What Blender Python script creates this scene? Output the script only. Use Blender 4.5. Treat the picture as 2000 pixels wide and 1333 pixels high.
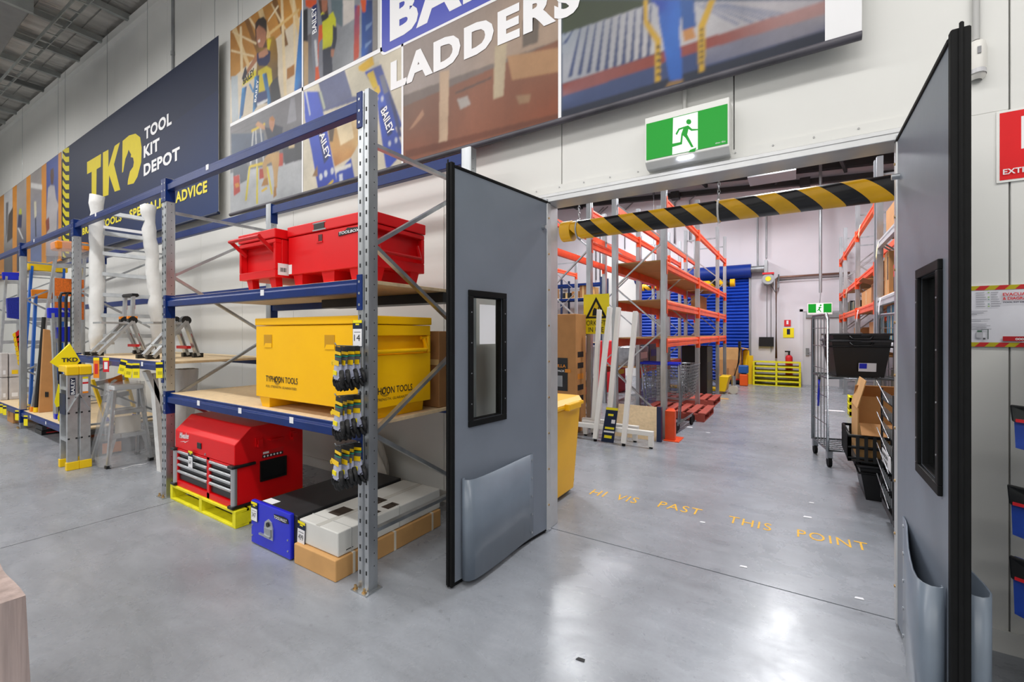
import bpy, bmesh, math, random
import numpy as np
from mathutils import Vector, Matrix, Euler
for o in list(bpy.data.objects): bpy.data.objects.remove(o)
random.seed(7)
SC = bpy.context.scene
COL = SC.collection
PI = math.pi

# ---------------------------------------------------------------- camera
FPX, CXP, HYP, CAMH = 868.0, 1000.0, 650.0, 1.45
YAW = math.radians(32.6)
cd = bpy.data.cameras.new('camera'); cam = bpy.data.objects.new('camera', cd); COL.objects.link(cam)
cd.sensor_fit = 'HORIZONTAL'; cd.sensor_width = 36.0; cd.lens = FPX / 2000 * 36.0
cd.shift_y = -(666.5 - HYP) / 2000.0
cd.clip_start = 0.05; cd.clip_end = 100
cam.location = (0, 0, CAMH); cam.rotation_euler = (PI / 2, 0, YAW)
SC.camera = cam

# ---------------------------------------------------------------- world, exposure
wd = bpy.data.worlds.new('world'); SC.world = wd; wd.use_nodes = True
wd.node_tree.nodes['Background'].inputs[0].default_value = (0.8, 0.82, 0.85, 1)
wd.node_tree.nodes['Background'].inputs[1].default_value = 0.3
SC.view_settings.view_transform = 'Standard'; SC.view_settings.look = 'None'
SC.view_settings.gamma = 1.0; SC.view_settings.use_curve_mapping = False
SC.view_settings.exposure = 0.0

# ---------------------------------------------------------------- large lights: rows of linear fittings in both rooms
def roof_z(x): return 6.17 - 0.06 * x            # the roof rises gently to the left
def strip_light(x, y, z, lx, ly, power, col=(1.0, 0.98, 0.955)):
    ld = bpy.data.lights.new('strip', 'AREA'); ld.shape = 'RECTANGLE'; ld.size = lx; ld.size_y = ly
    ld.energy = power; ld.color = col
    o = bpy.data.objects.new('strip_light', ld); COL.objects.link(o); o.location = (x, y, z)
    return o
STORE_ROWS = [(0.2, 1.0), (-4.2, 1.0), (-8.6, 1.0)]
STORE_P, BACK_P = 98.0, 145.0
for yr, k in STORE_ROWS:
    for xc in (-17.0, -13.0, -9.0, -5.0, -1.0, 3.0):
        strip_light(xc, yr, roof_z(xc) - 0.75, 3.4, 0.16, STORE_P * k)
        up = strip_light(xc, yr, roof_z(xc) - 0.66, 3.4, 0.16, STORE_P * k * 0.22); up.rotation_euler = (PI, 0, 0)  # upward strip added over each lamp to brighten the ceiling
BACK_LAMPS = [(-0.2, 6.2), (-0.2, 9.2), (-0.2, 11.4), (-4.4, 6.2), (-4.4, 9.2), (-4.4, 12.6), (-8.0, 9.0)]
for (x, y) in BACK_LAMPS:
    strip_light(x, y, roof_z(x) - 0.75, 0.5, 0.5, BACK_P, (0.97, 0.975, 1.0))

# ---------------------------------------------------------------- helpers
CA, SA = math.cos(YAW), math.sin(YAW)
def at(px, py, X=None, Y=None, Z=None):
    """the point of a real plane X=, Y= or Z= that the survey of the photograph gives for a feature"""
    u = (px - CXP) / FPX; v = (HYP - py) / FPX
    d = Vector((u * CA - SA, u * SA + CA, v))
    t = X / d.x if X is not None else (Y / d.y if Y is not None else (Z - CAMH) / d.z)
    return Vector((d.x * t, d.y * t, CAMH + d.z * t))

def lin(h):
    if not isinstance(h, str): return tuple(h)[:3]
    h = h.lstrip('#'); r = []
    for i in (0, 2, 4):
        c = int(h[i:i + 2], 16) / 255
        r.append(c / 12.92 if c <= .04045 else ((c + .055) / 1.055) ** 2.4)
    return tuple(r)

MATS = {}
def mat(name, col='#808080', rough=.5, metal=0., var=0., vscale=6., bump=0., bscale=40., col2=None, spec=.5, trans=0., emit=None, es=0., stretch=None, alpha=1., coat=0.):
    if name in MATS: return MATS[name]
    m = bpy.data.materials.new(name); m.use_nodes = True; nt = m.node_tree; N = nt.nodes; L = nt.links
    b = N['Principled BSDF']; c = lin(col)
    b.inputs['Base Color'].default_value = (*c, 1); b.inputs['Roughness'].default_value = rough
    b.inputs['Metallic'].default_value = metal; b.inputs['Specular IOR Level'].default_value = spec
    b.inputs['Transmission Weight'].default_value = trans; b.inputs['Alpha'].default_value = alpha
    b.inputs['Coat Weight'].default_value = coat
    if emit: b.inputs['Emission Color'].default_value = (*lin(emit), 1); b.inputs['Emission Strength'].default_value = es
    if var or bump:
        tc = N.new('ShaderNodeTexCoord'); src = tc.outputs['Object']
        if stretch:
            mp = N.new('ShaderNodeMapping'); mp.inputs['Scale'].default_value = stretch; L.new(src, mp.inputs[0]); src = mp.outputs[0]
        if var:
            nz = N.new('ShaderNodeTexNoise'); nz.inputs['Scale'].default_value = vscale; nz.inputs['Detail'].default_value = 6
            L.new(src, nz.inputs['Vector'])
            mx = N.new('ShaderNodeMix'); mx.data_type = 'RGBA'
            c2 = lin(col2) if col2 else tuple(q * (1 - var) for q in c); c1 = c if col2 else tuple(min(1, q * (1 + var)) for q in c)
            mx.inputs[6].default_value = (*c1, 1); mx.inputs[7].default_value = (*c2, 1)
            rp = N.new('ShaderNodeMapRange'); rp.inputs[1].default_value = .3; rp.inputs[2].default_value = .7
            L.new(nz.outputs[0], rp.inputs[0]); L.new(rp.outputs[0], mx.inputs[0]); L.new(mx.outputs[2], b.inputs['Base Color'])
        if bump:
            n2 = N.new('ShaderNodeTexNoise'); n2.inputs['Scale'].default_value = bscale; n2.inputs['Detail'].default_value = 4; L.new(src, n2.inputs['Vector'])
            bp = N.new('ShaderNodeBump'); bp.inputs['Strength'].default_value = bump; bp.inputs['Distance'].default_value = .02
            L.new(n2.outputs[0], bp.inputs['Height']); L.new(bp.outputs[0], b.inputs['Normal'])
    MATS[name] = m; return m

def print_mat(name, rough=.45, var=0., vscale=8.):
    """ink on vinyl, board or paper: the colour is the print's own, stored per face"""
    if name in MATS: return MATS[name]
    m = bpy.data.materials.new(name); m.use_nodes = True; nt = m.node_tree; N = nt.nodes; L = nt.links; b = N['Principled BSDF']
    b.inputs['Roughness'].default_value = rough; b.inputs['Specular IOR Level'].default_value = .3
    a = N.new('ShaderNodeAttribute'); a.attribute_name = 'Col'
    if var:
        tc = N.new('ShaderNodeTexCoord'); nz = N.new('ShaderNodeTexNoise'); nz.inputs['Scale'].default_value = vscale; nz.inputs['Detail'].default_value = 8; nz.inputs['Roughness'].default_value = .65
        L.new(tc.outputs['Object'], nz.inputs['Vector'])
        rp = N.new('ShaderNodeMapRange'); rp.inputs[1].default_value = .25; rp.inputs[2].default_value = .75; rp.inputs[3].default_value = 1 - var; rp.inputs[4].default_value = 1 + var
        L.new(nz.outputs[0], rp.inputs[0])
        vm = N.new('ShaderNodeVectorMath'); vm.operation = 'SCALE'; L.new(a.outputs['Color'], vm.inputs[0]); L.new(rp.outputs[0], vm.inputs[3])
        L.new(vm.outputs[0], b.inputs['Base Color'])
    else: L.new(a.outputs['Color'], b.inputs['Base Color'])
    MATS[name] = m; return m

WM = {}                                           # world matrices of the things
def thing(name, label=None, cat=None, loc=(0, 0, 0), rz=0., group=None, kind=None, rot=None):
    o = bpy.data.objects.new(name, None); COL.objects.link(o); o.empty_display_size = .1
    e = Euler(rot) if rot else Euler((0, 0, rz))
    o.location = loc; o.rotation_euler = e
    WM[o] = Matrix.Translation(Vector(loc)) @ e.to_matrix().to_4x4()
    return tag(o, label, cat, group, kind)
def tag(o, label=None, cat=None, group=None, kind=None):
    if label: o['label'] = label
    if cat: o['category'] = cat
    if group: o['group'] = group
    if kind: o['kind'] = kind
    return o

class MB:
    """collects shapes; build() makes them ONE mesh object"""
    def __init__(s): s.v = []; s.f = []; s.c = []; s.sm = []; s.col = None
    def add(s, V, F, smooth=False):
        n = len(s.v); s.v += [Vector(p) for p in V]
        for f in F:
            s.f.append(tuple(i + n for i in f)); s.c.append(s.col); s.sm.append(smooth)
        return s
    def box(s, x0, x1, y0, y1, z0, z1):
        return s.add([(x0,y0,z0),(x1,y0,z0),(x1,y1,z0),(x0,y1,z0),(x0,y0,z1),(x1,y0,z1),(x1,y1,z1),(x0,y1,z1)],
                     [(0,3,2,1),(4,5,6,7),(0,1,5,4),(1,2,6,5),(2,3,7,6),(3,0,4,7)])
    def cbox(s, c, sz, R=None):
        h = [q / 2 for q in sz]; V = [Vector((a*h[0], b*h[1], d*h[2])) for a, b, d in ((-1,-1,-1),(1,-1,-1),(1,1,-1),(-1,1,-1),(-1,-1,1),(1,-1,1),(1,1,1),(-1,1,1))]
        if R is not None: V = [R @ p for p in V]
        return s.add([Vector(c) + p for p in V], [(0,3,2,1),(4,5,6,7),(0,1,5,4),(1,2,6,5),(2,3,7,6),(3,0,4,7)])
    def frame(s, d, up=(0, 0, 1)):
        d = Vector(d).normalized(); up = Vector(up)
        if abs(d.dot(up)) > .98: up = Vector((1, 0, 0)) if abs(d.x) < .9 else Vector((0, 1, 0))
        a = d.cross(up).normalized(); return a, a.cross(d).normalized()
    def bar(s, p0, p1, w, h, up=(0, 0, 1)):
        p0, p1 = Vector(p0), Vector(p1); a, b = s.frame(p1 - p0, up); a *= w / 2; b *= h / 2
        V = [p0-a-b, p0+a-b, p0+a+b, p0-a+b, p1-a-b, p1+a-b, p1+a+b, p1-a+b]
        return s.add(V, [(0,1,2,3),(7,6,5,4),(0,4,5,1),(1,5,6,2),(2,6,7,3),(3,7,4,0)])
    def cyl(s, p0, p1, r, n=12, r1=None, cap=True):
        p0, p1 = Vector(p0), Vector(p1); r1 = r if r1 is None else r1; a, b = s.frame(p1 - p0)
        V = []; F = []
        for k in range(n):
            t = 2 * PI * k / n; q = a * math.cos(t) + b * math.sin(t); V += [p0 + q * r, p1 + q * r1]
        s.add(V, [(2*k, 2*((k+1) % n), 2*((k+1) % n)+1, 2*k+1) for k in range(n)], True)
        if cap: s.add([V[2*k] for k in range(n)], [tuple(range(n))[::-1]]); s.add([V[2*k+1] for k in range(n)], [tuple(range(n))])
        return s
    def tube(s, pts, r, n=8, closed=False):
        pts = [Vector(p) for p in pts]; m = len(pts); rings = []; prev = None
        for i, p in enumerate(pts):
            d = (pts[(i+1) % m] - pts[i-1]) if (closed or 0 < i < m-1) else (pts[1]-pts[0] if i == 0 else pts[-1]-pts[-2])
            d.normalize()
            if prev is None: a, b = s.frame(d)
            else:
                a = prev - d * prev.dot(d); a.normalize(); b = d.cross(a)
            prev = a; rr = r[i] if isinstance(r, (list, tuple)) else r
            rings.append([p + (a * math.cos(2*PI*k/n) + b * math.sin(2*PI*k/n)) * rr for k in range(n)])
        V = [q for g in rings for q in g]; F = []
        for i in range(m if closed else m - 1):
            j = (i + 1) % m
            for k in range(n): F.append((i*n+k, i*n+(k+1) % n, j*n+(k+1) % n, j*n+k))
        if not closed: F += [tuple(range(n))[::-1], tuple((m-1)*n+k for k in range(n))]
        return s.add(V, F, True)
    def prism(s, poly, d):
        """poly: list of 3D points in a plane; d: extrusion vector"""
        P = [Vector(p) for p in poly]; d = Vector(d); n = len(P)
        return s.add(P + [p + d for p in P], [tuple(range(n))[::-1], tuple(range(n, 2*n))] + [(k, (k+1) % n, (k+1) % n + n, k+n) for k in range(n)])
    def poly(s, pts): return s.add(pts, [tuple(range(len(pts)))])
    def sphere(s, c, r, n=10, m=6, sc=(1, 1, 1)):
        V = []; F = []; c = Vector(c)
        for i in range(m + 1):
            for k in range(n):
                th = PI * i / m; ph = 2*PI*k/n
                V.append(c + Vector((math.sin(th)*math.cos(ph)*sc[0], math.sin(th)*math.sin(ph)*sc[1], math.cos(th)*sc[2])) * r)
        for i in range(m):
            for k in range(n): F.append((i*n+k, (i+1)*n+k, (i+1)*n+(k+1) % n, i*n+(k+1) % n))
        return s.add(V, F, True)
    def grid(s, fn, nu, nv, smooth=True):
        V = [fn(i / nu, j / nv) for j in range(nv + 1) for i in range(nu + 1)]
        return s.add(V, [(j*(nu+1)+i, j*(nu+1)+i+1, (j+1)*(nu+1)+i+1, (j+1)*(nu+1)+i) for j in range(nv) for i in range(nu)], smooth)
    def xf(s, M):
        s.v = [M @ p for p in s.v]; return s
    def build(s, name, m, parent=None, w=True, bevel=0., seg=1, solid=0., loc=None, fix=True):
        """w: coordinates are the world's (else the parent's own)"""
        V = s.v; ploc = Vector((0, 0, 0))
        if parent is not None:
            if w: I = WM.get(parent, Matrix()).inverted(); V = [I @ p for p in V]
        elif loc is not None:
            ploc = Vector(loc); V = [p - ploc for p in V]
        me = bpy.data.meshes.new(name); me.from_pydata([tuple(p) for p in V], [], s.f)
        if any(c is not None for c in s.c):
            ca = me.color_attributes.new('Col', 'FLOAT_COLOR', 'CORNER'); i = 0
            for f, c in zip(me.polygons, s.c):
                for k in range(len(f.vertices)):
                    q = c if c is not None else (.5, .5, .5)
                    if isinstance(q, list): q = q[k % len(q)]
                    ca.data[f.loop_start + k].color = (*q[:3], 1)
        if fix:
            bm = bmesh.new(); bm.from_mesh(me); bmesh.ops.recalc_face_normals(bm, faces=bm.faces); bm.to_mesh(me); bm.free()
        for p, q in zip(me.polygons, s.sm): p.use_smooth = q
        me.materials.append(m if not isinstance(m, str) else MATS[m]); me.update()
        o = bpy.data.objects.new(name, me); COL.objects.link(o)
        if parent is not None: o.parent = parent; WM[o] = WM.get(parent, Matrix())
        else: o.location = ploc; WM[o] = Matrix.Translation(ploc)
        if bevel:
            md = o.modifiers.new('bevel', 'BEVEL'); md.width = bevel; md.segments = seg; md.limit_method = 'ANGLE'; md.angle_limit = .7
        if solid:
            md = o.modifiers.new('solid', 'SOLIDIFY'); md.thickness = solid; md.offset = 0
        return o

def copy_tree(o, loc=None, rz=None, parent=None, label=None):
    c = o.copy(); COL.objects.link(c); c.parent = parent
    if loc is not None: c.location = loc
    if rz is not None: c.rotation_euler = (0, 0, rz)
    if label: c['label'] = label
    if parent is None: WM[c] = Matrix.Translation(c.location) @ c.rotation_euler.to_matrix().to_4x4()
    for ch in [q for q in o.children]: copy_tree(ch, parent=c)
    return c

def stroke_text(name, txt, m, origin, ux, uz, height, parent=None, width=None, bold=0., thick=.002, slant=0., spacing=1., align='LEFT', w=True):
    """lettering lying in the plane spanned by ux and uz; height = cap height; width squeezes to fit"""
    cu = bpy.data.curves.new(name, 'FONT'); cu.body = txt; cu.size = 1; cu.offset = bold; cu.extrude = 0; cu.space_character = spacing; cu.resolution_u = 3
    cu.shear = slant; cu.align_x = 'LEFT'
    t = bpy.data.objects.new('tmp', cu); COL.objects.link(t)
    bpy.context.view_layer.update()
    me = bpy.data.meshes.new_from_object(t.evaluated_get(bpy.context.evaluated_depsgraph_get()))
    bpy.data.objects.remove(t); bpy.data.curves.remove(cu)
    vs = [v.co.copy() for v in me.vertices]
    x0 = min(v.x for v in vs); x1 = max(v.x for v in vs); y0 = min(v.y for v in vs); y1 = max(v.y for v in vs)
    sy = height / (y1 - y0); sx = sy if width is None else width / (x1 - x0)
    ux = Vector(ux).normalized(); uz = Vector(uz).normalized(); nrm = ux.cross(uz); og = Vector(origin)
    sh = 0. if align == 'LEFT' else ((x1 - x0) * sx / (2 if align == 'CENTER' else 1))
    V = [og + ux * ((v.x - x0) * sx - sh) + uz * ((v.y - y0) * sy) for v in vs]
    b = MB(); b.add([v + nrm * thick for v in V], [tuple(p.vertices) for p in me.polygons])
    bpy.data.meshes.remove(me)
    return b.build(name, m, parent, w=w, fix=False)

def tri2(pts): return pts
def star(b, c): b.col = lin(c); return b
# ================================================================ materials
galv = mat('galvanised', '#b4b8bc', .34, .85, .22, 9, .05, 30, stretch=(1, 1, .25))
galv2 = mat('galvanised_dull', '#9a9d9f', .45, .7, .2, 9, stretch=(1, 1, .25))
alu = mat('aluminium', '#c2c5c8', .33, .75, .12, 14, .03, 60)
dark_slot = mat('slot_dark', '#15171a', .8)
blue_steel = mat('blue_rack_paint', '#06296a', .34, 0, .14, 5, .03, 30, spec=.28)
navy_steel = mat('navy_rack_paint', '#16294f', .4, 0, .12, 5)
orange_steel = mat('orange_rack_paint', '#e8501c', .4, 0, .15, 5)
chip = mat('particle_board', '#dcc39c', .7, 0, .09, 30, .05, 200)
chip_dark = mat('particle_board_edge', '#b98f5e', .75, 0, .15, 60)
white_paint = mat('white_paint', '#e6e6e2', .45)
wall_white = mat('panel_white', '#dcdcd8', .38, 0, .02, 1.5)
wall_back = mat('panel_back_room', '#d8d4da', .5, 0, .03, 1.2)
red_paint = mat('red_powder_coat', '#dc0f16', .38, 0, .04, 4, spec=.3)
red_dark = mat('red_inner', '#c90f15', .42)
yellow_paint = mat('yellow_powder_coat', '#ffc000', .4, 0, .03, 4, spec=.3)
yellow_pal = mat('yellow_pallet_paint', '#e6dd12', .6, 0, .12, 12, .1, 60)
black_plastic = mat('black_plastic', '#0f1012', .42)
black_rubber = mat('black_rubber', '#0c0d0e', .6, 0, .2, 20, spec=.2)
grey_door = mat('grey_pvc', '#767e8a', .42, 0, .05, 3, .04, 14)
grey_bump = mat('grey_bumper', '#6d7885', .3, 0, .08, 5, .02, 10)
card = mat('cardboard', '#b98550', .8, 0, .07, 7, .04, 90)
card_l = mat('cardboard_light', '#c99a61', .8, 0, .07, 7, .04, 90)
card_d = mat('cardboard_dark', '#96683c', .8, 0, .07, 7, .04, 90)
tape = mat('packing_tape', '#c8a873', .25)
white_card = mat('white_carton', '#d3d3cf', .6, 0, .06, 5)
paper = mat('paper', '#e9e9ec', .6)
yellow_tag = mat('yellow_tag', '#f2e000', .5)
navy_ink = mat('navy_ink', '#15213d', .5, spec=.3)
black_ink = mat('black_ink', '#17181a', .55)
white_ink = mat('white_ink', '#e8e8ea', .5)
yellow_ink = mat('yellow_ink', '#e8d81c', .5)
red_ink = mat('red_ink', '#d0202a', .5)
blue_plastic = mat('blue_plastic', '#1428c4', .38)
orange_plastic = mat('orange_plastic', '#f08a12', .4)
yellow_plastic = mat('yellow_plastic', '#f3c90d', .4)
steel_bolt = mat('zinc_bolt', '#c8a878', .3, .9)
wire_steel = mat('wire_steel', '#9ea3a6', .3, .85)
printm = print_mat('print', .6, .05, 10)
printp = print_mat('print_photo', .38, .22, 5)
film = mat('stretch_film', '#d9dade', .16, 0, alpha=.27, bump=.6, bscale=16)
glassm = mat('window_glass', '#dfe6e6', .03, 0, trans=1., alpha=1.)
glassm.node_tree.nodes['Principled BSDF'].inputs['IOR'].default_value = 1.12

# ================================================================ setting: floor
def floor_material():
    m = bpy.data.materials.new('polished_concrete'); m.use_nodes = True; nt = m.node_tree; N = nt.nodes; L = nt.links; b = N['Principled BSDF']
    tc = N.new('ShaderNodeTexCoord')
    def noise(sc, det, rough=.6, stretch=None, dist=0.):
        n = N.new('ShaderNodeTexNoise'); n.inputs['Scale'].default_value = sc; n.inputs['Detail'].default_value = det; n.inputs['Roughness'].default_value = rough; n.inputs['Distortion'].default_value = dist
        if stretch:
            mp = N.new('ShaderNodeMapping'); mp.inputs['Scale'].default_value = stretch[:3]; mp.inputs['Rotation'].default_value = (0, 0, stretch[3]); L.new(tc.outputs['Object'], mp.inputs[0]); L.new(mp.outputs[0], n.inputs['Vector'])
        else: L.new(tc.outputs['Object'], n.inputs['Vector'])
        return n.outputs[0]
    def rng(src, a, c, lo, hi):
        r = N.new('ShaderNodeMapRange'); r.inputs[1].default_value = a; r.inputs[2].default_value = c; r.inputs[3].default_value = lo; r.inputs[4].default_value = hi; L.new(src, r.inputs[0]); return r.outputs[0]
    def mul(a, c):
        q = N.new('ShaderNodeMath'); q.operation = 'MULTIPLY'; L.new(a, q.inputs[0]); L.new(c, q.inputs[1]); return q.outputs[0]
    big = rng(noise(.9, 5, .6, None, .6), .3, .7, .80, 1.16)
    streak = rng(noise(2.2, 6, .65, (1, 3.2, 1, .5), .8), .3, .72, .86, 1.1)
    fine = rng(noise(55, 3, .7), .3, .7, .95, 1.05)
    spots = rng(noise(26, 2, .5), .66, .74, 1., .82)
    k = mul(mul(big, streak), mul(fine, spots))
    cr = N.new('ShaderNodeVectorMath'); cr.operation = 'SCALE'; cr.inputs[0].default_value = lin('#92969d'); L.new(k, cr.inputs[3])
    L.new(cr.outputs[0], b.inputs['Base Color'])
    L.new(rng(noise(3.1, 6, .65, None, .5), .3, .7, .2, .36), b.inputs['Roughness'])
    b.inputs['Specular IOR Level'].default_value = .55
    bp = N.new('ShaderNodeBump'); bp.inputs['Strength'].default_value = .04; bp.inputs['Distance'].default_value = .01
    L.new(noise(9, 4), bp.inputs['Height']); L.new(bp.outputs[0], b.inputs['Normal'])
    return m
concrete = floor_material()
joint_m = mat('joint_filler', '#6c6a66', .8, 0, .2, 20)
floor = MB().box(-22, 6, -13, 15.4, -.2, -.012).build('floor', joint_m); floor['kind'] = 'structure'
XJ = [-22, -10.5, -4.5, 6]; YJ = [-13, 2.93, 15.4]; g = .005
for i in range(3):
    for j in range(2):
        MB().box(XJ[i] + g, XJ[i+1] - g, YJ[j] + g, YJ[j+1] - g, -.011, 0).build('slab', concrete, floor)
stencil = mat('floor_stencil', '#e6ae1a', .6, 0, .15, 60)
for wrd, pa, pb in (('HI', (1147, 968), (1180, 969)), ('VIS', (1198, 977), (1242, 983)), ('PAST', (1281, 993), (1368, 1005)), ('THIS', (1420, 1021), (1506, 1038)), ('POINT', (1557, 1050), (1698, 1077))):
    a = at(*pa, Z=0); b = at(*pb, Z=0); y_ = (a.y + b.y) / 2
    stroke_text('floor_lettering', wrd, stencil, (a.x, y_, 0), (1, 0, 0), (0, 1, 0), .14, floor, width=b.x - a.x, bold=0., thick=.0012, spacing=1.15)

# ================================================================ setting: front wall of insulated panels with the door opening
OX0, OX1, OZ = -1.53, .44, 2.40
WY = 2.9
wall = MB().box(-22, -20.9, WY, WY + .1, 0, 7.6).build('wall_front', wall_white); wall['kind'] = 'structure'
def wpanel(x0, x1, z0, z1t):
    gp = .003
    zt0, zt1 = (roof_z(x0) + .25, roof_z(x1) + .25) if z1t is None else (z1t, z1t)
    P = [(x0 + gp, WY, z0), (x1 - gp, WY, z0), (x1 - gp, WY, zt1), (x0 + gp, WY, zt0)]
    MB().prism(P, (0, .1, 0)).build('wall_panel', wall_white, wall, bevel=.002)
xs = [-1.428 + 1.12 * k for k in range(-17, 7)]
MB().box(-21, 6, WY + .03, WY + .09, OZ + .06, 6.0).build('panel_core', mat('seam_dark', '#a9a9a8', .7), wall)
for x0, x1 in zip(xs[:-1], xs[1:]):
    if x1 <= OX0 - .02 or x0 >= OX1 + .02: wpanel(x0, x1, 0, None)
    else:
        if x0 < OX0 - .1: wpanel(x0, OX0 - .06, 0, OZ + .06)
        if x1 > OX1 + .1: wpanel(OX1 + .06, x1, 0, OZ + .06)
        wpanel(x0, x1, OZ + .06, None)
# a flashing strip with rivets above the opening, a head frame, and jambs
trim_m = mat('frame_aluminium', '#c9cacb', .35, .5, .05, 10)
tr = MB().box(OX0 - .16, OX1 + .16, WY - .014, WY - .002, OZ + .055, OZ + .12).build('trim_1', wall_white); tr['kind'] = 'structure'
b = MB()
for k in range(12): b.cyl((OX0 - .1 + k * .19, WY - .018, OZ + .1), (OX0 - .1 + k * .19, WY - .012, OZ + .1), .005, 8)
b.build('rivets', mat('rivet', '#a6a6a6', .4, .6), tr)
lt = MB().box(OX0 - .08, OX1 + .08, WY - .05, WY + .14, OZ - .005, OZ + .03).box(OX0 - .08, OX1 + .08, WY - .05, WY - .02, OZ + .03, OZ + .055).build('trim_2', trim_m, bevel=.003); lt['kind'] = 'structure'
for i, (x0, x1) in enumerate(((OX0 - .06, OX0), (OX1, OX1 + .06))):
    j = MB().box(x0, x1, WY - .03, WY + .14, 0, OZ - .005).build('trim_%d' % (3 + i), trim_m, bevel=.004); j['kind'] = 'structure'
    b = MB()
    for k in range(9):
        zc = .15 + .27 * k; b.cyl(((x0 + x1) / 2, WY - .034, zc), ((x0 + x1) / 2, WY - .029, zc), .007, 8)
    b.build('screws', steel_bolt, j)
# bottom flashing on the right of the opening
fl = MB().box(OX1 + .07, 6, WY - .012, WY - .002, 0, .1).build('baseboard_front', wall_white); fl['kind'] = 'structure'
fl2 = MB().box(-20, OX0 - .07, WY - .012, WY - .002, 0, .1).build('baseboard_left', wall_white); fl2['kind'] = 'structure'

# ================================================================ setting: other walls and the roof
def setwall(name, m, *bx):
    o = MB().box(*bx).build(name, m); o['kind'] = 'structure'; return o
setwall('wall_store_rear', wall_white, -22, 6, -13.1, -13, 0, 7.6)
setwall('wall_store_left', wall_white, -22.1, -22, -13, 2.9, 0, 7.8)
setwall('wall_right', wall_white, 6, 6.1, -13, 2.9, 0, 6.4)
foil = mat('foil_insulation', '#b7b4b0', .28, .7, .3, 2.2, 1.0, 6, stretch=(1.6, .35, 1))
def sloped(name, y0, y1, x0, x1, dz, m, th=.05, kind='structure', parent=None):
    P = [(x0, y0, roof_z(x0) + dz), (x1, y0, roof_z(x1) + dz), (x1, y0, roof_z(x1) + dz + th), (x0, y0, roof_z(x0) + dz + th)]
    o = MB().prism(P, (0, y1 - y0, 0)).build(name, m, parent)
    if parent is None and kind: o['kind'] = kind
    return o
ceil = sloped('ceiling', -13, WY, -22, 6, .1, foil)
# wire mesh under the foil, purlins crossing it, and a cap flashing along the wall
purlin_m = mat('purlin_steel', '#a2a6a4', .45, .6, .15, 6)
purlin_d = mat('purlin_old', '#6d6f6e', .5, .5, .15, 6)
for x in [-21.2 + 1.3 * k for k in range(20)]:
    z = roof_z(x) - .12
    if x < -6: MB().box(x - .035, x + .035, -2.5, WY, z + .1, z + .2).build('purlin', purlin_m if int(x * 10) % 3 else purlin_d, ceil)
for y in [.15 + .3 * k for k in range(9)]:
    sloped('mesh_wire', y, y + .006, -22, -6, .085, mat('mesh_wire', '#6e6e6c', .5, .5), .006, parent=ceil)
cap = sloped('trim_5', WY - .07, WY, -22, 2, -.1, wall_white, .14)
tray = thing('cable_tray', 'perforated galvanised cable tray hung under the store ceiling beside the wall', 'cable tray', (-14, 2.2, 0))
sloped('rail', 2.06, 2.07, -22, -5, -.32, purlin_m, .07, parent=tray)
sloped('rail', 2.20, 2.21, -22, -5, -.32, purlin_m, .07, parent=tray)
for k in range(40):
    x = -21 + k * .4; z = roof_z(x) - .32
    MB().box(x - .02, x + .02, 2.07, 2.20, z, z + .012).build('rung', purlin_m, tray)
dct = thing('air_duct', 'plain galvanised sheet duct hung in the upper corner of the store ceiling', 'duct', (-10.7, 1.2, 6.4))
P0 = MB().box(-12.4, -9.1, .75, 1.62, 6.0, 6.4); P0.build('duct_body', mat('duct_steel', '#8b8c8c', .5, .5, .1, 4), dct, bevel=.01)
MB().box(-12.42, -12.36, .72, 1.65, 5.97, 6.43).build('duct_flange', purlin_m, dct)
MB().box(-9.14, -9.08, .72, 1.65, 5.97, 6.43).build('duct_flange', purlin_m, dct)

# back room: walls and roof
BY = 14.8
setwall('wall_back', wall_back, -11, 5, BY, BY + .1, 0, 7.2)
setwall('wall_back_left', wall_back, -11.1, -11, WY + .11, BY, 0, 6.6)
setwall('wall_back_right', wall_back, 2.45, 2.55, WY + .1, BY, 0, 6.6)
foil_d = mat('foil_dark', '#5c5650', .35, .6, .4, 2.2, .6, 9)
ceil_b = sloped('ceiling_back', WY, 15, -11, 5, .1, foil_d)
beam_m = mat('dark_roof_steel', '#3c3d3e', .5, .3)
for y in (6.2, 8.6, 11., 13.2):
    sloped('purlin', y, y + .07, -11, 5, -.08, beam_m, .18, parent=ceil_b)
gut = sloped('trim_6', BY - .16, BY, -11, 5, -.62, beam_m, .14)
sloped('purlin', BY - .3, BY - .1, -11, 5, -.3, beam_m, .2, parent=ceil_b)
for k, x in enumerate((-6.5, -3.2, .2)):
    z = roof_z(x); b = MB()
    b.bar((x, 8.4, z + .05), (x, 14.65, z - .02), .1, .12); b.bar((x, 10.0, z - .05), (x + .9, 14.6, z - .45), .07, .09); b.bar((x, 12.4, z - .02), (x - .7, 14.6, z - .5), .06, .06)
    b.box(x - .12, x + .12, 14.4, 14.66, z - .72, z - .5)
    b.build('roof_brace', beam_m, ceil_b)
dl = thing('ceiling_panel', 'pale sheet metal air grille box under the dark back room roof', 'vent', (-.5, 12.5, 5.3))
MB().box(-1.0, 0., 12.15, 12.9, 5.2, 5.35).build('vent_body', mat('grey_sheet', '#9a9da0', .5, .3), dl, bevel=.01)
for x in (-.9, -.1): MB().cyl((x, 12.5, 5.35), (x, 12.5, roof_z(x) + .1), .006, 6).build('hanger_rod', wire_steel, dl)
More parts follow.
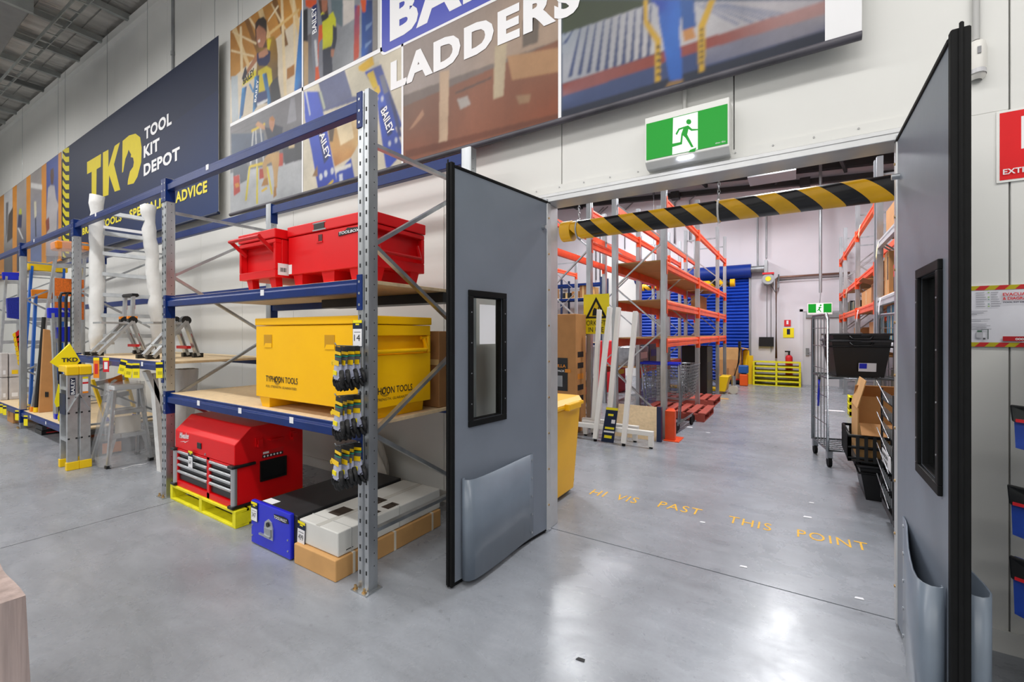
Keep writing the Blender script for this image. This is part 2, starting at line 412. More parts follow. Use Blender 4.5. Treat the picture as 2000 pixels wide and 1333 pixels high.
# light fittings carrying the area lights of the rows
def fitting(x, y, z, lx, ly, label):
    t = thing('strip_fitting', label, 'light', (x, y, z), group='ceiling light fittings')
    MB().box(-lx/2 - .02, lx/2 + .02, -ly/2 - .02, ly/2 + .02, .012, .07).build('housing', mat('fitting_white', '#dadada', .5), t, w=False, bevel=.006)
    for sx in (-1, 1): MB().bar((sx*lx/3, 0, .07), (sx*lx/3, 0, .70), .008, .008).build('suspension_wire', wire_steel, t, w=False)
# ================================================================ banners on the front wall
BNY = 2.80
def px_fn(x0, y0, s): return lambda x, y: (x0 + x / s, y0 + y / s)
zA, zB = px_fn(440, 0, 5.333), px_fn(440, 180, 5.333)
z1, z2, z3 = px_fn(0, 0, 2.776), px_fn(430, 0, 2.985), px_fn(1080, 0, 3.174)
class Print:
    """flat print on a vertical plane facing -Y: coloured shapes inked one over the other"""
    def __init__(s, y): s.y = y; s.b = MB(); s.n = 0; s.L = []
    def w(s, pts, col):
        s.n += 1; y = s.y - .0001 * s.n
        cs = [lin(c) for c in col] if isinstance(col, (list, tuple)) and not isinstance(col[0], float) else lin(col)
        s.b.col = cs; s.b.poly([(x, y, z) for x, z in pts]); s.L.append((pts, cs)); return s
    def sh(s, fn, pts, col):
        q = [at(*fn(*p), Y=s.y) for p in pts]; return s.w([(p.x, p.z) for p in q], col)
    def rect(s, x0, x1, z0, z1, col): return s.w([(x0, z0), (x1, z0), (x1, z1), (x0, z1)], col)
    def build(s, name, parent, m=None): return s.b.build(name, m or printm, parent, fix=False)
    def top(s): return s.y - .0001 * (s.n + 1)
    def raster(s, name, parent, cell=.010, seed=1, grain=.10):
        """the same shapes as a soft continuous-tone print: ink colours on a fine grid of the sheet"""
        P0 = s.L[0][0]; x0, x1 = min(p[0] for p in P0), max(p[0] for p in P0); z0, z1 = min(p[1] for p in P0), max(p[1] for p in P0)
        nx, nz = int((x1 - x0) / cell) + 1, int((z1 - z0) / cell) + 1; S = 2
        gx = np.linspace(x0, x1, nx * S); gz = np.linspace(z0, z1, nz * S); XX, ZZ = np.meshgrid(gx, gz); img = np.zeros((nz * S, nx * S, 3))
        for pts, cs in s.L:
            A = np.array(pts); bx = (gx >= A[:, 0].min() - 1e-6) & (gx <= A[:, 0].max() + 1e-6); bz = (gz >= A[:, 1].min() - 1e-6) & (gz <= A[:, 1].max() + 1e-6)
            ix, iz = np.where(bx)[0], np.where(bz)[0]
            if len(ix) == 0 or len(iz) == 0: continue
            sl = (slice(iz[0], iz[-1] + 1), slice(ix[0], ix[-1] + 1)); x, z = XX[sl], ZZ[sl]; ins = np.zeros(x.shape, bool); n = len(A)
            for k in range(n):
                a, c = A[k], A[(k + 1) % n]
                if a[1] == c[1]: continue
                ins ^= ((a[1] > z) != (c[1] > z)) & (x < (c[0] - a[0]) * (z - a[1]) / (c[1] - a[1]) + a[0])
            if isinstance(cs, list):
                wt = 0; cc = 0
                for k in range(n):
                    w_ = 1 / ((x - A[k, 0]) ** 2 + (z - A[k, 1]) ** 2 + 1e-4) ; wt = wt + w_; cc = cc + w_[..., None] * np.array(cs[k % len(cs)])
                cc = cc / wt[..., None]
            else: cc = np.broadcast_to(np.array(cs), x.shape + (3,))
            v = img[sl]; v[ins] = cc[ins]; img[sl] = v
        for _ in range(2):
            img = (img + np.roll(img, 1, 0) + np.roll(img, -1, 0)) / 3; img = (img + np.roll(img, 1, 1) + np.roll(img, -1, 1)) / 3
        img = img[S:-S:S, S:-S:S] if False else img[::S, ::S]
        rg = np.random.RandomState(seed); tone = np.zeros((nz, nx))
        for o in range(5):
            m_ = 4 * 2 ** o; g = rg.randn(m_ + 2, m_ + 2); fx = np.linspace(0, m_, nx); fz = np.linspace(0, m_, nz); ax, az = fx.astype(int), fz.astype(int); tx, tz = (fx - ax)[None], (fz - az)[:, None]
            tone += ((g[np.ix_(az, ax)] * (1 - tx) + g[np.ix_(az, ax + 1)] * tx) * (1 - tz) + (g[np.ix_(az + 1, ax)] * (1 - tx) + g[np.ix_(az + 1, ax + 1)] * tx) * tz) * .6 ** o
        img = np.clip(img * .74 * (1 + grain * tone)[..., None], .002, .95)
        me = bpy.data.meshes.new(name); vx, vz = np.meshgrid(np.linspace(x0, x1, nx), np.linspace(z0, z1, nz)); I = WM[parent].inverted()
        V = [tuple(I @ Vector((a, s.y - .001, c))) for a, c in zip(vx.ravel(), vz.ravel())]
        F = [(j*nx + i, j*nx + i + 1, (j + 1)*nx + i + 1, (j + 1)*nx + i) for j in range(nz - 1) for i in range(nx - 1)]
        me.from_pydata(V, [], F); ca = me.color_attributes.new('Col', 'FLOAT_COLOR', 'POINT')
        ca.data.foreach_set('color', np.concatenate([img, np.ones((nz, nx, 1))], 2).astype(np.float32).ravel())
        me.materials.append(printv); o = bpy.data.objects.new(name, me); COL.objects.link(o); o.parent = parent; s.n = 12
        return o
printv = print_mat('print_vinyl', .42, .05, 30)

def hanging_wires(parent, xs, z, y=BNY):
    for x in xs: MB().cyl((x, y, z), (x, y, roof_z(x) + .1), .003, 5).build('hanging_wire', wire_steel, parent)
vinyl_back = mat('vinyl_back', '#c9c9c6', .5)
# ---- tool depot banner
bt = thing('wall_banner', 'navy hanging banner with large yellow letters and a hazard stripe edge', 'banner', (-9.8, BNY, 3.02))
MB().box(-13.08, -6.30, BNY, BNY + .004, 3.0, 5.30).build('sheet', vinyl_back, bt)
p = Print(BNY - .001)
p.rect(-12.62, -6.30, 3.0, 5.30, '#121e3a')
p.w([(-12.62, 3.0), (-6.3, 3.0), (-6.3, 4.6), (-12.62, 4.2)], ['#142244', '#1d3566', '#132142', '#121e3a'])
Yl = '#d2bf10'
p.sh(z1, [(472,880),(548,835),(546,905),(524,918),(522,1058),(497,1072),(497,932),(472,945)], Yl)
p.sh(z1, [(558,828),(588,812),(588,908),(622,792),(650,772),(618,892),(652,1030),(622,1040),(592,950),(588,1058),(558,1068)], Yl)
p.sh(z1, [(665,765),(700,735),(735,725),(760,745),(768,800),(766,880),(745,960),(725,995),(692,1003),(694,978),(705,930),(722,905),(726,880),(722,856),(709,852),(711,838),(697,812),(692,832),(680,862),(673,900),(668,932),(662,938),(663,880)], Yl)
p.rect(-13.08, -12.62, 3.0, 5.30, '#161d2c')
for k in range(15):
    z = 3.0 + .19 * k - .1; za, zb, zc, zd = z + .16, z, z + .09, z + .25
    q = [(-13.08, za), (-12.85, z + .02), (-12.62, z - .02), (-12.62, z + .09), (-12.85, z + .13), (-13.08, z + .27)]
    q = [(x, min(max(zz, 3.0), 5.3)) for x, zz in q]
    p.w(q, '#c8ba12')
p.build('printed_face', bt)
ty = p.top() - .001
for s_, x0, x1, zb, hh, m_ in (('TOOL', -8.70, -7.70, 4.50, .19, white_ink), ('KIT', -8.73, -8.13, 4.22, .19, white_ink), ('DEPOT', -8.73, -7.43, 3.93, .19, white_ink),
                               ('SPECIALIST', -9.33, -7.72, 3.335, .15, yellow_ink), ('ADVICE', -7.57, -6.60, 3.32, .16, yellow_ink), ('TOP', -12.42, -11.86, 3.355, .135, yellow_ink), ('BRAND', -11.76, -10.8, 3.355, .135, yellow_ink), ('TOOLS', -10.68, -9.68, 3.355, .135, yellow_ink)):
    stroke_text('lettering', s_, m_, (x0, ty, zb), (1, 0, 0), (0, 0, 1), hh, bt, width=x1 - x0, bold=.04, thick=.001, spacing=1.1)
MB().cyl((-13.08, BNY, 3.0), (-6.3, BNY, 3.0), .02, 8).build('hem_pole', navy_ink, bt)
hanging_wires(bt, (-12.9, -10.4, -8.6, -6.4), 5.3)
# ---- orange banner at the far left
bo = thing('wall_banner', 'orange banner with tall photo strips, furthest left along the wall', 'banner', (-16.2, BNY, 3.02))
MB().box(-20.6, -13.16, BNY, BNY + .004, 3.0, 5.30).build('sheet', vinyl_back, bo)
p = Print(BNY - .001); p.rect(-20.6, -13.16, 3.0, 5.30, '#e0922a')
for x0, x1, c0, c1 in ((-14.32, -13.4, '#8d8b92', '#3550a0'), (-15.7, -14.72, '#6d7fb0', '#a39c98'), (-17.08, -16.1, '#3c3c50', '#b3aaa4'), (-18.55, -17.55, '#5c5654', '#d0d0d2'), (-20.2, -19.1, '#443f3c', '#b0a8a0')):
    p.w([(x0, 3.0), (x1, 3.0), (x1, 5.30), (x0, 5.30)], [c0, c0, c1, c1])
za3 = px_fn(0, 280, 5.125)
p.sh(za3, [(480,450),(505,425),(545,430),(560,560),(585,620),(570,700),(565,850),(540,960),(470,960),(465,740)], '#b8b4b8')
p.sh(za3, [(505,270),(535,250),(540,330),(530,420),(510,415),(503,340)], '#5a4038')
p.sh(za3, [(455,780),(490,740),(495,860),(465,900)], '#8c4236')
p.sh(za3, [(340,590),(362,585),(366,730),(345,755)], '#d8d2b8')
p.sh(za3, [(350,750),(362,750),(365,940),(352,940)], '#3a3f52')
p.sh(za3, [(310,400),(420,420),(422,470),(308,450)], '#e2e0de')
p.sh(za3, [(195,660),(215,660),(218,715),(190,715)], '#b9c23a')
p.sh(za3, [(185,715),(222,715),(215,850),(175,850)], '#26305a')
p.sh(za3, [(175,850),(190,850),(235,960),(222,960)], '#d8d8da')
p.sh(za3, [(85,720),(130,640),(125,950),(70,1000)], '#463c38')
p.sh(za3, [(60,600),(85,590),(75,900),(60,950)], '#6b6a70')
p.raster('printed_face', bo, cell=.022, seed=9)
MB().cyl((-20.6, BNY, 3.0), (-13.16, BNY, 3.0), .02, 8).build('hem_pole', orange_plastic, bo)
hanging_wires(bo, (-19.5, -16.5, -13.4), 5.3)
# ---- ladders banner with six printed photos
bl = thing('wall_banner', 'long photo banner reading LADDERS over printed pictures of people on ladders', 'banner', (-2.9, BNY, 3.0))
BB, BT_ = 2.93, 5.24
MB().box(-5.99, .275, BNY, BNY + .004, BB, BT_).build('sheet', vinyl_back, bl)
ZM = 4.055
# photo 1: man leaning on a stepladder in a timber frame
p = Print(BNY - .001); p.rect(-5.99, -4.455, ZM + .02, BT_, '#d9cbb4')
p.w([(-5.99, 4.62), (-4.455, 4.85), (-4.455, BT_), (-5.99, BT_)], ['#c08a3c', '#c98f3e', '#b87f34', '#a9712c'])
for k in range(5): p.w([(-5.95 + .3*k, 5.24), (-5.85 + .3*k, 5.24), (-5.5 + .26*k, 4.62), (-5.56 + .26*k, 4.62)], '#7f5420' if k % 2 else '#e0c08a')
for pts in ([(150,280),(172,280),(188,760),(160,760)], [(575,0),(600,0),(640,1000),(608,1000)], [(700,0),(722,0),(735,700),(715,700)], [(60,335),(90,335),(330,450),(320,470)], [(60,520),(300,580),(300,600),(60,540)], [(470,40),(490,50),(640,320),(600,300)], [(240,190),(262,190),(330,300),(310,310)]): p.sh(zA, pts, '#e6cfa4')
p.sh(zA, [(450,200),(460,190),(545,60),(560,70),(440,240)], '#ecdcb8'); p.sh(zA, [(430,360),(770,90),(770,120),(440,390)], '#dcb878')
p.sh(zA, [(60,800),(130,790),(140,1240),(70,1290)], '#b7bfc4'); p.sh(zA, [(640,720),(720,670),(720,780),(640,835)], '#a3691f')
p.sh(zA, [(785,110),(800,105),(800,930),(715,970),(720,880)], ['#2e84c8','#1a3f86','#16346e','#1c70c0','#2a86d0'])
p.sh(zA, [(330,480),(470,390),(505,380),(530,430),(545,560),(548,770),(560,960),(582,1030),(480,1070),(330,1090),(290,950),(330,700)], ['#7a5a26','#b08a1e','#a27a1c','#8c661a','#8a641c','#5c4520','#30303a','#25262e','#24252e','#20305a','#204080','#8a6a20'])
p.sh(zA, [(440,400),(480,420),(450,560),(430,560)], '#d6c11e'); p.sh(zA, [(470,860),(545,800),(582,1030),(480,1075)], '#26272f')
p.sh(zA, [(340,740),(430,690),(480,720),(490,850),(430,950),(345,970)], '#cdbb1c')
p.sh(zA, [(310,250),(345,200),(400,178),(430,220),(434,330),(420,420),(440,500),(350,505),(330,470),(312,390)], '#5b3a28')
p.sh(zA, [(322,300),(350,270),(400,300),(425,340),(415,440),(390,500),(350,500),(328,430)], '#b1775a'); p.sh(zA, [(335,425),(362,412),(365,440),(345,450)], '#e6d8cc')
p.sh(zA, [(325,230),(345,200),(400,178),(430,220),(432,320),(405,300),(350,262),(318,320)], '#2e2119')
p.sh(zA, [(205,760),(330,560),(400,540),(440,580),(400,620),(330,640),(220,790)], '#a8714f'); p.sh(zA, [(330,560),(430,510),(470,540),(465,640),(430,690),(350,690),(328,640)], '#1c2350')
p.sh(zA, [(345,560),(430,500),(450,560),(400,600),(350,610)], '#b47f62'); p.sh(zA, [(170,830),(210,690),(230,760),(200,830)], '#2c2b3a')
p.sh(zA, [(175,900),(185,850),(320,720),(322,800)], '#dfcf22')
p.sh(zA, [(175,920),(225,900),(185,1200),(145,1250)], ['#4aa0dc','#1d3f7a','#1d3f7a','#3f9ad8']); p.sh(zA, [(305,800),(355,785),(340,1100),(285,1180)], ['#3c98d8','#1b2c50','#1b2c50','#3c98d8'])
p.sh(zA, [(245,880),(262,870),(300,960),(285,970)], '#3b8ac4'); p.sh(zA, [(385,775),(430,760),(480,1080),(445,1110)], ['#3c98d8','#22335a','#22335a','#3c98d8'])
p.sh(zA, [(340,970),(430,940),(440,1040),(330,1080)], '#1f3470'); p.sh(zA, [(330,1080),(440,1030),(438,1060),(332,1108)], '#e2e2e4')
p.raster('printed_photo', bl, seed=1)
# photo 2: woman in a hi-vis shirt beside orange and blue ladders
p = Print(BNY - .001); p.rect(-4.44, -3.27, ZM + .02, BT_, '#8b8f96')
p.w([(-4.44, ZM + .02), (-3.27, ZM + .02), (-3.27, 4.6), (-4.44, 4.6)], ['#74767e', '#a4a8ac', '#9aa0a8', '#5e5a60'])
p.sh(zA, [(1100,0),(1220,0),(1215,290),(1110,200)], '#5e7078'); p.sh(zA, [(1225,0),(1345,0),(1345,200),(1228,275)], '#d4ccc6')
p.sh(zA, [(1535,0),(1610,0),(1600,520),(1530,560)], '#8a8682'); p.sh(zA, [(815,110),(860,90),(860,430),(815,430)], '#181a24'); p.sh(zA, [(815,430),(865,440),(865,890),(820,905)], '#b79a72')
p.sh(zA, [(960,0),(1065,0),(1075,180),(1000,190),(965,140)], '#4c3024'); p.sh(zA, [(1000,0),(1065,0),(1060,110),(1010,150)], '#a76a50')
p.sh(zA, [(965,190),(1010,130),(1070,170),(1120,125),(1150,200),(1150,290),(1100,500),(960,540)], '#d3d319'); p.sh(zA, [(975,190),(1010,150),(1070,150),(1080,185),(1010,235)], '#1d2338')
p.sh(zA, [(1118,260),(1160,290),(1162,400),(1140,520),(1105,520),(1120,400)], '#20263c'); p.sh(zA, [(960,540),(1105,480),(1118,760),(1010,800),(965,740)], '#23293f'); p.sh(zA, [(1100,515),(1138,515),(1125,600),(1100,590)], '#b37a60')
p.sh(zA, [(895,60),(968,0),(1012,260),(1018,820),(935,865),(900,560)], '#7d808c'); p.sh(zA, [(905,70),(955,40),(960,330),(925,355)], '#1e2c66')
p.sh(zA, [(835,0),(950,0),(950,40),(880,90),(840,70)], '#d8501c'); p.sh(zA, [(975,270),(1010,260),(1015,400),(975,450),(970,700),(985,830),(935,860),(940,700),(960,600)], '#dc5418'); p.sh(zA, [(925,420),(950,420),(970,690),(945,700)], '#d0d2d6')
p.sh(zA, [(1345,60),(1400,60),(1390,600),(1335,640)], ['#1e4a9c','#c8482a','#c8482a','#b84a30']); p.sh(zA, [(1420,0),(1530,0),(1530,560),(1415,600)], ['#1d55b4','#16305e','#142b58','#1c5ab4'])
p.sh(zA, [(1405,0),(1465,0),(1460,130),(1425,130)], '#d8561c'); p.sh(zA, [(1460,270),(1525,230),(1525,260),(1460,330)], '#6b86b4'); p.sh(zA, [(1455,460),(1520,420),(1520,440),(1455,510)], '#6b86b4')
p.raster('printed_photo', bl, seed=2)
# photo 3: man standing beside a yellow stepladder in a garage
p = Print(BNY - .001); p.rect(-5.99, -4.455, BB, ZM - .02, '#b9bcc0')
p.w([(-5.99, 3.45), (-4.455, 3.30), (-4.455, ZM - .02), (-5.99, ZM - .02)], ['#777b80', '#5a5a60', '#77747a', '#8e8c90'])
for k in range(6): p.w([(-5.99, 3.72 + .055*k), (-4.9, 3.72 + .055*k), (-4.9, 3.725 + .055*k), (-5.99, 3.725 + .055*k)], '#6d6b70')
p.sh(zB, [(65,440),(400,430),(420,640),(200,720),(70,700)], '#56657c'); p.sh(zB, [(85,880),(148,865),(155,1040),(90,1085)], '#c03a2e'); p.sh(zB, [(100,960),(135,945),(150,985),(110,1000)], '#d8902a')
p.sh(zB, [(85,720),(200,700),(240,780),(225,920),(155,960),(150,860),(85,880)], '#5f6670')
p.sh(zB, [(590,560),(800,480),(800,700),(620,760)], '#45474e'); p.sh(zB, [(560,640),(600,640),(600,770),(545,780)], '#c24634'); p.sh(zB, [(355,800),(400,800),(400,900),(355,910)], '#b23a2a')
p.sh(zB, [(660,560),(720,545),(720,580),(660,590)], '#d6bf92'); p.sh(zB, [(680,70),(720,60),(740,300),(640,340)], '#8f8f96')
for pts in ([(285,400),(300,400),(270,760),(255,760)], [(310,380),(322,380),(345,1050),(330,1050)], [(360,380),(372,380),(410,760),(395,760)], [(245,780),(262,780),(225,1130),(205,1135)], [(325,780),(340,780),(342,1165),(322,1168)], [(425,780),(445,780),(495,1065),(478,1070)]): p.sh(zB, pts, '#d9c628' if pts[0][1] > 700 else '#c9cacb')
p.sh(zB, [(270,400),(410,325),(418,345),(275,425)], '#e0c01c'); p.sh(zB, [(250,770),(390,730),(400,760),(260,790)], '#dcc022'); p.sh(zB, [(310,350),(340,310),(410,350),(415,395),(380,390)], '#cd9a70')
p.sh(zB, [(410,370),(470,380),(510,340),(600,370),(570,580),(520,680),(450,650),(440,500)], '#2b3348'); p.sh(zB, [(460,275),(490,255),(515,290),(510,350),(490,420),(465,380),(455,330)], '#c58a66'); p.sh(zB, [(460,280),(490,255),(515,285),(505,310),(470,300)], '#b5763a')
p.sh(zB, [(445,650),(560,620),(562,720),(545,850),(540,1000),(510,1000),(500,830),(480,730),(430,760),(440,900),(405,910),(385,760),(410,690)], '#c29b63')
p.sh(zB, [(400,910),(440,890),(450,970),(375,985)], '#a8742a'); p.sh(zB, [(505,990),(530,985),(532,1080),(500,1105)], '#a8742a'); p.sh(zB, [(370,1030),(430,985),(440,1010),(385,1045)], '#d8b418')
p.raster('printed_photo', bl, seed=3)
# photo 4: blue ladder stiles close up
p = Print(BNY - .001); p.rect(-4.44, -2.95, BB, ZM - .02, '#d9d0bb')
p.sh(zB, [(820,0),(1380,0),(1380,90),(1050,200),(830,260)], '#5f6690'); p.sh(zA, [(1260,740),(1600,560),(1600,1000),(1320,1010)], '#c9c2ae'); p.sh(zA, [(970,870),(1240,730),(1310,960),(1320,1020),(1040,1140)], '#676d90')
p.sh(zB, [(1060,350),(1400,220),(1400,520),(1310,680),(1140,780),(1090,560)], ['#a9824a','#e8d2a4','#dcb87c','#c08a4a','#b87a3a','#c89a58']); p.sh(zB, [(1150,330),(1300,260),(1340,480),(1200,560)], '#ecd8b0'); p.sh(zB, [(1075,370),(1140,350),(1120,520),(1085,520)], '#5a4a3c')
p.sh(zB, [(820,0),(960,0),(1050,330),(1090,560),(1165,960),(1050,1000),(965,1010),(900,620),(830,280)], ['#3c58c8','#4a60cc','#3a55c4','#2a4cc0','#2346bc','#1c3aa8','#1c3aa8','#2a4cc0','#3a58c8'])
p.sh(zB, [(830,0),(848,0),(890,240),(878,250)], '#c8ccd4'); p.sh(zB, [(975,0),(1000,0),(1045,170),(1025,190)], '#b9c0ac')
p.sh(zB, [(915,860),(960,760),(965,880),(905,880)], '#8c6a44'); p.sh(zB, [(1155,850),(1310,690),(1350,920),(1230,945),(1160,960)], '#2446b4'); p.sh(zB, [(1140,800),(1310,740),(1310,780),(1150,840)], '#e4e2dc'); p.sh(zB, [(1185,860),(1220,850),(1225,945),(1190,950)], '#d8dce8')
p.sh(zB, [(960,390),(1000,375),(1080,690),(1030,750)], '#1d2e66')
for c in ((995, 885), (1045, 850), (1113, 822)): p.sh(zB, [(c[0]-18, c[1]), (c[0]-10, c[1]-32), (c[0]+12, c[1]-32), (c[0]+20, c[1]), (c[0]+10, c[1]+34), (c[0]-10, c[1]+34)], '#d2d6e0')
p.sh(zB, [(1050,985),(1120,910),(1130,930),(1075,990)], '#dcb81c')
p.sh(zA, [(1385,700),(1530,590),(1550,680),(1440,755),(1390,740)], '#dcb023'); p.sh(zA, [(1545,590),(1600,560),(1605,640),(1560,660)], '#d6d0c0')
p.sh(zA, [(1450,760),(1620,680),(1730,1000),(1850,1330),(1700,1333),(1580,1000)], ['#3650b0','#4a5694','#3a4a86','#3c4c8c','#2c50c4','#3858c4']); p.sh(zA, [(1470,780),(1540,740),(1590,900),(1540,940)], '#d4b42a'); p.sh(zA, [(1540,950),(1600,890),(1615,960),(1580,1000)], '#dcb838')
p.sh(zA, [(1600,800),(1650,780),(1700,960),(1650,990)], '#77798c')
p.sh(zB, [(1580,100),(1640,20),(1720,250),(1840,560),(1840,640),(1700,800),(1670,790),(1600,300)], ['#3d5cc8','#4862cc','#3c50a8','#32488c','#2a4cc0','#1e40b4','#2246bc','#2c50c4']); p.sh(zB, [(1610,180),(1650,150),(1740,430),(1690,470)], '#1d2e66'); p.sh(zB, [(1700,20),(1760,120),(1840,470),(1800,470)], '#3a4170')
for c in ((1632, 75), (1775, 505), (1708, 540)): p.sh(zB, [(c[0]-14, c[1]), (c[0]-8, c[1]-28), (c[0]+10, c[1]-28), (c[0]+16, c[1]), (c[0]+8, c[1]+28), (c[0]-8, c[1]+28)], '#c8cedc')
p.raster('printed_photo', bl, seed=4); t4 = p.top() - .001
def slant_label(s_, fn, a, b_, h, m_=white_ink):
    A = at(*fn(*a), Y=BNY); B = at(*fn(*b_), Y=BNY); u = (B - A); L_ = u.length; u.normalize(); up = Vector((-u.z, 0, u.x))
    A.y = t4; stroke_text('lettering', s_, m_, A, u, up, h, bl, width=L_, bold=.02, thick=.001)
slant_label('BAILEY', zB, (970, 400), (1052, 720), .085); slant_label('BAILEY', zB, (1622, 200), (1700, 455), .085)
slant_label('BAILEY', zA, (955, 335), (948, 60), .075)
slant_label('BAILEY', zA, (192, 885), (308, 775), .085, black_ink); slant_label('BAILEY', zA, (325, 1065), (352, 830), .045)
# photo 5: brown building site, out of focus
p = Print(BNY - .001); p.rect(-2.935, -1.40, BB, BT_, '#7a6c66')
p.w([(-2.935, 3.55), (-1.40, 3.5), (-1.40, BT_), (-2.935, BT_)], ['#a79a94', '#b49a84', '#8f8a8a', '#6f6a6c'])
p.w([(-2.935, BB), (-1.40, BB), (-1.40, 3.5), (-2.935, 3.45)], ['#8a4e34', '#8e4a2c', '#8c5a40', '#7d5c4c'])
p.sh(z2, [(1280,420),(1335,410),(1325,830),(1275,840)], '#c8ab8e'); p.sh(z2, [(1600,270),(1670,250),(1650,560),(1590,580)], '#c0ae90'); p.sh(z2, [(1370,540),(1580,450),(1580,460),(1370,552)], '#4c403c')
p.sh(z2, [(1670,330),(1975,280),(1975,420),(1700,470)], '#b98c62'); p.sh(z2, [(1100,760),(1180,640),(1190,670),(1130,740)], '#b08468'); p.sh(z2, [(1380,580),(1440,560),(1460,610),(1400,640)], '#a8a09a'); p.sh(z2, [(1720,560),(1810,550),(1800,600),(1740,610)], '#a07c5c')
p.sh(z2, [(1080,880),(1980,660),(1980,690),(1080,925)], '#6e3a24'); p.sh(z2, [(1760,120),(1860,90),(1850,250),(1760,280)], '#6f6258')
p.raster('printed_photo', bl, seed=5); t5 = p.top() - .001
# photo 6: blue trousers stepping from a ladder on to a ribbed roof
p = Print(BNY - .001); p.rect(-1.385, .125, BB, BT_, '#4c5a74')
p.sh(z3, [(55,0),(600,0),(560,40),(55,215)], '#2f3c22'); p.w([(-1.385, 3.9), (-.75, 3.9), (-.4, BT_), (-1.385, BT_)], '#33402a')
p.sh(z3, [(55,215),(620,20),(1690,0),(1690,60),(630,330),(60,520)], ['#8b94a0','#b2b2b8','#aeb0b8','#c4b6b8','#c0bcbc','#a6a8b0'])
p.w([(-.62, 3.62), (.125, 3.42), (.125, BT_), (-.62, BT_)], ['#b9b8be', '#c4bcc0', '#b8c4d4', '#a8b6c8'])
for k in range(12):
    f0 = k / 11; xa = 70 + 530 * f0; ya = 210 - 175 * f0; xb = 55 + 520 * f0 ** .9 * 1.0 - 90 * (1 - f0); yb = 500 - 130 * f0
    if xb < 58: yb = 215 + 280 * max(0, f0 * 2.2); xb = 58
    p.sh(z3, [(xa, ya), (xa + 9, ya - 3), (xb + 26, min(yb, 515)), (xb, min(yb + 6, 520))], '#3c4a74')
for k in range(5):
    xa = 900 + 90 * k; p.sh(z3, [(880 + 40*k, 30), (890 + 44*k, 24), (xa + 260, 150 - 12*k), (xa + 235, 160 - 12*k)], '#7c829a')
p.sh(z3, [(60,520),(640,335),(1690,5),(1690,90),(900,320),(60,600)], ['#8a3a30','#8c3c30','#b48a86','#b08a88','#8e4038','#96666a'])
p.sh(z3, [(60,600),(900,320),(1690,90),(1690,270),(60,745)], ['#4a5a86','#2e4270','#565a78','#283a64','#24345c'])
p.sh(z3, [(900,320),(1690,90),(1690,180),(900,420)], ['#8a8894','#a09aa0','#7c7c90','#5a6080'])
p.sh(z3, [(55,690),(1690,190),(1690,265),(55,745)], '#1a2338')
p.sh(z3, [(600,0),(790,0),(795,60),(780,200),(800,420),(800,500),(720,500),(690,330),(655,130),(650,50)], ['#1d3aa4','#2a5cb0','#2c66ba','#2c66ba','#2a60b4','#285aac','#2a60b4','#2c66ba','#2a60b4','#1f3c9c'])
p.sh(z3, [(785,0),(870,0),(885,170),(800,190)], '#2a5496'); p.sh(z3, [(800,195),(865,170),(885,235),(810,262)], '#b9814a'); p.sh(z3, [(715,510),(805,490),(800,530),(690,550)], '#8a6a40')
for k, pts in enumerate(([(562,0),(585,0),(588,130),(665,240),(668,500),(632,510),(632,270),(560,150)], [(965,0),(1005,0),(940,170),(938,440),(900,450),(895,170)])):
    p.sh(z3, pts, '#c9a02a')
for k in range(5): p.sh(z3, [(640, 290 + 42*k), (652, 280 + 42*k), (664, 290 + 42*k), (664, 308 + 42*k), (652, 298 + 42*k), (640, 308 + 42*k)], '#22242a')
for k in range(7): p.sh(z3, [(905, 185 + 34*k), (918, 175 + 34*k), (932, 185 + 34*k), (932, 200 + 34*k), (918, 190 + 34*k), (905, 200 + 34*k)], '#22242a')
p.raster('printed_photo', bl, seed=6)
MB().box(.125, .275, BNY - .002, BNY, BB, BT_).build('white_end', white_ink, bl)
# white borders between the photos
y_ = BNY - .0035
for x in (-4.4475, -2.9425, -1.3925): MB().box(x - .012, x + .012, y_ - .0005, y_, BB, BT_).build('white_border', white_ink, bl)
MB().box(-5.99, -2.95, y_ - .0005, y_, ZM - .02, ZM + .02).build('white_border', white_ink, bl)
MB().cyl((-5.99, BNY, BB), (.275, BNY, BB), .022, 10).build('hem_pole', mat('hem_dark', '#4c4a52', .5, 0, .4, 3), bl)
# logo plate and lettering
lg = MB(); X0, X1, Z0, Z1 = -3.23, -.78, 3.99, 4.62
def rrect(x0, x1, z0, z1, r, y, n=5):
    pts = []
    for cx_, cz_, a0 in ((x1-r, z1-r, 0), (x0+r, z1-r, 1), (x0+r, z0+r, 2), (x1-r, z0+r, 3)):
        for k in range(n + 1):
            a = (a0 + k / n) * PI / 2; pts.append((cx_ + r*math.cos(a), y, cz_ + r*math.sin(a)))
    return pts
MB().poly(rrect(X0, X1, Z0, Z1, .07, BNY - .004)).build('logo_border', white_ink, bl, fix=False)
MB().poly(rrect(X0 + .022, X1 - .022, Z0 + .022, Z1 - .022, .055, BNY - .0045)).build('logo_plate', mat('logo_blue', '#2b3aa8', .35), bl, fix=False)
stroke_text('lettering', 'BAILEY', white_ink, (-3.10, BNY - .005, 4.085), (1, 0, 0), (0, 0, 1), .40, bl, width=2.16, bold=.05, thick=.001, spacing=1.14)
stroke_text('lettering', 'LADDERS', white_ink, (-3.09, BNY - .005, 3.635), (1, 0, 0), (0, 0, 1), .26, bl, width=1.85, bold=.05, thick=.001, spacing=1.14)
hanging_wires(bl, (-5.8, -3.6, -1.4), BT_)

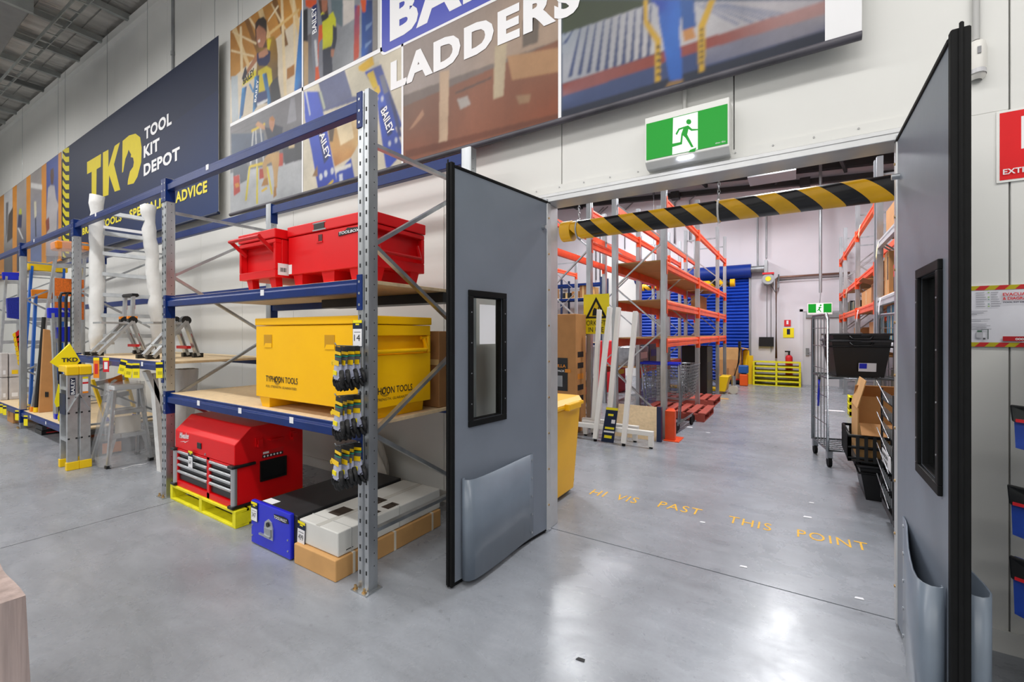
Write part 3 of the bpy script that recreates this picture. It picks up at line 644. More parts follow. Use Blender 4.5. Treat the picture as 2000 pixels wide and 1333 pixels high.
# ================================================================ exit sign over the opening
EX = [(-.792, -.324), (2.545, 2.805)]; EY = 2.79
t = thing('exit_sign', 'lit green running man exit sign above the open doorway', 'exit sign', (-.558, 2.9, 2.53))
b = MB(); b.prism([(-.797, EY, 2.512), (-.797, EY, 2.79), (-.797, 2.898, 2.79), (-.797, 2.898, 2.478), (-.797, 2.83, 2.478)], (.477, 0, 0)); b.build('housing', white_paint, t, bevel=.003)
p = Print(EY - .002); green = '#058a22'
p.rect(-.788, -.329, 2.525, 2.752, green)
p.w([(-.632, 2.527), (-.487, 2.527), (-.487, 2.748), (-.627, 2.748)], '#dfe6df')
face_m = print_mat('sign_face', .3)
face_m.node_tree.nodes['Principled BSDF'].inputs['Emission Strength'].default_value = .35
face_m.node_tree.links.new(face_m.node_tree.nodes['Attribute'].outputs['Color'], face_m.node_tree.nodes['Principled BSDF'].inputs['Emission Color'])
s3 = [[(825,755),(842,738),(858,755),(842,773)]]
for pts in ([(826,755),(830,744),(842,739),(854,744),(858,757),(852,769),(840,772),(829,767)], [(800,790),(838,778),(862,800),(898,800),(898,808),(858,812),(840,800),(832,835),(845,860),(872,912),(858,914),(822,855),(805,840),(800,895),(730,915),(722,910),(738,892),(790,882),(796,830),(808,798),(785,806),(768,838),(760,830),(778,798)]):
    p.sh(z3, pts, green)
p.sh(z3, [(850,930),(890,915),(880,940),(840,945)], green)
p.build('lit_panel', t, face_m)
stroke_text('lettering', 'ektor 40m', white_ink, (-.392, p.top(), 2.536), (1, 0, 0), (0, 0, 1), .010, t, width=.052, thick=.0005)
MB().box(-.60, -.52, EY + .006, EY + .03, 2.492, 2.501).build('emergency_lamp', mat('exit_led', '#ffffff', .3, emit='#e8ecff', es=14), t)
cn = thing('conduit', 'short white conduit rising behind the exit sign over the doorway', 'conduit', (-.58, 2.88, 2.81))
MB().cyl((-.58, 2.885, 2.795), (-.58, 2.885, 5.9), .012, 10).build('pipe', wall_white, cn)
cn = thing('conduit', 'grey conduit dropping down the wall to the motion sensor', 'conduit', (.69, 2.88, 2.8))
MB().cyl((.70, 2.885, 2.8), (.70, 2.885, 5.9), .013, 10).build('pipe', mat('conduit_grey', '#b6b6b4', .5), cn)
cn = thing('conduit', 'steel conduit running up the wall above the navy banner', 'conduit', (-8.2, 2.88, 5.3))
MB().cyl((-7.9, 2.885, 4.6), (-7.9, 2.885, 6.7), .022, 10).cyl((-7.9, 2.885, 5.62), (-7.9, 2.885, 5.68), .03, 10).build('pipe', galv2, cn)
# motion sensor
t = thing('motion_sensor', 'white wall-mounted motion sensor above the right door leaf', 'sensor', (.70, 2.9, 2.62))
b = MB()
for zz, r0, r1 in ((2.62, .03, .034), (2.65, .034, .035), (2.76, .035, .035), (2.79, .035, .03)): pass
pr = [(2.615, .022), (2.63, .034), (2.66, .037), (2.76, .037), (2.785, .033), (2.795, .02)]
b.grid(lambda u, v: (lambda i: (.70 + pr[i][1] * math.cos(PI + PI * u), 2.898 + pr[i][1] * 1.5 * math.sin(PI + PI * u), pr[i][0]))(int(round(v * 5))), 10, 5)
b.build('casing', mat('sensor_white', '#e4e2dc', .4), t)
MB().box(.694, .706, 2.838, 2.846, 2.72, 2.75).build('led_window', mat('sensor_led', '#8d8d90', .2), t)
MB().grid(lambda u, v: (.70 + .035 * math.cos(PI + PI * u), 2.894 + .057 * math.sin(PI + PI * u), 2.635 + .02 * v), 10, 1).build('lens', mat('lens_grey', '#c9c9cc', .2), t)
# fire extinguisher sign
t = thing('fire_sign', 'red fire extinguisher sign on the wall right of the door', 'sign', (.93, 2.9, 2.14))
MB().box(.768, 1.03, 2.893, 2.899, 2.13, 2.455).build('plate', white_paint, t)
p = Print(2.892); p.rect(.778, 1.02, 2.14, 2.445, '#dd1a20')
p.rect(.872, .93, 2.245, 2.40, '#eeeeee'); p.rect(.845, .855, 2.27, 2.41, '#eeeeee'); p.rect(.845, .90, 2.405, 2.415, '#eeeeee')
p.build('printed_face', t)
stroke_text('lettering', 'FIRE', white_ink, (.868, 2.888, 2.205), (1, 0, 0), (0, 0, 1), .024, t, width=.075, bold=.02, thick=.001)
stroke_text('lettering', 'EXTINGUISHER', white_ink, (.787, 2.888, 2.163), (1, 0, 0), (0, 0, 1), .025, t, width=.225, bold=.02, thick=.001)
# evacuation diagram
t = thing('evacuation_diagram', 'white evacuation diagram with red and yellow striped borders', 'sign', (.9, 2.9, 1.39))
MB().box(.60, 1.17, 2.892, 2.899, 1.385, 1.665).build('plate', white_paint, t)
p = Print(2.890); p.rect(.60, 1.17, 1.385, 1.665, '#dcdce4')
for z0, z1_ in ((1.385, 1.405), (1.645, 1.665)):
    for k in range(9):
        x = .60 + .064 * k; p.w([(x, z0), (x + .032, z0), (x + .05, z1_), (x + .018, z1_)], '#b5a91c'); p.w([(x + .032, z0), (x + .064, z0), (min(x + .082, 1.17), z1_), (x + .05, z1_)], '#c22a2c')
R_ = random.Random(3)
for k in range(7):
    z = 1.632 - .0105 * k
    for x0 in (.64, .70, .748): p.rect(x0, x0 + R_.uniform(.018, .035), z, z + .0025, '#8c8c94')
    if k % 3 != 1: p.rect(.738, .744, z - .001, z + .003, ('#7fae30', '#6d9a8a')[k % 2])
for k in range(13):
    z = 1.555 - .0075 * k
    if k not in (4, 8): p.rect(.62, .62 + R_.uniform(.06, .135), z, z + .002, '#85858e')
p.rect(.70, .722, 1.425, 1.452, '#b9b9c0'); p.rect(.703, .719, 1.452, 1.460, '#4a6a58'); p.rect(.737, .740, 1.42, 1.465, '#4c5c58'); p.rect(.715, .738, 1.463, 1.465, '#7c8484'); p.rect(.722, .73, 1.418, 1.426, '#4c4c50')
p.rect(.785, .852, 1.412, 1.433, '#b5202a')
p.w([(.862, 1.418), (.87, 1.41), (.885, 1.413), (.885, 1.438), (.875, 1.432)], '#2f6a58')
p.build('printed_face', t); yy = p.top()
for s_, m_, x, z, h_, w_ in (('EVACUATION', red_ink, .785, 1.615, .014, .115), ('& DIAGRAM', red_ink, .785, 1.597, .013, .085), ('TOOL KIT DEPOT SEA', navy_ink, .785, 1.583, .0065, .11), ('000', white_ink, .824, 1.416, .01, .026)):
    stroke_text('lettering', s_, m_, (x, yy, z), (1, 0, 0), (0, 0, 1), h_, t, width=w_, bold=.03, thick=.0005)

# ================================================================ crash doors
paper_m = paper
def crash_door(n, hx, hy, tx, ty, inner, label_dir):
    """leaf from hinge (hx,hy) to tip (tx,ty); inner = +1 when the face towards the opening is local -y"""
    L = math.hypot(tx - hx, ty - hy); rz = math.atan2(ty - hy, tx - hx)
    d = thing('door_%d' % n, None, None, (hx, hy, 0), rz, kind='structure')
    Z0, Z1, th = .03, 2.385, .02
    wx0, wx1, wz0, wz1 = .535, .80, .93, 1.665
    b = MB(); e = .018
    b.box(.03, wx0, -th, th, Z0, Z1).box(wx1, L - e, -th, th, Z0, Z1).box(wx0, wx1, -th, th, Z0, wz0).box(wx0, wx1, -th, th, wz1, Z1)
    b.build('leaf', grey_door, d, w=False)
    g_ = MB().box(L - e, L + .012, -th - .004, th + .004, .01, Z1 + .03).box(L + .012, L + .02, -.006, .006, .01, Z1 + .045)
    g_.build('edge_gasket', black_rubber, d, w=False, bevel=.004)
    MB().box(.0, L - e, -th - .006, th + .006, Z1, Z1 + .018).build('top_gasket', black_rubber, d, w=False, bevel=.003)
    MB().box(.03, L - e, -.012, .012, .006, Z0).build('bottom_gasket', black_rubber, d, w=False)
    h_ = MB().box(-.01, .04, -th - .006, th + .006, .02, Z1 + .01).build('hinge_post', trim_m, d, w=False, bevel=.006, seg=2)
    s_ = MB()
    for k in range(9):
        for sg in (-1, 1): s_.cyl((.022, sg * (th + .005), .2 + .26*k), (.022, sg * (th + .011), .2 + .26*k), .007, 8)
    s_.build('screws', steel_bolt, d, w=False)
    MB().cyl((.015, 0, Z1 + .01), (.015, 0, Z1 + .06), .02, 12).box(-.01, .05, -.025, .025, Z1 + .012, Z1 + .03).build('top_pivot', galv, d, w=False)
    MB().cyl((.015, 0, .0), (.015, 0, .03), .022, 12).box(-.02, .05, -.02, .02, .004, .012).build('floor_pivot', galv, d, w=False)
    f = MB(); r = .036
    for sg in (-1, 1):
        y0, y1 = sorted((sg * th, sg * (th + .014)))
        f.box(wx0 - r, wx1 + r, y0, y1, wz1, wz1 + r).box(wx0 - r, wx1 + r, y0, y1, wz0 - r, wz0).box(wx0 - r, wx0, y0, y1, wz0, wz1).box(wx1, wx1 + r, y0, y1, wz0, wz1)
    f.box(wx0, wx0 + .006, -th, th, wz0, wz1).box(wx1 - .006, wx1, -th, th, wz0, wz1).box(wx0, wx1, -th, th, wz0, wz0 + .006).box(wx0, wx1, -th, th, wz1 - .006, wz1)
    fr = f.build('window_frame', black_rubber, d, w=False, bevel=.005, seg=2)
    MB().box(wx0 + .004, wx1 - .004, -.003, .003, wz0 + .004, wz1 - .004).build('window_pane', glassm, d, w=False)
    bs = MB()
    for k in range(4):
        zz = wz0 + .1 + .18*k
        for sg in (-1, 1):
            for xx in (wx0 - r/2, wx1 + r/2): bs.cyl((xx, sg * (th + .012), zz), (xx, sg * (th + .016), zz), .004, 6)
    bs.build('frame_screws', galv, d, w=False)
    # teardrop bumpers bolted on both faces
    for sg in (-1, 1):
        prof = [(.21, .024), (.26, .026), (.33, .032), (.41, .044), (.5, .057), (.6, .071), (.7, .082), (.79, .09), (.85, .09), (.882, .08), (.897, .062), (.897, .042), (.888, .03), (.872, .03)]
        m_ = MB(); n_ = len(prof)
        tb = [(.62 - .0 * i) for i in range(n_)]
        V = []
        for (x, o_) in prof: V += [(x, sg * o_, .035), (x, sg * o_, .61)]
        m_.add(V, [(2*i, 2*i+2, 2*i+3, 2*i+1) for i in range(n_ - 1)], True)
        m_.build('bumper', grey_bump, d, w=False, solid=.006)
        k_ = MB()
        for k in range(5): k_.cyl((.225, sg * (th + .002), .07 + .125*k), (.225, sg * (th + .010), .07 + .125*k), .008, 8)
        k_.build('bumper_bolts', galv, d, w=False)
    MB().cyl((.09, -inner * th, 2.20), (.09, -inner * (th + .03), 2.20), .014, 10).build('door_stop', galv, d, w=False)
    return d
dl_ = crash_door(1, -1.535, 2.885, -1.655, 1.935, -1, 'left')
dr_ = crash_door(2, .437, 2.885, .438, 1.955, 1, 'right')
MB().box(.60, .74, .022, .024, 1.38, 1.62).build('paper_notice', paper, dl_, w=False)
# ================================================================ blue and galvanised racking along the front wall
UX = [-2.045, -4.70, -7.30, -9.88, -12.45]; RY0, RY1, RH = 1.685, 2.60, 2.81
rack = thing('pallet_rack', 'long galvanised and blue pallet racking standing along the white wall', 'rack', (-7.2, 2.1, 0))
def upright_mesh(flip=1, dark=False):
    b = MB(); w, d = .045, .035
    prof = [(-w,-d),(-.012,-d),(-.007,-d+.01),(.007,-d+.01),(.012,-d),(w,-d),(w,d-.008),(w-.008,d),(-w+.008,d),(-w,d-.008)]
    b.prism([(x, y * flip, 0) for x, y in prof], (0, 0, RH)); return b
def make_upright(x, y, flip, detail):
    b = upright_mesh(flip); b.xf(Matrix.Translation((x, y, 0))); u = b.build('upright', galv, rack)
    yf = y - flip * .035
    if detail:
        s_ = MB()
        for k in range(37):
            z = .10 + .072 * k
            for dx in (-.026, .026): s_.cbox((x + dx, yf - flip * .0004, z + (.0 if dx < 0 else .006)), (.0085, .003, .022))
            s_.cyl((x + .0444, y + flip * .004, z + .036), (x + .0457, y + flip * .004, z + .036), (.0035), 6)
        sl = s_.build('slots', dark_slot, u); sl['kind'] = 'stuff'
    MB().box(x - .065, x + .065, y - flip * .035 - .035, y - flip * .035 + .08, 0, .006).build('base_plate', galv, u)
    for dx in (-.045, .03):
        MB().cyl((x + dx, yf - .018, .004), (x + dx, yf - .018, .03), .008, 6).cyl((x + dx, yf - .018, .006), (x + dx, yf - .018, .012), .014, 8).build('anchor_bolt', steel_bolt, u)
for i, x in enumerate(UX):
    make_upright(x, RY0, 1, i < 3); make_upright(x, RY1, -1, i < 2)
    for za, ya, zb, yb in ((.32, RY0, .32, RY1), (.32, RY1, .87, RY0), (.87, RY0, 1.41, RY1), (1.41, RY1, 1.95, RY0), (1.95, RY0, 2.50, RY1), (2.52, RY0, 2.52, RY1)):
        s_ = 1 if yb > ya else -1
        MB().bar((x + .012, ya + s_ * .02, za), (x + .012, yb - s_ * .02, zb), .022, .034, (1, 0, 0)).build('brace', galv, rack)
def make_beam(x0, x1, y, zt, h=.085, front=1, m=None, labels=()):
    """stepped beam between two uprights; front=1 faces the aisle"""
    m = m or blue_steel; f = -front; xa, xb = x0 + .045, x1 - .045; z0 = zt - h
    P = [(y + f*.032, z0), (y + f*.032, z0 + h*.62), (y + f*.012, z0 + h*.70), (y + f*.012, zt), (y - f*.022, zt), (y - f*.022, z0)]
    bm_ = MB().prism([(xa, q[0], q[1]) for q in P], (xb - xa, 0, 0)).build('beam', m, rack, bevel=.003)
    for xe, sg in ((xa, -1), (xb, 1)):
        c = MB().box(*sorted((xe - sg*.002, xe + sg*.042)), *sorted((y + f*.036, y + f*.042)), zt - .18, zt + .02).box(*sorted((xe - sg*.004, xe + sg*.0005)), *sorted((y + f*.042, y - f*.03)), zt - .18, zt + .02)
        c.build('end_connector', m, bm_)
        h_ = MB()
        for k in range(3): h_.cyl((xe + sg*.018, y + f*.0422, zt - .15 + .065*k), (xe + sg*.018, y + f*.0432, zt - .15 + .065*k), .008, 8)
        h_.build('connector_rivets', galv, bm_)['kind'] = 'stuff'
    for lx in labels:
        MB().box(lx - .022, lx + .022, y + f*.0335, y + f*.0325, z0 + h*.35, z0 + h*.85).build('shelf_label', paper, bm_)
    return bm_
def make_board(x0, x1, zt, y0=RY0 - .005, y1=RY1 + .05, n=2, m=None):
    for k in range(n):
        a = x0 + (x1 - x0) * k / n; c = x0 + (x1 - x0) * (k + 1) / n
        MB().box(a + .002, c - .002, y0, y1, zt - .02, zt + .002).build('shelf_board', m or chip, rack, bevel=.002)
for i in range(4):
    x1, x0 = UX[i], UX[i + 1]
    make_beam(x0, x1, RY0, 2.785, labels=(x0 + .8,)); make_beam(x0, x1, RY1, 2.785, front=-1)
    if i == 0: lv = [(1.757, (-3.1,)), (.915, (-4.05, -3.4, -2.75))]
    elif i == 1: lv = [(1.185, (-5.2,))]
    else: lv = [(.27, (x0 + .6, x0 + 1.4))]
    for z, lb in lv:
        make_beam(x0, x1, RY0, z, .08, labels=lb); make_beam(x0, x1, RY1, z, .08, front=-1)
        make_board(x0 + .05, x1 - .05, z)
    if i > 0: make_beam(x0, x1, RY1, 1.95, .08, front=-1)
MB().box(-3.5, -2.10, 2.38, 2.56, 1.665, 1.735).build('dark_bar', black_plastic, rack)  # black bar below the rear part of the upper shelf

# ================================================================ job boxes on the near bay
def job_box(root, x0, x1, y0, y1, z0, z1, leg, m, m2, recess, rz0, rz1, lid=.07, legs=()):
    """recess: 'right' or 'front' end recess between heights rz0..rz1"""
    b = MB(); zl = z1 - lid; dpt = .05; e = .025
    if recess == 'right':
        b.box(x0, x1 - dpt, y0, y1, z0, zl).box(x1 - dpt, x1, y0, y1, z0, rz0).box(x1 - dpt, x1, y0, y1, rz1, zl).box(x1 - dpt, x1, y0, y0 + e, rz0, rz1).box(x1 - dpt, x1, y1 - e, y1, rz0, rz1)
    else:
        b.box(x0, x1, y0 + dpt, y1, z0, zl).box(x0, x1, y0, y0 + dpt, z0, rz0).box(x0, x1, y0, y0 + dpt, rz1, zl).box(x0, x0 + e, y0, y0 + dpt, rz0, rz1).box(x1 - e, x1, y0, y0 + dpt, rz0, rz1)
    b.build('body', m, root, bevel=.004)
    MB().box(x0 - .006, x1 + .006, y0 - .006, y1 + .006, zl + .004, z1).build('lid', m, root, bevel=.006, seg=2)
    for L in legs: 
        b = MB(); lx0, lx1, ly0, ly1 = L; t_ = .018
        b.prism([(lx0, ly0, z0), (lx1, ly0, z0), (lx1 - t_, ly0 + .01, leg), (lx0 + t_, ly0 + .01, leg)], (0, ly1 - ly0 - .02, 0))
        b.build('skid', m, root)
tb = thing('job_box', 'large yellow steel tool box on the middle shelf of the blue racking', 'tool box', (-2.72, 2.0, .917))
x0, x1, y0, y1 = -3.30, -2.115, 1.715, 2.27
job_box(tb, x0, x1, y0, y1, .99, 1.552, .918, yellow_paint, yellow_paint, 'right', 1.315, 1.43, .055, ((x0 + .03, x0 + .16, y0 + .01, y1 - .01), (x1 - .30, x1 - .04, y0 + .01, y1 - .01)))
MB().cyl((x1 + .012, y0 + .06, 1.335), (x1 + .012, y1 - .06, 1.335), .014, 10).bar((x1 + .012, y1 - .05, 1.335), (x1 - .02, y1 - .05, 1.415), .012, .02).bar((x1 + .012, y0 + .05, 1.335), (x1 - .02, y0 + .05, 1.415), .012, .02).cyl((x1 - .02, y1 - .075, 1.415), (x1 - .02, y1 - .025, 1.415), .012, 8).build('handle', yellow_paint, tb)
for lx in (-3.19, -2.49):
    q = MB(); q.prism([(lx, y0 - .001, 1.435), (lx + .10, y0 - .001, 1.435), (lx + .10, y0 - .001, 1.345), (lx, y0 - .001, 1.345)], (0, -.0015, 0)); q.build('latch_recess', mat('yellow_recess_shade', '#c89200', .4), tb)  # flat plate; the recess's shade is put into its darker yellow
    MB().prism([(lx, y0 - .003, 1.345), (lx + .10, y0 - .003, 1.345), (lx + .10, y0 - .003, 1.375), (lx + .02, y0 - .003, 1.375)], (0, -.001, 0)).build('latch_lip', yellow_paint, tb)
def typhoon(org, ux, wd):
    ux = Vector(ux); o_ = Vector(org)
    stroke_text('lettering', 'TYPHOON TOOLS', black_ink, o_, ux, (0, 0, 1), .042, tb, width=wd, bold=.008, thick=.0015)
    stroke_text('lettering', 'FULL STRENGTH. GUARANTEED.', black_ink, o_ + Vector((0, 0, -.04)), ux, (0, 0, 1), .016, tb, width=wd * .98, thick=.0015, slant=.2)
    cn_ = o_ + ux * (wd * .37) + Vector((0, 0, .018)); nrm = ux.cross(Vector((0, 0, 1)))
    sw = MB()
    for k in range(3):
        pts = []
        for j in range(12):
            a = j / 11 * 4.6 + k * 1.3; r = .018 + .007 * k; pts.append(cn_ + nrm * .002 + ux * (r * 1.1 * math.cos(a)) + Vector((0, 0, r * math.sin(a))))
        sw.tube(pts, .0012, 4)
    sw.build('swirl_mark', black_ink, tb)['kind'] = 'stuff'
typhoon((-3.165, y0 - .001, 1.105), (1, 0, 0), .385)
typhoon((x1 + .001, 1.735, 1.075), (0, 1, 0), .36)
# big red box on the upper shelf
tb = thing('job_box', 'long red steel tool box on the top shelf beside a smaller one', 'tool box', (-2.64, 2.06, 1.759))
x0, x1, y0, y1 = -3.075, -2.20, 1.825, 2.30
job_box(tb, x0, x1, y0, y1, 1.862, 2.205, 1.76, red_paint, red_dark, 'right', 1.93, 2.10, .075, ((x0 + .03, x0 + .14, y0 + .02, y1 - .02), (x0 + .36, x0 + .50, y0 + .02, y1 - .02), (x1 - .22, x1 - .12, y0 + .02, y1 - .02)))
for yy in (y0 + .08, y1 - .09): MB().prism([(x1 - .002, yy - .04, 1.87), (x1 - .002, yy + .04, 1.87), (x1 - .03, yy + .03, 1.762), (x1 - .03, yy - .03, 1.762)], (-.03, 0, 0)).build('leg', red_paint, tb)
MB().cyl((x1 + .012, y0 + .07, 1.96), (x1 + .012, y1 - .05, 1.96), .011, 10).bar((x1 + .012, y1 - .05, 1.96), (x1 - .02, y1 - .05, 2.05), .01, .018).bar((x1 + .012, y0 + .07, 1.96), (x1 - .02, y0 + .07, 2.05), .01, .018).build('handle', red_dark, tb)
MB().box(-2.76, -2.645, y0 - .009, y0 - .005, 2.148, 2.185).build('lid_handle_hole', black_plastic, tb)
MB().box(-2.775, -2.63, y0 - .008, y0 - .004, 2.138, 2.147).box(-2.775, -2.63, y0 - .008, y0 - .004, 2.186, 2.192).build('hole_rim', galv2, tb)
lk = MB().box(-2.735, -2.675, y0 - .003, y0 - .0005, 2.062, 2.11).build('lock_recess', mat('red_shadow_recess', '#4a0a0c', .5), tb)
MB().box(-2.735, -2.715, y0 - .005, y0 - .003, 2.066, 2.108).box(-2.738, -2.672, y0 - .006, y0 - .001, 2.056, 2.064).build('lock_lip', red_paint, lk)
MB().prism([(-2.50, y0 - .001, 2.075), (-2.50, y0 - .001, 2.10), (-2.43, y0 - .001, 2.105), (-2.41, y0 - .001, 2.12), (-2.37, y0 - .001, 2.115), (-2.27, y0 - .001, 2.11), (-2.27, y0 - .001, 2.085), (-2.38, y0 - .001, 2.08)], (0, -.004, 0)).build('badge', black_ink, tb)
stroke_text('lettering', 'TOOLBOX', white_ink, (-2.49, y0 - .006, 2.083), (1, 0, 0), (0, 0, 1), .018, tb, width=.2, bold=.02, thick=.001, slant=.2)
MB().box(-3.07, -3.03, y0 - .002, y0 - .0005, 1.868, 1.935).build('barcode_sticker', paper, tb)
# small red box with its carry handle raised
tb = thing('job_box', 'small red steel tool box with raised handle on the top shelf', 'tool box', (-3.36, 2.05, 1.759))
x0, x1, y0, y1 = -3.60, -3.105, 1.745, 2.36
job_box(tb, x0, x1, y0, y1, 1.845, 2.19, 1.76, red_paint, red_dark, 'front', 1.90, 2.09, .07, ())
for lx in (x0 + .05, x1 - .13):
    for yy in (y0 + .03, y1 - .1): MB().prism([(lx, yy, 1.85), (lx + .08, yy, 1.85), (lx + .075, yy + .01, 1.762), (lx + .02, yy + .01, 1.762)], (0, .05, 0)).build('leg', red_paint, tb)
MB().cyl((x0 + .035, y0 - .085, 2.125), (x1 - .045, y0 - .085, 2.125), .013, 10).bar((x0 + .05, y0 - .085, 2.125), (x0 + .05, y0 + .03, 2.03), .012, .026).bar((x1 - .06, y0 - .085, 2.125), (x1 - .06, y0 + .03, 2.03), .012, .026).build('handle', red_dark, tb)
st = MB().box(x1 + .0005, x1 + .002, y0 + .02, y0 + .10, 1.862, 1.945).build('barcode_sticker', paper, tb)
sb = MB()
for k in range(8): sb.box(x1 + .002, x1 + .0026, y0 + .035 + .006*k, y0 + .0375 + .006*k + .001*(k % 3), 1.885, 1.915)
sb.build('barcode', black_ink, tb)['kind'] = 'stuff'

# ================================================================ red roller chest on a yellow pallet
pl = thing('pallet', 'bright yellow pallet under the red tool chest', 'pallet', (-4.04, 2.2, 0))
PX0, PX1, PY0, PY1 = -4.60, -3.48, 1.66, 2.24
for y in (PY0, (PY0 + PY1)/2 - .02, PY1 - .045):
    for x in (PX0, (PX0 + PX1)/2 - .02, PX1 - .045): MB().box(x, x + .045, y, y + .045, .018, .108).build('block', yellow_pal, pl)
for x in (PX0, (PX0 + PX1)/2 - .02, PX1 - .045): MB().box(x, x + .045, PY0 + .045, PY1 - .045, .02, .106).build('stringer', yellow_pal, pl)
for k in range(7):
    y = PY0 + (PY1 - PY0 - .10) * k / 6
    MB().box(PX0, PX1, y, y + .10, .108, .128).build('top_board', yellow_pal, pl, bevel=.002)
for k in range(4):
    y = PY0 + (PY1 - PY0 - .10) * k / 3
    MB().box(PX0, PX1, y, y + .10, 0, .018).build('bottom_board', yellow_pal, pl, bevel=.002)
ch = thing('tool_chest', 'red tool chest with sloped lid and silver drawer pulls on yellow pallet', 'tool chest', (-4.03, 1.95, .13))
cx0, cx1, cy0, cy1, cz = -4.54, -3.525, 1.675, 2.22, .131
MB().prism([(cx0, cy0 + .03, cz), (cx0, cy0 + .03, .455), (cx0, cy0, .455), (cx0, cy0, .607), (cx0, cy0 + .12, .725), (cx0, cy1, .725), (cx0, cy1, cz)], (cx1 - cx0, 0, 0)).build('body', red_paint, ch, bevel=.004)
xm = cx0 + .60
b = MB(); b.box(cx0, cx0 + .05, cy0, cy0 + .03, cz, .452).box(cx1 - .05, cx1, cy0, cy0 + .03, cz, .452).box(xm - .02, xm + .02, cy0, cy0 + .03, cz, .452).box(cx0 + .05, cx1 - .05, cy0, cy0 + .03, cz, .175).box(cx0 + .05, cx1 - .05, cy0, cy0 + .03, .438, .452)
b.build('drawer_frame', red_paint, ch)
pull = mat('silver_pull', '#b9bcc0', .3, .6); drw = mat('drawer_black', '#1b1c1f', .4)
for xa, xb in ((cx0 + .052, xm - .022), (xm + .022, cx1 - .052)):
    zt = .436
    for k in range(4):
        hgt = .056 if k < 3 else .085
        dw = MB().box(xa, xb, cy0 + .014, cy0 + .028, zt - hgt + .004, zt).build('drawer', drw, ch)
        MB().cyl((xa, cy0 + .006, zt - .013), (xb, cy0 + .006, zt - .013), .013, 10).build('drawer_pull', pull, dw)
        zt -= hgt
for xc in (cx0 + .012, cx1 - .012):
    MB().cyl((xc, cy0 + .002, .15), (xc, cy0 + .002, .44), .022, 12).build('corner_post', pull, ch)
    s_ = 1 if xc > -4 else -1
    for z in (.145, .445):
        MB().box(xc - .045, xc + .03, cy0 - .028, cy0 + .02, z - .012, z + .012).box(*sorted((xc + s_*.012, xc + s_*.032)), cy0 - .02, cy0 + .15, z - .012, z + .012).build('corner_bumper', black_plastic, ch, bevel=.008, seg=2)
MB().box(-4.12, -4.05, cy0 - .006, cy0 - .0005, .505, .555).build('lid_latch', black_plastic, ch, bevel=.003)
MB().cyl((-3.985, cy0 - .004, .475), (-3.985, cy0, .475), .009, 10).build('key_lock', galv, ch)
stroke_text('lettering', 'Milwaukee', white_ink, (-4.455, cy0 - .001, .545), (1, 0, .08), (0, 0, 1), .05, ch, width=.18, bold=.02, thick=.001, slant=.5)
MB().prism([(-4.45, cy0 - .001, .515), (-4.36, cy0 - .001, .532), (-4.355, cy0 - .001, .524), (-4.27, cy0 - .001, .548), (-4.35, cy0 - .001, .518), (-4.36, cy0 - .001, .526)], (0, -.001, 0)).build('bolt_mark', white_ink, ch)
MB().box(cx1 + .0005, cx1 + .008, 1.86, 2.07, .285, .445).box(cx1 + .008, cx1 + .014, 1.86, 2.07, .285, .30).box(cx1 + .008, cx1 + .014, 1.86, 2.07, .43, .445).box(cx1 + .008, cx1 + .014, 1.86, 1.875, .30, .43).box(cx1 + .008, cx1 + .014, 2.055, 2.07, .30, .43).build('power_panel', black_plastic, ch)
st = MB().box(cx1 + .0005, cx1 + .002, 1.875, 2.05, .462, .52).build('sticker', red_dark, ch)
MB().box(cx1 + .002, cx1 + .003, 1.88, 2.045, .464, .488).build('sticker_icons', black_ink, st)
MB().box(cx1 + .002, cx1 + .003, 1.885, 1.93, .495, .51).build('sticker_mark', white_ink, st)
b = MB()
for k in range(6): b.cyl((cx1 + .003, 1.895 + .026*k, .476), (cx1 + .0036, 1.895 + .026*k, .476), .008, 8)
b.build('sticker_symbols', paper, ch)['kind'] = 'stuff'
for y in (1.85, 2.13): MB().box(cx1, cx1 + .012, y - .025, y + .025, .565, .635).box(cx1 + .012, cx1 + .03, y - .018, y + .018, .565, .585).box(cx1 + .03, cx1 + .036, y - .018, y + .018, .565, .62).build('bracket', red_paint, ch)
MB().box(cx1, cx1 + .05, 1.92, 2.03, .60, .606).build('side_shelf', red_paint, ch)

# ================================================================ floor level of the near bay
vb = thing('truck_drawer', 'long black storage drawer with a bright blue front on the floor', 'tool drawer', (-2.93, 2.1, 0))
MB().box(-3.12, -2.665, 1.64, 2.52, .012, .285).build('body', mat('drawer_body', '#232326', .55, 0, .25, 6), vb, bevel=.004)
bf = MB().box(-3.165, -2.695, 1.612, 1.64, .008, .298).build('drawer_front', mat('vivid_blue', '#1a26c8', .35), vb, bevel=.006, seg=2)
lt = MB().prism([(-2.99, 1.611, .085), (-2.885, 1.611, .085), (-2.885, 1.611, .16), (-2.90, 1.611, .20), (-2.94, 1.611, .215), (-2.98, 1.611, .19), (-2.99, 1.611, .15)], (0, -.006, 0)).build('latch_plate', alu, bf)
MB().cyl((-2.935, 1.604, .182), (-2.935, 1.596, .182), .016, 12).build('latch_lock', black_plastic, vb)
MB().box(-2.975, -2.90, 1.598, 1.606, .11, .155).bar((-3.03, 1.597, .105), (-2.90, 1.597, .105), .012, .012).build('latch_paddle', galv, vb)
MB().prism([(-2.875, 1.611, .242), (-2.875, 1.611, .262), (-2.77, 1.611, .268), (-2.72, 1.611, .262), (-2.71, 1.611, .235), (-2.78, 1.611, .228)], (0, -.003, 0)).build('badge', black_ink, vb)
stroke_text('lettering', 'TOOLVAULT', white_ink, (-2.87, 1.607, .238), (1, 0, 0), (0, 0, 1), .02, vb, width=.145, bold=.02, thick=.001, slant=.1)
b = MB()
for x in (-3.145, -2.72): b.cyl((x, 1.612, .06), (x, 1.607, .06), .006, 8).cyl((x, 1.612, .13), (x, 1.607, .13), .006, 8)
b.build('rivets', galv, vb)['kind'] = 'stuff'
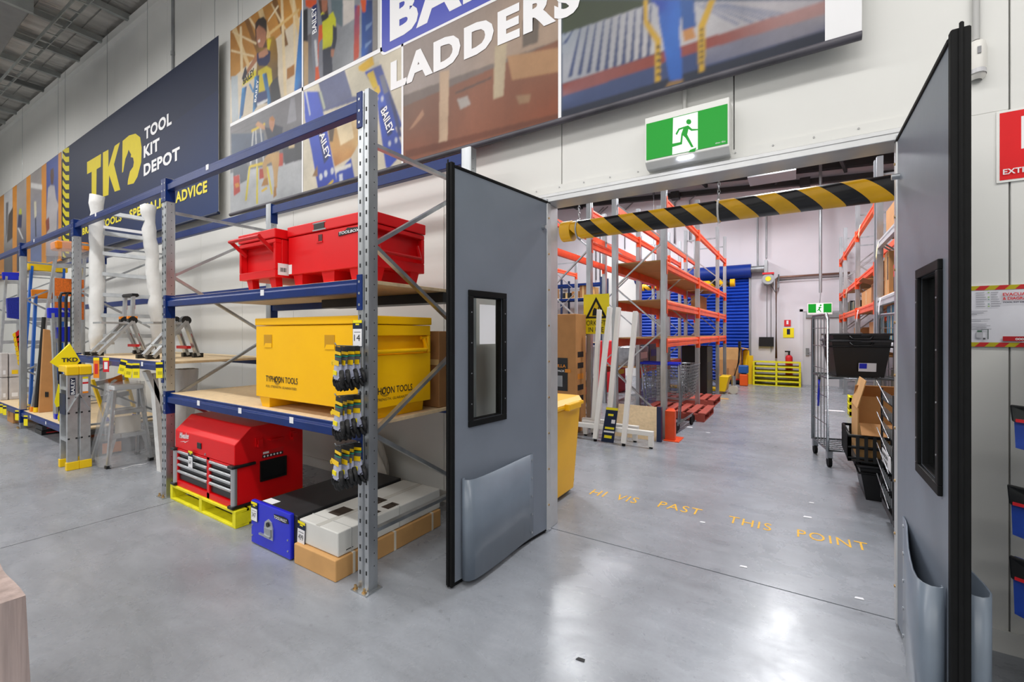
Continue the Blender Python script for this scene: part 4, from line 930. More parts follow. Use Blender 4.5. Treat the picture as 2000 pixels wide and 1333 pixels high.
MB().box(-3.11, -2.99, 1.66, 1.72, .2853, .2865).build('sticker', paper, vb)
bc = thing('carton', 'long brown carton on the floor under the white carton', 'box', (-2.44, 2.1, 0))
MB().box(-2.66, -2.245, 1.615, 2.52, 0, .126).build('carton_body', card_l, bc, bevel=.006, seg=2)
for y in (1.735, 2.06, 2.42): MB().box(-2.662, -2.2435, y, y + .018, .001, .128).build('strap', mat('strap_white', '#d9d0bf', .4), bc)
wc = thing('carton', 'long white carton lying on the brown carton at rack foot', 'box', (-2.45, 2.1, .129))
MB().box(-2.65, -2.262, 1.645, 2.53, .1295, .272).build('carton_body', white_card, wc, bevel=.006, seg=2)
MB().box(-2.48, -2.44, 1.645, 2.53, .2722, .273).build('tape', mat('clear_tape', '#c9c8c2', .25), wc)
for q in ((-2.58, -2.47, 1.80, 1.92), (-2.42, -2.30, 1.95, 2.0), (-2.55, -2.42, 2.05, 2.16), (-2.36, -2.29, 2.05, 2.15)):
    MB().box(*q, .2723, .2735).build('printed_mark', mat('ink_brown', '#3a3028', .6), wc)
MB().box(-2.2618, -2.2608, 1.70, 1.75, .15, .155).build('printed_line', black_ink, wc)
for y in (1.735, 2.12): MB().box(-2.651, -2.2605, y, y + .006, .13, .2735).build('strap', mat('strap_clear', '#b9bab8', .3), wc)
# folded tan carton standing at the back of the middle shelf, and a white sack below
t = thing('carton', 'plain brown carton standing behind the yellow tool box on shelf', 'box', (-2.3, 2.5, .918))
MB().box(-2.6, -2.12, 2.36, 2.54, .9185, 1.46).build('carton_body', card_d, t, bevel=.005)
MB().box(-2.6, -2.12, 2.355, 2.36, 1.22, 1.26).build('tape', tape, t)
t = thing('sack', 'crumpled white plastic sack slumped on floor behind the tool drawer', 'sack', (-3.3, 2.72, 0))
R_ = random.Random(5)
def sack(u, v):
    a = 2 * PI * u; r = .17 + .03 * math.sin(3 * a) + .025 * math.sin(7 * a + v * 5); k = (1 - .5 * v ** 2)
    return (-3.30 + 1.5 * r * k * math.cos(a), 2.70 + .55 * r * k * math.sin(a), .005 + .50 * v)
MB().grid(sack, 28, 8).build('sack_body', mat('sack_white', '#cfc9c0', .5, 0, .08, 8, .4, 12), t)
MB().poly([sack(k / 28, 1) for k in range(28)]).build('sack_top', MATS['sack_white'], t)

# ================================================================ price tickets
def ticket(lbl, x, y, z, price, h=.125, w_=.06, tilt=0., rz=0., col='#f1f1f3', top=True, hm=None):
    t = thing('price_ticket', lbl, 'price ticket', (x, y, z), group='price tickets', rot=(0, tilt, rz))
    MB().box(-w_/2 - .003, w_/2 + .003, .0, .0016, -h, 0).build('card_back', navy_ink, t, w=False)
    MB().box(-w_/2, w_/2, -.001, 0, -h + .004, -h*.33).build('price_panel', paper, t, w=False)
    MB().box(-w_/2, w_/2, -.001, 0, -.016, 0).build('yellow_header', yellow_tag, t, w=False)
    MB().box(-w_*.2, w_*.2, -.0012, 0, -.028, -.02).build('header_mark', yellow_tag, t, w=False)
    if price: stroke_text('lettering', price, black_ink, (-w_*.36, -.0015, -h*.78), (1, 0, 0), (0, 0, 1), h*.24, t, width=w_*.68, thick=.0004, w=False)
    MB().box(-w_*.35, w_*.35, -.0014, 0, -h*.46, -h*.44).build('small_print', black_ink, t, w=False)
    return t
ticket('price ticket reading 14 above the hanging gloves', -2.08, 1.638, 1.52, '14', .15, .076)
ticket('price ticket on the front of the red tool chest', -4.20, 1.655, .475, '1647', .14, .075)
ticket('price ticket at the left corner of the blue drawer front', -3.115, 1.606, .292, '347', .13, .075)
ticket('price ticket hanging on the corner of the white carton', -2.615, 1.638, .262, '499', .15, .075, tilt=.06)

# ================================================================ gloves hanging from the near upright
glove_grey = mat('glove_knit', '#a9adc4', .85, 0, .08, 60, .3, 120); glove_black = mat('glove_dip', '#141416', .6, 0, .2, 20, .2, 60)
glove_cuff = mat('glove_cuff', '#4c5058', .85, 0, .1, 60); teal = mat('glove_band', '#1c8068', .8)
def glove_proto():
    t = thing('work_gloves', 'x', 'gloves', (0, 0, 0), group='pairs of work gloves hanging on the upright')
    MB().box(-.036, .036, -.002, .002, -.055, .0).build('header_card', black_ink, t, w=False)
    MB().box(-.036, .036, -.003, .003, -.042, -.026).build('header_stripe', yellow_plastic, t, w=False)
    pr = [(-.045, .036, .010), (-.07, .036, .012), (-.095, .034, .013)]
    def tubez(pr, off=0):
        return lambda u, v: (lambda i: (pr[i][1]*math.cos(2*PI*u), off + pr[i][2]*math.sin(2*PI*u), pr[i][0]))(int(round(v*(len(pr)-1))))
    MB().grid(tubez(pr), 14, 2).build('cuff', glove_cuff, t, w=False)
    MB().grid(tubez([(-.046, .038, .0125), (-.053, .038, .0125)]), 14, 1).build('cuff_band', teal, t, w=False)
    MB().box(-.048, .04, -.016, -.0135, -.098, -.072).cyl((-.05, -.016, -.094), (-.05, -.0135, -.094), .012, 10).build('strap_card', yellow_plastic, t, w=False)
    pr2 = [(-.09, .034, .013), (-.115, .038, .017), (-.15, .045, .018), (-.175, .044, .017)]
    MB().grid(tubez(pr2), 16, 3).build('knit_back', glove_grey, t, w=False)
    MB().box(-.02, .022, -.021, -.017, -.15, -.128).build('logo_patch', yellow_tag, t, w=False)
    fb = MB()
    for i, (x, l) in enumerate(((-.034, .062), (-.012, .078), (.011, .074), (.033, .055))):
        x2 = x * 1.25 + .004 * (i - 1.5)
        fb.tube([(x, -.002, -.165), (x*1.12, -.004, -.165 - l*.4), (x2, .004, -.165 - l*.8), (x2, .010, -.165 - l)], [.0125, .0125, .012, .007], 8)
    fb.tube([(.042, .0, -.125), (.058, -.006, -.145), (.064, -.004, -.175), (.062, 0, -.195)], [.012, .013, .012, .007], 8)
    fb.grid(tubez([(-.13, .03, .012), (-.155, .042, .016), (-.178, .045, .018)], .006), 14, 2)
    fb.build('dipped_fingers', glove_black, t, w=False)
    f2 = MB()
    for x, l in ((-.034, .03), (-.012, .04), (.011, .036), (.033, .028)):
        f2.tube([(x, -.006, -.160), (x*1.1, -.010, -.165 - l)], [.009, .005], 6)
    f2.build('knit_fingers', glove_grey, t, w=False)
    return t
gp = glove_proto(); R_ = random.Random(11); first = True; row_names = ('upper', 'middle', 'lowest')
ordn = ('front pair', 'second pair from the front', 'third pair from the front', 'rear pair, nearest the steel')
for r, zt in enumerate((1.375, 1.105, .84)):
    hk = thing('display_hook', 'steel wire hook on the near upright holding the %s row of gloves' % row_names[r], 'hook', (-2.07, 1.65, zt))
    MB().tube([(-2.07, 1.652, zt + .0), (-2.07, 1.60, zt), (-2.07, 1.495, zt + .005), (-2.07, 1.485, zt + .02)], .0035, 6).build('wire', wire_steel, hk)
    for k in range(4):
        loc = (-2.07 + R_.uniform(-.01, .008), 1.508 + .036 * k, zt - .002); rz = -.25 + .16 * k + R_.uniform(-.1, .1)
        lb = 'grey and black work gloves in %s row, %s' % (row_names[r], ordn[k])
        if first: o = gp; o.location = loc; first = False
        else: o = copy_tree(gp, loc)
        o.rotation_euler = (R_.uniform(-.04, .04), R_.uniform(.02, .16) * (1 - k * .4), rz); o['label'] = lb
# ================================================================ stepladders standing in front of the racking
sil = alu
def quadbar(b, p0, p1, w, d, up=(1, 0, 0)): b.bar(p0, p1, w, d, up)
t = thing('step_ladder', 'folded silver double-sided stepladder with yellow caps and yellow feet', 'ladder', (-6.5, 1.5, 0))
Y0, Y1, XF, XR = 1.405, 1.60, -6.43, -6.70
for yc in (1.452, 1.553):
    MB().box(XF - .035, XF, yc - .043, yc + .043, .06, 1.0).build('stile', sil, t, bevel=.004)
    MB().prism([(XF - .05, yc - .05, 1.0), (XF + .012, yc - .05, 1.0), (XF + .012, yc - .05, 1.09), (XF - .05, yc - .05, 1.11)], (0, .1, 0)).build('top_cap', yellow_plastic, t, bevel=.006)
    MB().prism([(XF - .045, yc - .05, .0), (XF + .015, yc - .05, 0), (XF + .012, yc - .05, .085), (XF - .04, yc - .05, .085)], (0, .1, 0)).build('foot', yellow_plastic, t, bevel=.004)
    MB().box(XR, XR + .03, yc - .043, yc + .043, .06, 1.0).build('stile', sil, t, bevel=.004)
    MB().box(XR - .015, XR + .04, yc - .05, yc + .05, 0, .085).build('foot', yellow_plastic, t, bevel=.004)
    MB().box(XR - .01, XF - .05, yc - .05, yc + .05, 1.03, 1.10).build('top_cap', yellow_plastic, t, bevel=.006)
    for z in (.33, .60, .76):
        for s_ in (-.03, .03): MB().cbox((XF + .002, yc + s_, z), (.006, .016, .016)).build('rivet_plate', black_ink, t)
    for z in (.30, .58, .84): MB().box(XR + .03, XF - .035, yc - .04, yc + .04, z, z + .03).build('tread', sil, t)
for a, c in ((1.415, 1.50), (1.59, 1.505)): MB().bar((XF + .004, a, .62), (XF + .004, c, .80), .008, .045, (1, 0, 0)).build('brace', alu, t)
MB().box(XF, XF + .0015, 1.432, 1.474, .79, .97).build('name_sticker', navy_ink, t)
stroke_text('lettering', 'BAILEY', white_ink, (XF + .002, 1.467, .797), (0, 0, 1), (0, -1, 0), .028, t, width=.165, bold=.02, thick=.001)
for z0, z1_, m_ in ((.80, .975, paper), (.955, .975, yellow_tag), (.90, .92, red_ink), (.80, .82, orange_plastic)): MB().box(XF, XF + .0012 + (.0008 if m_ is not paper else 0), 1.53, 1.575, z0, z1_).build('info_sticker', m_, t)
MB().box(XR + .02, XF - .04, 1.405, 1.407, .58, .80).build('side_sticker', navy_ink, t)
# yellow folded pennant sign on the ladder top
t = thing('pennant_sign', 'yellow folded card pyramid sign above the folded stepladder', 'sign', (-6.75, 1.42, 1.11))
q = lambda x, y, X=-6.72: at(x, y, X=X)
P_ = [q(97, 708), q(120, 722), q(137, 672), q(157, 705), q(130, 735)]
MB().add([P_[0], P_[1], P_[2], P_[2] + Vector((-.06, 0, 0)), P_[0] + Vector((-.06, .02, 0))], [(0, 1, 2), (0, 2, 3, 4)]).build('pennant_face', yellow_tag, t)
MB().add([P_[1], P_[4], P_[3], P_[2]], [(0, 1, 2, 3)]).build('pennant_face', yellow_tag, t)
A_ = q(120, 708, -6.715); stroke_text('lettering', 'TKD', navy_ink, A_, (0, 1, 0), (0, 0, 1), .045, t, width=.13, bold=.03, thick=.003)
for k, (x, y, w_, h_) in enumerate(((106, 776, 12, 26), (112, 810, 10, 22))):
    tt = thing('pennant_tag', 'yellow pointed card tag hanging %s beside the folded stepladder' % ('higher' if k == 0 else 'lower'), 'tag', tuple(q(x, y)))
    MB().prism([q(x + 8, y - h_), q(x + 16, y - h_ + 8), q(x + 16, y + h_ - 10), q(x + 4, y + h_ - 6), q(x, y + h_ - 16)], (.003, 0, 0)).build('card', yellow_tag, tt)
# stepladder in clear film
t = thing('step_ladder', 'small silver stepladder wrapped in clear plastic film', 'ladder', (-6.2, 1.85, 0))
for s_ in (-1, 1):
    MB().bar((-6.18, 1.855 + s_*.185, .03), (-6.24, 1.855 + s_*.115, .82), .05, .026, (0, 1, 0)).build('front_leg', sil, t)
    MB().bar((-6.62, 1.855 + s_*.20, .03), (-6.30, 1.855 + s_*.115, .80), .04, .022, (0, 1, 0)).build('rear_leg', sil, t)
    MB().cbox((-6.178, 1.855 + s_*.187, .016), (.06, .04, .032)).build('foot', black_plastic, t)
    MB().cbox((-6.625, 1.855 + s_*.202, .016), (.05, .04, .032)).build('foot', black_plastic, t)
for z, hw in ((.30, .15), (.56, .13)): MB().box(-6.30, -6.19, 1.855 - hw, 1.855 + hw, z, z + .045).build('tread', sil, t, bevel=.004)
MB().prism([(-6.20, 1.855 - .16, .30), (-6.20, 1.855 - .11, .30), (-6.19, 1.855 - .175, .05), (-6.19, 1.855 - .19, .05)], (.006, 0, 0)).build('gusset', sil, t)
MB().prism([(-6.20, 1.855 + .16, .30), (-6.20, 1.855 + .11, .30), (-6.19, 1.855 + .175, .05), (-6.19, 1.855 + .19, .05)], (.006, 0, 0)).build('gusset', sil, t)
MB().box(-6.38, -6.20, 1.72, 1.99, .82, .87).build('top_cap', mat('frosted_cap', '#d4d6d8', .35), t, bevel=.01)
MB().box(-6.23, -6.222, 1.74, 1.965, .35, .53).build('back_panel', mat('cream_panel', '#cfc6b8', .6), t)
R_ = random.Random(21)
def wrapfn(u, v):
    a = 2*PI*u; w_ = .225 - .085 * v; d_ = .27 - .17 * v
    jx = .012 * math.sin(9*a + 6*v) + .008 * math.sin(17*a + 11*v)
    return (-6.41 + .06 * v + (d_ + jx) * max(-1, min(1, 1.25*math.cos(a))), 1.855 + (w_ + jx) * max(-1, min(1, 1.25*math.sin(a))), .012 + .885 * v)
MB().grid(wrapfn, 40, 12).build('film_wrap', film, t)
MB().tube([(-6.05 + .02*math.sin(k), 1.72 + .03*k, .004) for k in range(9)], .004, 5).build('film_tail', paper, t)

# ================================================================ generic pieces for the ladder bays
def lpx(x, y, X): return at(x, y, X=X)
def lad(label, X, a, b_, n, ms=None, mr=None, w=.03, d=.075, rung=(.03, .06), feet=None, cap=None, zfloor=None, name='step_ladder', group=None, cat='ladder', X2=None, tilt=0.):
    """ladder in a plane facing +X: a,b_ = (bottom px, top px) of each stile; tilt leans the top back"""
    pa0, pa1 = lpx(*a[0], X), lpx(*a[1], X - tilt); pb0, pb1 = lpx(*b_[0], X2 or X), lpx(*b_[1], (X2 or X) - tilt)
    if zfloor is not None:
        for p_, q_ in ((pa0, pa1), (pb0, pb1)):
            k = (zfloor - p_.z) / (q_.z - p_.z); p_ += (q_ - p_) * k
    t = thing(name, label, cat, tuple((pa0 + pb0) / 2), group=group)
    for p0, p1 in ((pa0, pa1), (pb0, pb1)):
        MB().bar(p0, p1, d, w, (0, 1, 0)).build('stile', ms or sil, t)
        if feet: MB().bar(p0, p0 + (p1 - p0).normalized() * .07, d + .014, w + .014, (0, 1, 0)).build('foot', feet, t)
    for k in range(n):
        f_ = (k + .7) / n; MB().bar(pa0.lerp(pa1, f_), pb0.lerp(pb1, f_), rung[0] * 2, rung[1], (1, 0, 0)).build('rung', mr or sil, t)
    if cap: MB().bar(pa1 + Vector((0, -.05, 0)), pb1 + Vector((0, .05, 0)), .14, .055, (1, 0, 0)).build('top_cap', cap, t, bevel=.01)
    return t
BZ = .273
# tall ladder with foam-wrapped stiles on the middle shelf
t = thing('tall_ladder', 'tall silver ladder with white foam-wrapped stiles standing on the shelf', 'ladder', (-7.0, 2.1, 1.19))
foam = mat('foam_wrap', '#e8e8e6', .5, 0, .04, 8, .5, 14)
A0, A1 = Vector((-7.20, 1.84, 1.195)), Vector((-7.18, 1.84, 3.12)); B0, B1 = Vector((-6.86, 2.36, 1.195)), Vector((-6.96, 2.27, 3.07))
for p0, p1, sd in ((A0, A1, 1), (B0, B1, 2)):
    R_ = random.Random(sd); pts = [p0.lerp(p1, k/18) + Vector((R_.uniform(-.006, .006), R_.uniform(-.008, .008), 0)) for k in range(19)]
    MB().bar(p0, p1, .07, .028).build('stile', sil, t)
    MB().tube(pts, [.07 + R_.uniform(-.008, .008) - (.012 if k in (0, 16) else 0) + (.01 if k == 18 else 0) for k in range(19)], 12).build('foam_sleeve', foam, t)
for k in range(7):
    f_ = (k + .85) / 7.6; MB().bar(A0.lerp(A1, f_), B0.lerp(B1, f_), .07, .045, (0, 0, 1)).build('rung', sil, t)
MB().bar(A0.lerp(A1, .805) + Vector((.04, .02, 0)), B0.lerp(B1, .805) + Vector((.04, -.02, 0)), .002, .036).build('rung_sticker', paper, t)
# two articulated platform ladders on the middle shelf
def multi(label, X, hx, lx, rx, upper):
    sc = abs(X); z0 = 1.19
    H_ = lpx(hx, 628, X); Lb = lpx(lx, 690, X); Rb = lpx(rx, 690, X); Lb.z = z0 + .015; Rb.z = z0 + .015
    t = thing('platform_ladder', label, 'ladder', (X, (Lb.y + Rb.y) / 2, z0))
    for dx in (0, -.25):
        o = Vector((dx, 0, 0))
        MB().bar(H_ + o, Lb + o, .03, .075, (1, 0, 0)).build('rail', sil, t); MB().bar(H_ + o, Rb + o, .03, .07, (1, 0, 0)).build('rail', sil, t)
        MB().cyl(H_ + o + Vector((.03, 0, .01)), H_ + o + Vector((-.03, 0, .01)), .045, 14).build('hinge', black_plastic, t)
        MB().cbox(Lb + o + Vector((0, 0, .005)), (.05, .10, .04)).build('foot', black_plastic, t); MB().cbox(Rb + o + Vector((0, 0, .005)), (.05, .09, .045)).build('foot', black_plastic, t)
        m_ = H_.lerp(Rb, .62) + o + Vector((.017, 0, 0)); d_ = (Rb - H_).normalized()
        MB().bar(m_ - d_*.10, m_ + d_*.11, .002, .05, (1, 0, 0)).build('label_black', black_ink, t); MB().bar(m_ - d_*.10, m_ - d_*.065, .004, .045, (1, 0, 0)).build('label_red', red_ink, t)
        MB().bar(m_ - d_*.05, m_ + d_*.10, .0045, .018, (1, 0, 0)).build('label_script', paper, t)
    for f_ in (.35, .68): 
        m_ = H_.lerp(Lb, f_); MB().box(X - .25, X, m_.y - .02, m_.y + .05, m_.z - .012, m_.z + .012).build('tread', sil, t)
    MB().box(X - .27, X + .02, H_.y - .28, H_.y + .02, H_.z - .03, H_.z - .01).build('platform', sil, t)
    MB().box(X - .25, X, Rb.y - .10, Rb.y - .06, 1.28, 1.31).build('tie_bar', red_dark, t)
    if upper:
        T_ = H_ + Vector((0, .01, .30))
        for dx in (0, -.25):
            o = Vector((dx, 0, 0)); MB().bar(H_ + o + Vector((0, 0, .03)), T_ + o, .03, .05, (1, 0, 0)).build('upper_rail', sil, t); MB().cbox(H_ + o + Vector((0, 0, .045)), (.05, .09, .03)).build('lock_tab', orange_plastic, t)
            MB().cbox(T_ + o + Vector((.017, 0, -.12)), (.002, .03, .07)).build('label_red', red_ink, t)
        MB().box(X - .27, X + .03, T_.y - .03, T_.y + .05, T_.z - .01, T_.z + .03).build('top_grip', black_plastic, t, bevel=.012)
    return t
multi('articulated silver ladder with a raised handle rail on the middle shelf', -6.6, 258, 190, 285, True)
multi('low articulated silver ladder on the middle shelf by the rack upright', -5.35, 362, 298, 386, False)
# ladders under the middle shelf
lad('yellow fibreglass ladder with an orange card, standing below the middle shelf', -7.6, ((205, 815), (180, 742)), ((262, 800), (243, 728)), 3, yellow_plastic, sil, feet=blue_plastic, zfloor=BZ)
t = thing('product_card', 'orange printed product card fixed to ladder below the middle shelf', 'card', tuple(lpx(226, 766, -7.5)))
P_ = [lpx(211, 742, -7.52), lpx(238, 731, -7.52), lpx(241, 757, -7.52), lpx(214, 765, -7.52)]
MB().prism(P_, (.004, 0, 0)).build('card', mat('orange_card', '#d4731c', .5), t)
e_ = Vector((.006, 0, 0)); MB().poly([P_[0].lerp(P_[2], .2) + e_, P_[0].lerp(P_[1], .55).lerp(P_[3], .18) + e_, P_[0].lerp(P_[1], .5).lerp(P_[2], .3) + e_, P_[3].lerp(P_[0], .45) + e_]).build('card_picture', white_card, t)
lad('white wrapped ladder leaning below the middle shelf beside the rack upright', -5.6, ((310, 860), (300, 730)), ((345, 860), (285, 725)), 4, foam, sil, w=.04, d=.10, zfloor=0.)
t = thing('foam_roll', 'white foam-wrapped bundle standing below the middle shelf', 'bundle', tuple(lpx(300, 800, -5.5)))
def roll(u, v):
    a = 2*PI*u; r = .12 + .02*math.sin(4*a + 5*v); return (-5.75 + r*math.cos(a), 2.12 + r*.9*math.sin(a) + .1*v, .005 + 1.04*v)
MB().grid(roll, 20, 10).build('bundle', foam, t)

# ================================================================ third bay: ladders standing on the low platform
orange_mesh = mat('orange_mesh_panel', '#d8690f', .55, 0, .25, 60)
blue_glass = mat('blue_fibreglass', '#1b62c0', .4)
t = lad('silver platform ladder with an orange film-wrapped top', -9.6, ((63, 800), (108, 505)), ((150, 800), (165, 505)), 6, sil, sil, feet=orange_plastic, zfloor=BZ)
a_, c_ = lpx(103, 480, -9.6), lpx(170, 484, -9.6); MB().bar(a_, c_, .30, .13, (0, 0, 1)).build('top_tray', orange_plastic, t, bevel=.02)
def twrap(u, v):
    a = 2*PI*u; return (a_.x + .17*math.cos(a), (a_.y + c_.y)/2 + (.26 + .012*math.sin(11*a))*math.sin(a), a_.z - .17 + .25*v)
MB().grid(twrap, 28, 3).build('film_wrap', film, t)
lad('blue fibreglass ladder with a yellow top tray behind the rack upright', -10.5, ((40, 812), (62, 520)), ((118, 800), (124, 525)), 6, blue_glass, sil, feet=yellow_plastic, cap=yellow_plastic, zfloor=BZ)
lad('second blue fibreglass ladder with an orange wrapped top', -9.98, ((58, 806), (70, 575)), ((112, 806), (104, 575)), 5, blue_glass, sil, feet=yellow_plastic, cap=orange_plastic, zfloor=BZ)
t = thing('platform_guard', 'orange mesh guard panel behind black hoops in ladder bay', 'guard', tuple(lpx(135, 780, -8.64)))
P_ = [lpx(107, 543, -8.64), lpx(164, 547, -8.64), lpx(164, 640, -8.64), lpx(107, 640, -8.64)]
b = MB(); b.prism([P_[0], P_[1], lpx(164, 580, -8.64), lpx(107, 578, -8.64)], (-.02, 0, 0)); b.build('upper_panel', orange_mesh, t)
MB().prism([lpx(107, 590, -8.64), lpx(164, 590, -8.64), lpx(164, 625, -8.64), lpx(107, 625, -8.64)], (-.02, 0, 0)).build('lower_panel', orange_mesh, t)
for x in (107, 163): 
    f0 = lpx(x, 800, -8.66); f0.z = BZ; MB().bar(f0, lpx(x, 543, -8.66), .03, .03).build('post', sil, t)
for k, x in enumerate((117, 129, 140)):
    tt = thing('hoop_rack', 'black steel hoop, %s of three in front of the orange guard' % ('left', 'middle', 'right')[k], 'hoop', tuple(lpx(x, 790, -8.0)), group='black hoops in the ladder bay')
    p0 = lpx(x, 780, -8.3); p0.z = BZ; p1 = lpx(x, 583, -8.3); p2 = lpx(x + 3, 573, -8.3); p3 = lpx(x + 22, 573, -8.3)
    MB().tube([p0, p1, p2, p3], .017, 8).build('tube', black_plastic, tt)
t = lad('silver stepladder with a blue top cap and blue bucket tray', -8.5, ((112, 840), (102, 612)), ((150, 835), (146, 612)), 5, sil, sil, feet=blue_plastic, cap=blue_plastic, zfloor=BZ)
P_ = [lpx(111, 640, -8.45), lpx(142, 638, -8.45), lpx(140, 668, -8.45), lpx(116, 668, -8.45)]
MB().prism(P_, (-.18, 0, 0)).build('bucket_tray', blue_plastic, t, bevel=.006)
A_ = lpx(120, 610, -8.42); stroke_text('lettering', 'BAILEY', white_ink, A_, (0, 1, 0), (0, 0, 1), .03, t, width=.13, bold=.02, thick=.002)
t = thing('folded_carton', 'tall tapered brown cardboard piece standing in the ladder bay', 'cardboard', tuple(lpx(90, 808, -9.35)))
P_ = [lpx(76, 812, -9.35), lpx(106, 812, -9.35), lpx(103, 700, -9.35), lpx(98, 645, -9.35), lpx(86, 643, -9.35)]
for i in (0, 1): P_[i].z = BZ
MB().prism(P_, (-.06, 0, 0)).build('board', card, t, bevel=.004)
MB().prism([lpx(88, 766, -9.34), lpx(95, 766, -9.34), lpx(95, 776, -9.34), lpx(88, 776, -9.34)], (-.004, 0, 0)).build('hand_hole', black_ink, t)
t = thing('ladder_pole', 'dark folded telescopic pole beside the tapered cardboard', 'pole', tuple(lpx(70, 800, -9.45)))
a_, c_ = lpx(70, 805, -9.45), lpx(86, 620, -9.45); a_.z = BZ + .003; MB().cyl(a_, c_, .024, 8).build('tube', black_plastic, t); MB().cyl(a_, a_ + (c_ - a_).normalized()*.07, .03, 8).build('foot', yellow_plastic, t)
t = thing('safety_tags', 'red hanging product tags with yellow corners beside a blue ladder', 'tags', tuple(lpx(32, 690, -11.0)))
for k in range(7):
    x, y = 26 + 1.6*k, 653 + 9*k
    MB().prism([lpx(x, y, -11.0), lpx(x + 12, y - 9, -11.0), lpx(x + 13, y + 6, -11.0), lpx(x + 2, y + 10, -11.0)], (.004, 0, 0)).build('tag', red_dark, t)
    MB().prism([lpx(x - 2, y, -10.98), lpx(x + 4, y - 4, -10.98), lpx(x + 5, y + 5, -10.98), lpx(x, y + 7, -10.98)], (.004, 0, 0)).build('tag_corner', yellow_plastic, t)
# fourth bay
t = lad('silver ladder with a dark blue top tray in the farthest bay', -12.3, ((-6, 790), (12, 540)), ((30, 785), (38, 540)), 6, sil, sil, feet=blue_plastic, cap=blue_plastic, zfloor=BZ)
P_ = [lpx(14, 583, -11.0), lpx(41, 580, -11.0), lpx(41, 624, -11.0), lpx(16, 621, -11.0)]; MB().prism(P_, (-.1, 0, 0)).build('mesh_bag', mat('blue_mesh', '#10208c', .7, 0, .4, 80), t)
for k, (x0, x1, y0, y1) in enumerate(((1, 16, 690, 735), (18, 40, 690, 735), (1, 16, 738, 778), (18, 40, 738, 778))):
    t = thing('wrapped_carton', 'film-wrapped pale carton stacked in the farthest bay, %s' % ('upper left', 'upper right', 'lower left', 'lower right')[k], 'box', tuple(lpx((x0 + x1)/2, y1, -11.6)), group='film-wrapped cartons in the farthest bay')
    p0, p1 = lpx(x0, y1, -11.6), lpx(x1, y0, -11.6); zb = BZ if k > 1 else lpx(18, 737, -11.6).z; zt_ = p1.z if k < 2 else lpx(18, 738.3, -11.6).z
    MB().box(-11.95, -11.6, p0.y, p1.y, zb, zt_).build('carton_body', mat('pale_wrap', '#c2bdbb', .3, 0, .1, 9, .3, 14), t, bevel=.01)
    MB().box(-11.6, -11.597, p0.y + .03, p1.y - .03, zb + .05, zb + .12).build('carton_label', (yellow_plastic if k == 1 else paper), t)
# cartons under the low platform
def floor_carton(label, x0, x1, y0, y1, z0, z1, m_, lab=None):
    t = thing('carton', label, 'box', ((x0 + x1)/2, (y0 + y1)/2, z0)); MB().box(x0, x1, y0, y1, z0, z1).build('carton_body', m_, t, bevel=.004)
    if lab: MB().box(x1, x1 + .002, y0 + .05, (y0 + y1)/2, z0 + .025, z1 - .025).build('carton_label', lab, t)
    return t
floor_carton('flat dark carton under the platform, bottom of three', -9.3, -8.95, 1.70, 2.1, 0, .06, black_plastic, red_ink)
floor_carton('flat dark carton under the platform, middle of three', -9.28, -8.97, 1.71, 2.1, .061, .12, mat('dark_grey_card', '#2b2c2f', .6), red_ink)
floor_carton('flat dark carton under the platform, top of three', -9.28, -9.0, 1.75, 2.1, .121, .18, black_plastic, paper)
floor_carton('flat orange carton lying under the low platform', -8.0, -7.45, 1.70, 2.1, 0, .07, mat('orange_carton', '#b5561a', .6))
floor_carton('black printed carton under the platform behind the folded stepladder', -7.25, -6.85, 1.75, 2.2, 0, .17, black_plastic, orange_plastic)
floor_carton('brown carton under the platform at the left edge', -10.9, -10.5, 1.68, 2.0, 0, .17, card)
floor_carton('loose tan board stacked under the platform near the red chest', -5.3, -4.9, 1.95, 2.4, 0, .05, card_d)
# yellow and red tickets hanging along the shelf edges
def hang_tag(label, x, y, X, h, w_, m_, tilt=0.):
    c = lpx(x, y, X); t = thing('hanging_ticket', label, 'ticket', tuple(c), group='hanging shelf tickets', rot=(tilt, 0, PI/2))
    MB().box(-w_/2, w_/2, 0, .002, -h, 0).build('ticket_card', m_, t, w=False)
    MB().box(-w_/2, w_/2, -.0008, 0, -h*.36, -h*.12).build('ticket_band', navy_ink, t, w=False)
    MB().box(-w_*.3, w_*.3, -.0008, 0, -h*.85, -h*.55).build('ticket_print', mat('ticket_print', '#b8ac10', .6) if m_ is yellow_tag else paper, t, w=False)
n_ = ('first', 'second', 'third', 'fourth')
for k, (x, y) in enumerate(((243, 704), (254, 710), (266, 710), (312, 708))):
    Xq = at(x, y, Y=1.63).x
    c = Vector((Xq, 1.628, at(x, y, Y=1.63).z)); t = thing('hanging_ticket', 'yellow ticket on middle shelf edge, %s from the left' % n_[k], 'ticket', tuple(c), group='hanging shelf tickets', rot=(0, (.25, .15, 0, -.03)[k], .55))
    MB().box(-.034, .034, 0, .002, -.14, 0).build('ticket_card', yellow_tag, t, w=False); MB().box(-.034, .034, -.001, 0, -.05, -.018).build('ticket_band', navy_ink, t, w=False); MB().box(-.02, .02, -.001, 0, -.11, -.08).build('ticket_print', mat('ticket_print', '#b8ac10', .6), t, w=False)
for k, (x, y, m_) in enumerate(((188, 699, red_ink), (207, 699, red_ink))):
    p_ = at(x, y, Y=1.62); t = thing('hanging_ticket', 'red hanging ticket at the left end of middle shelf, %s' % ('longer', 'shorter')[k], 'ticket', tuple(p_), group='hanging shelf tickets', rot=(0, 0, .55))
    hh = (.22, .15)[k]; MB().box(-.032, .032, 0, .002, -hh, 0).build('ticket_card', (orange_plastic, red_ink)[k], t, w=False); MB().box(-.032, .032, -.001, 0, -.03, 0).build('ticket_band', yellow_tag, t, w=False); MB().box(-.018, .018, -.001, 0, -hh*.8, -hh*.3).build('ticket_print', red_ink if k == 0 else paper, t, w=False)
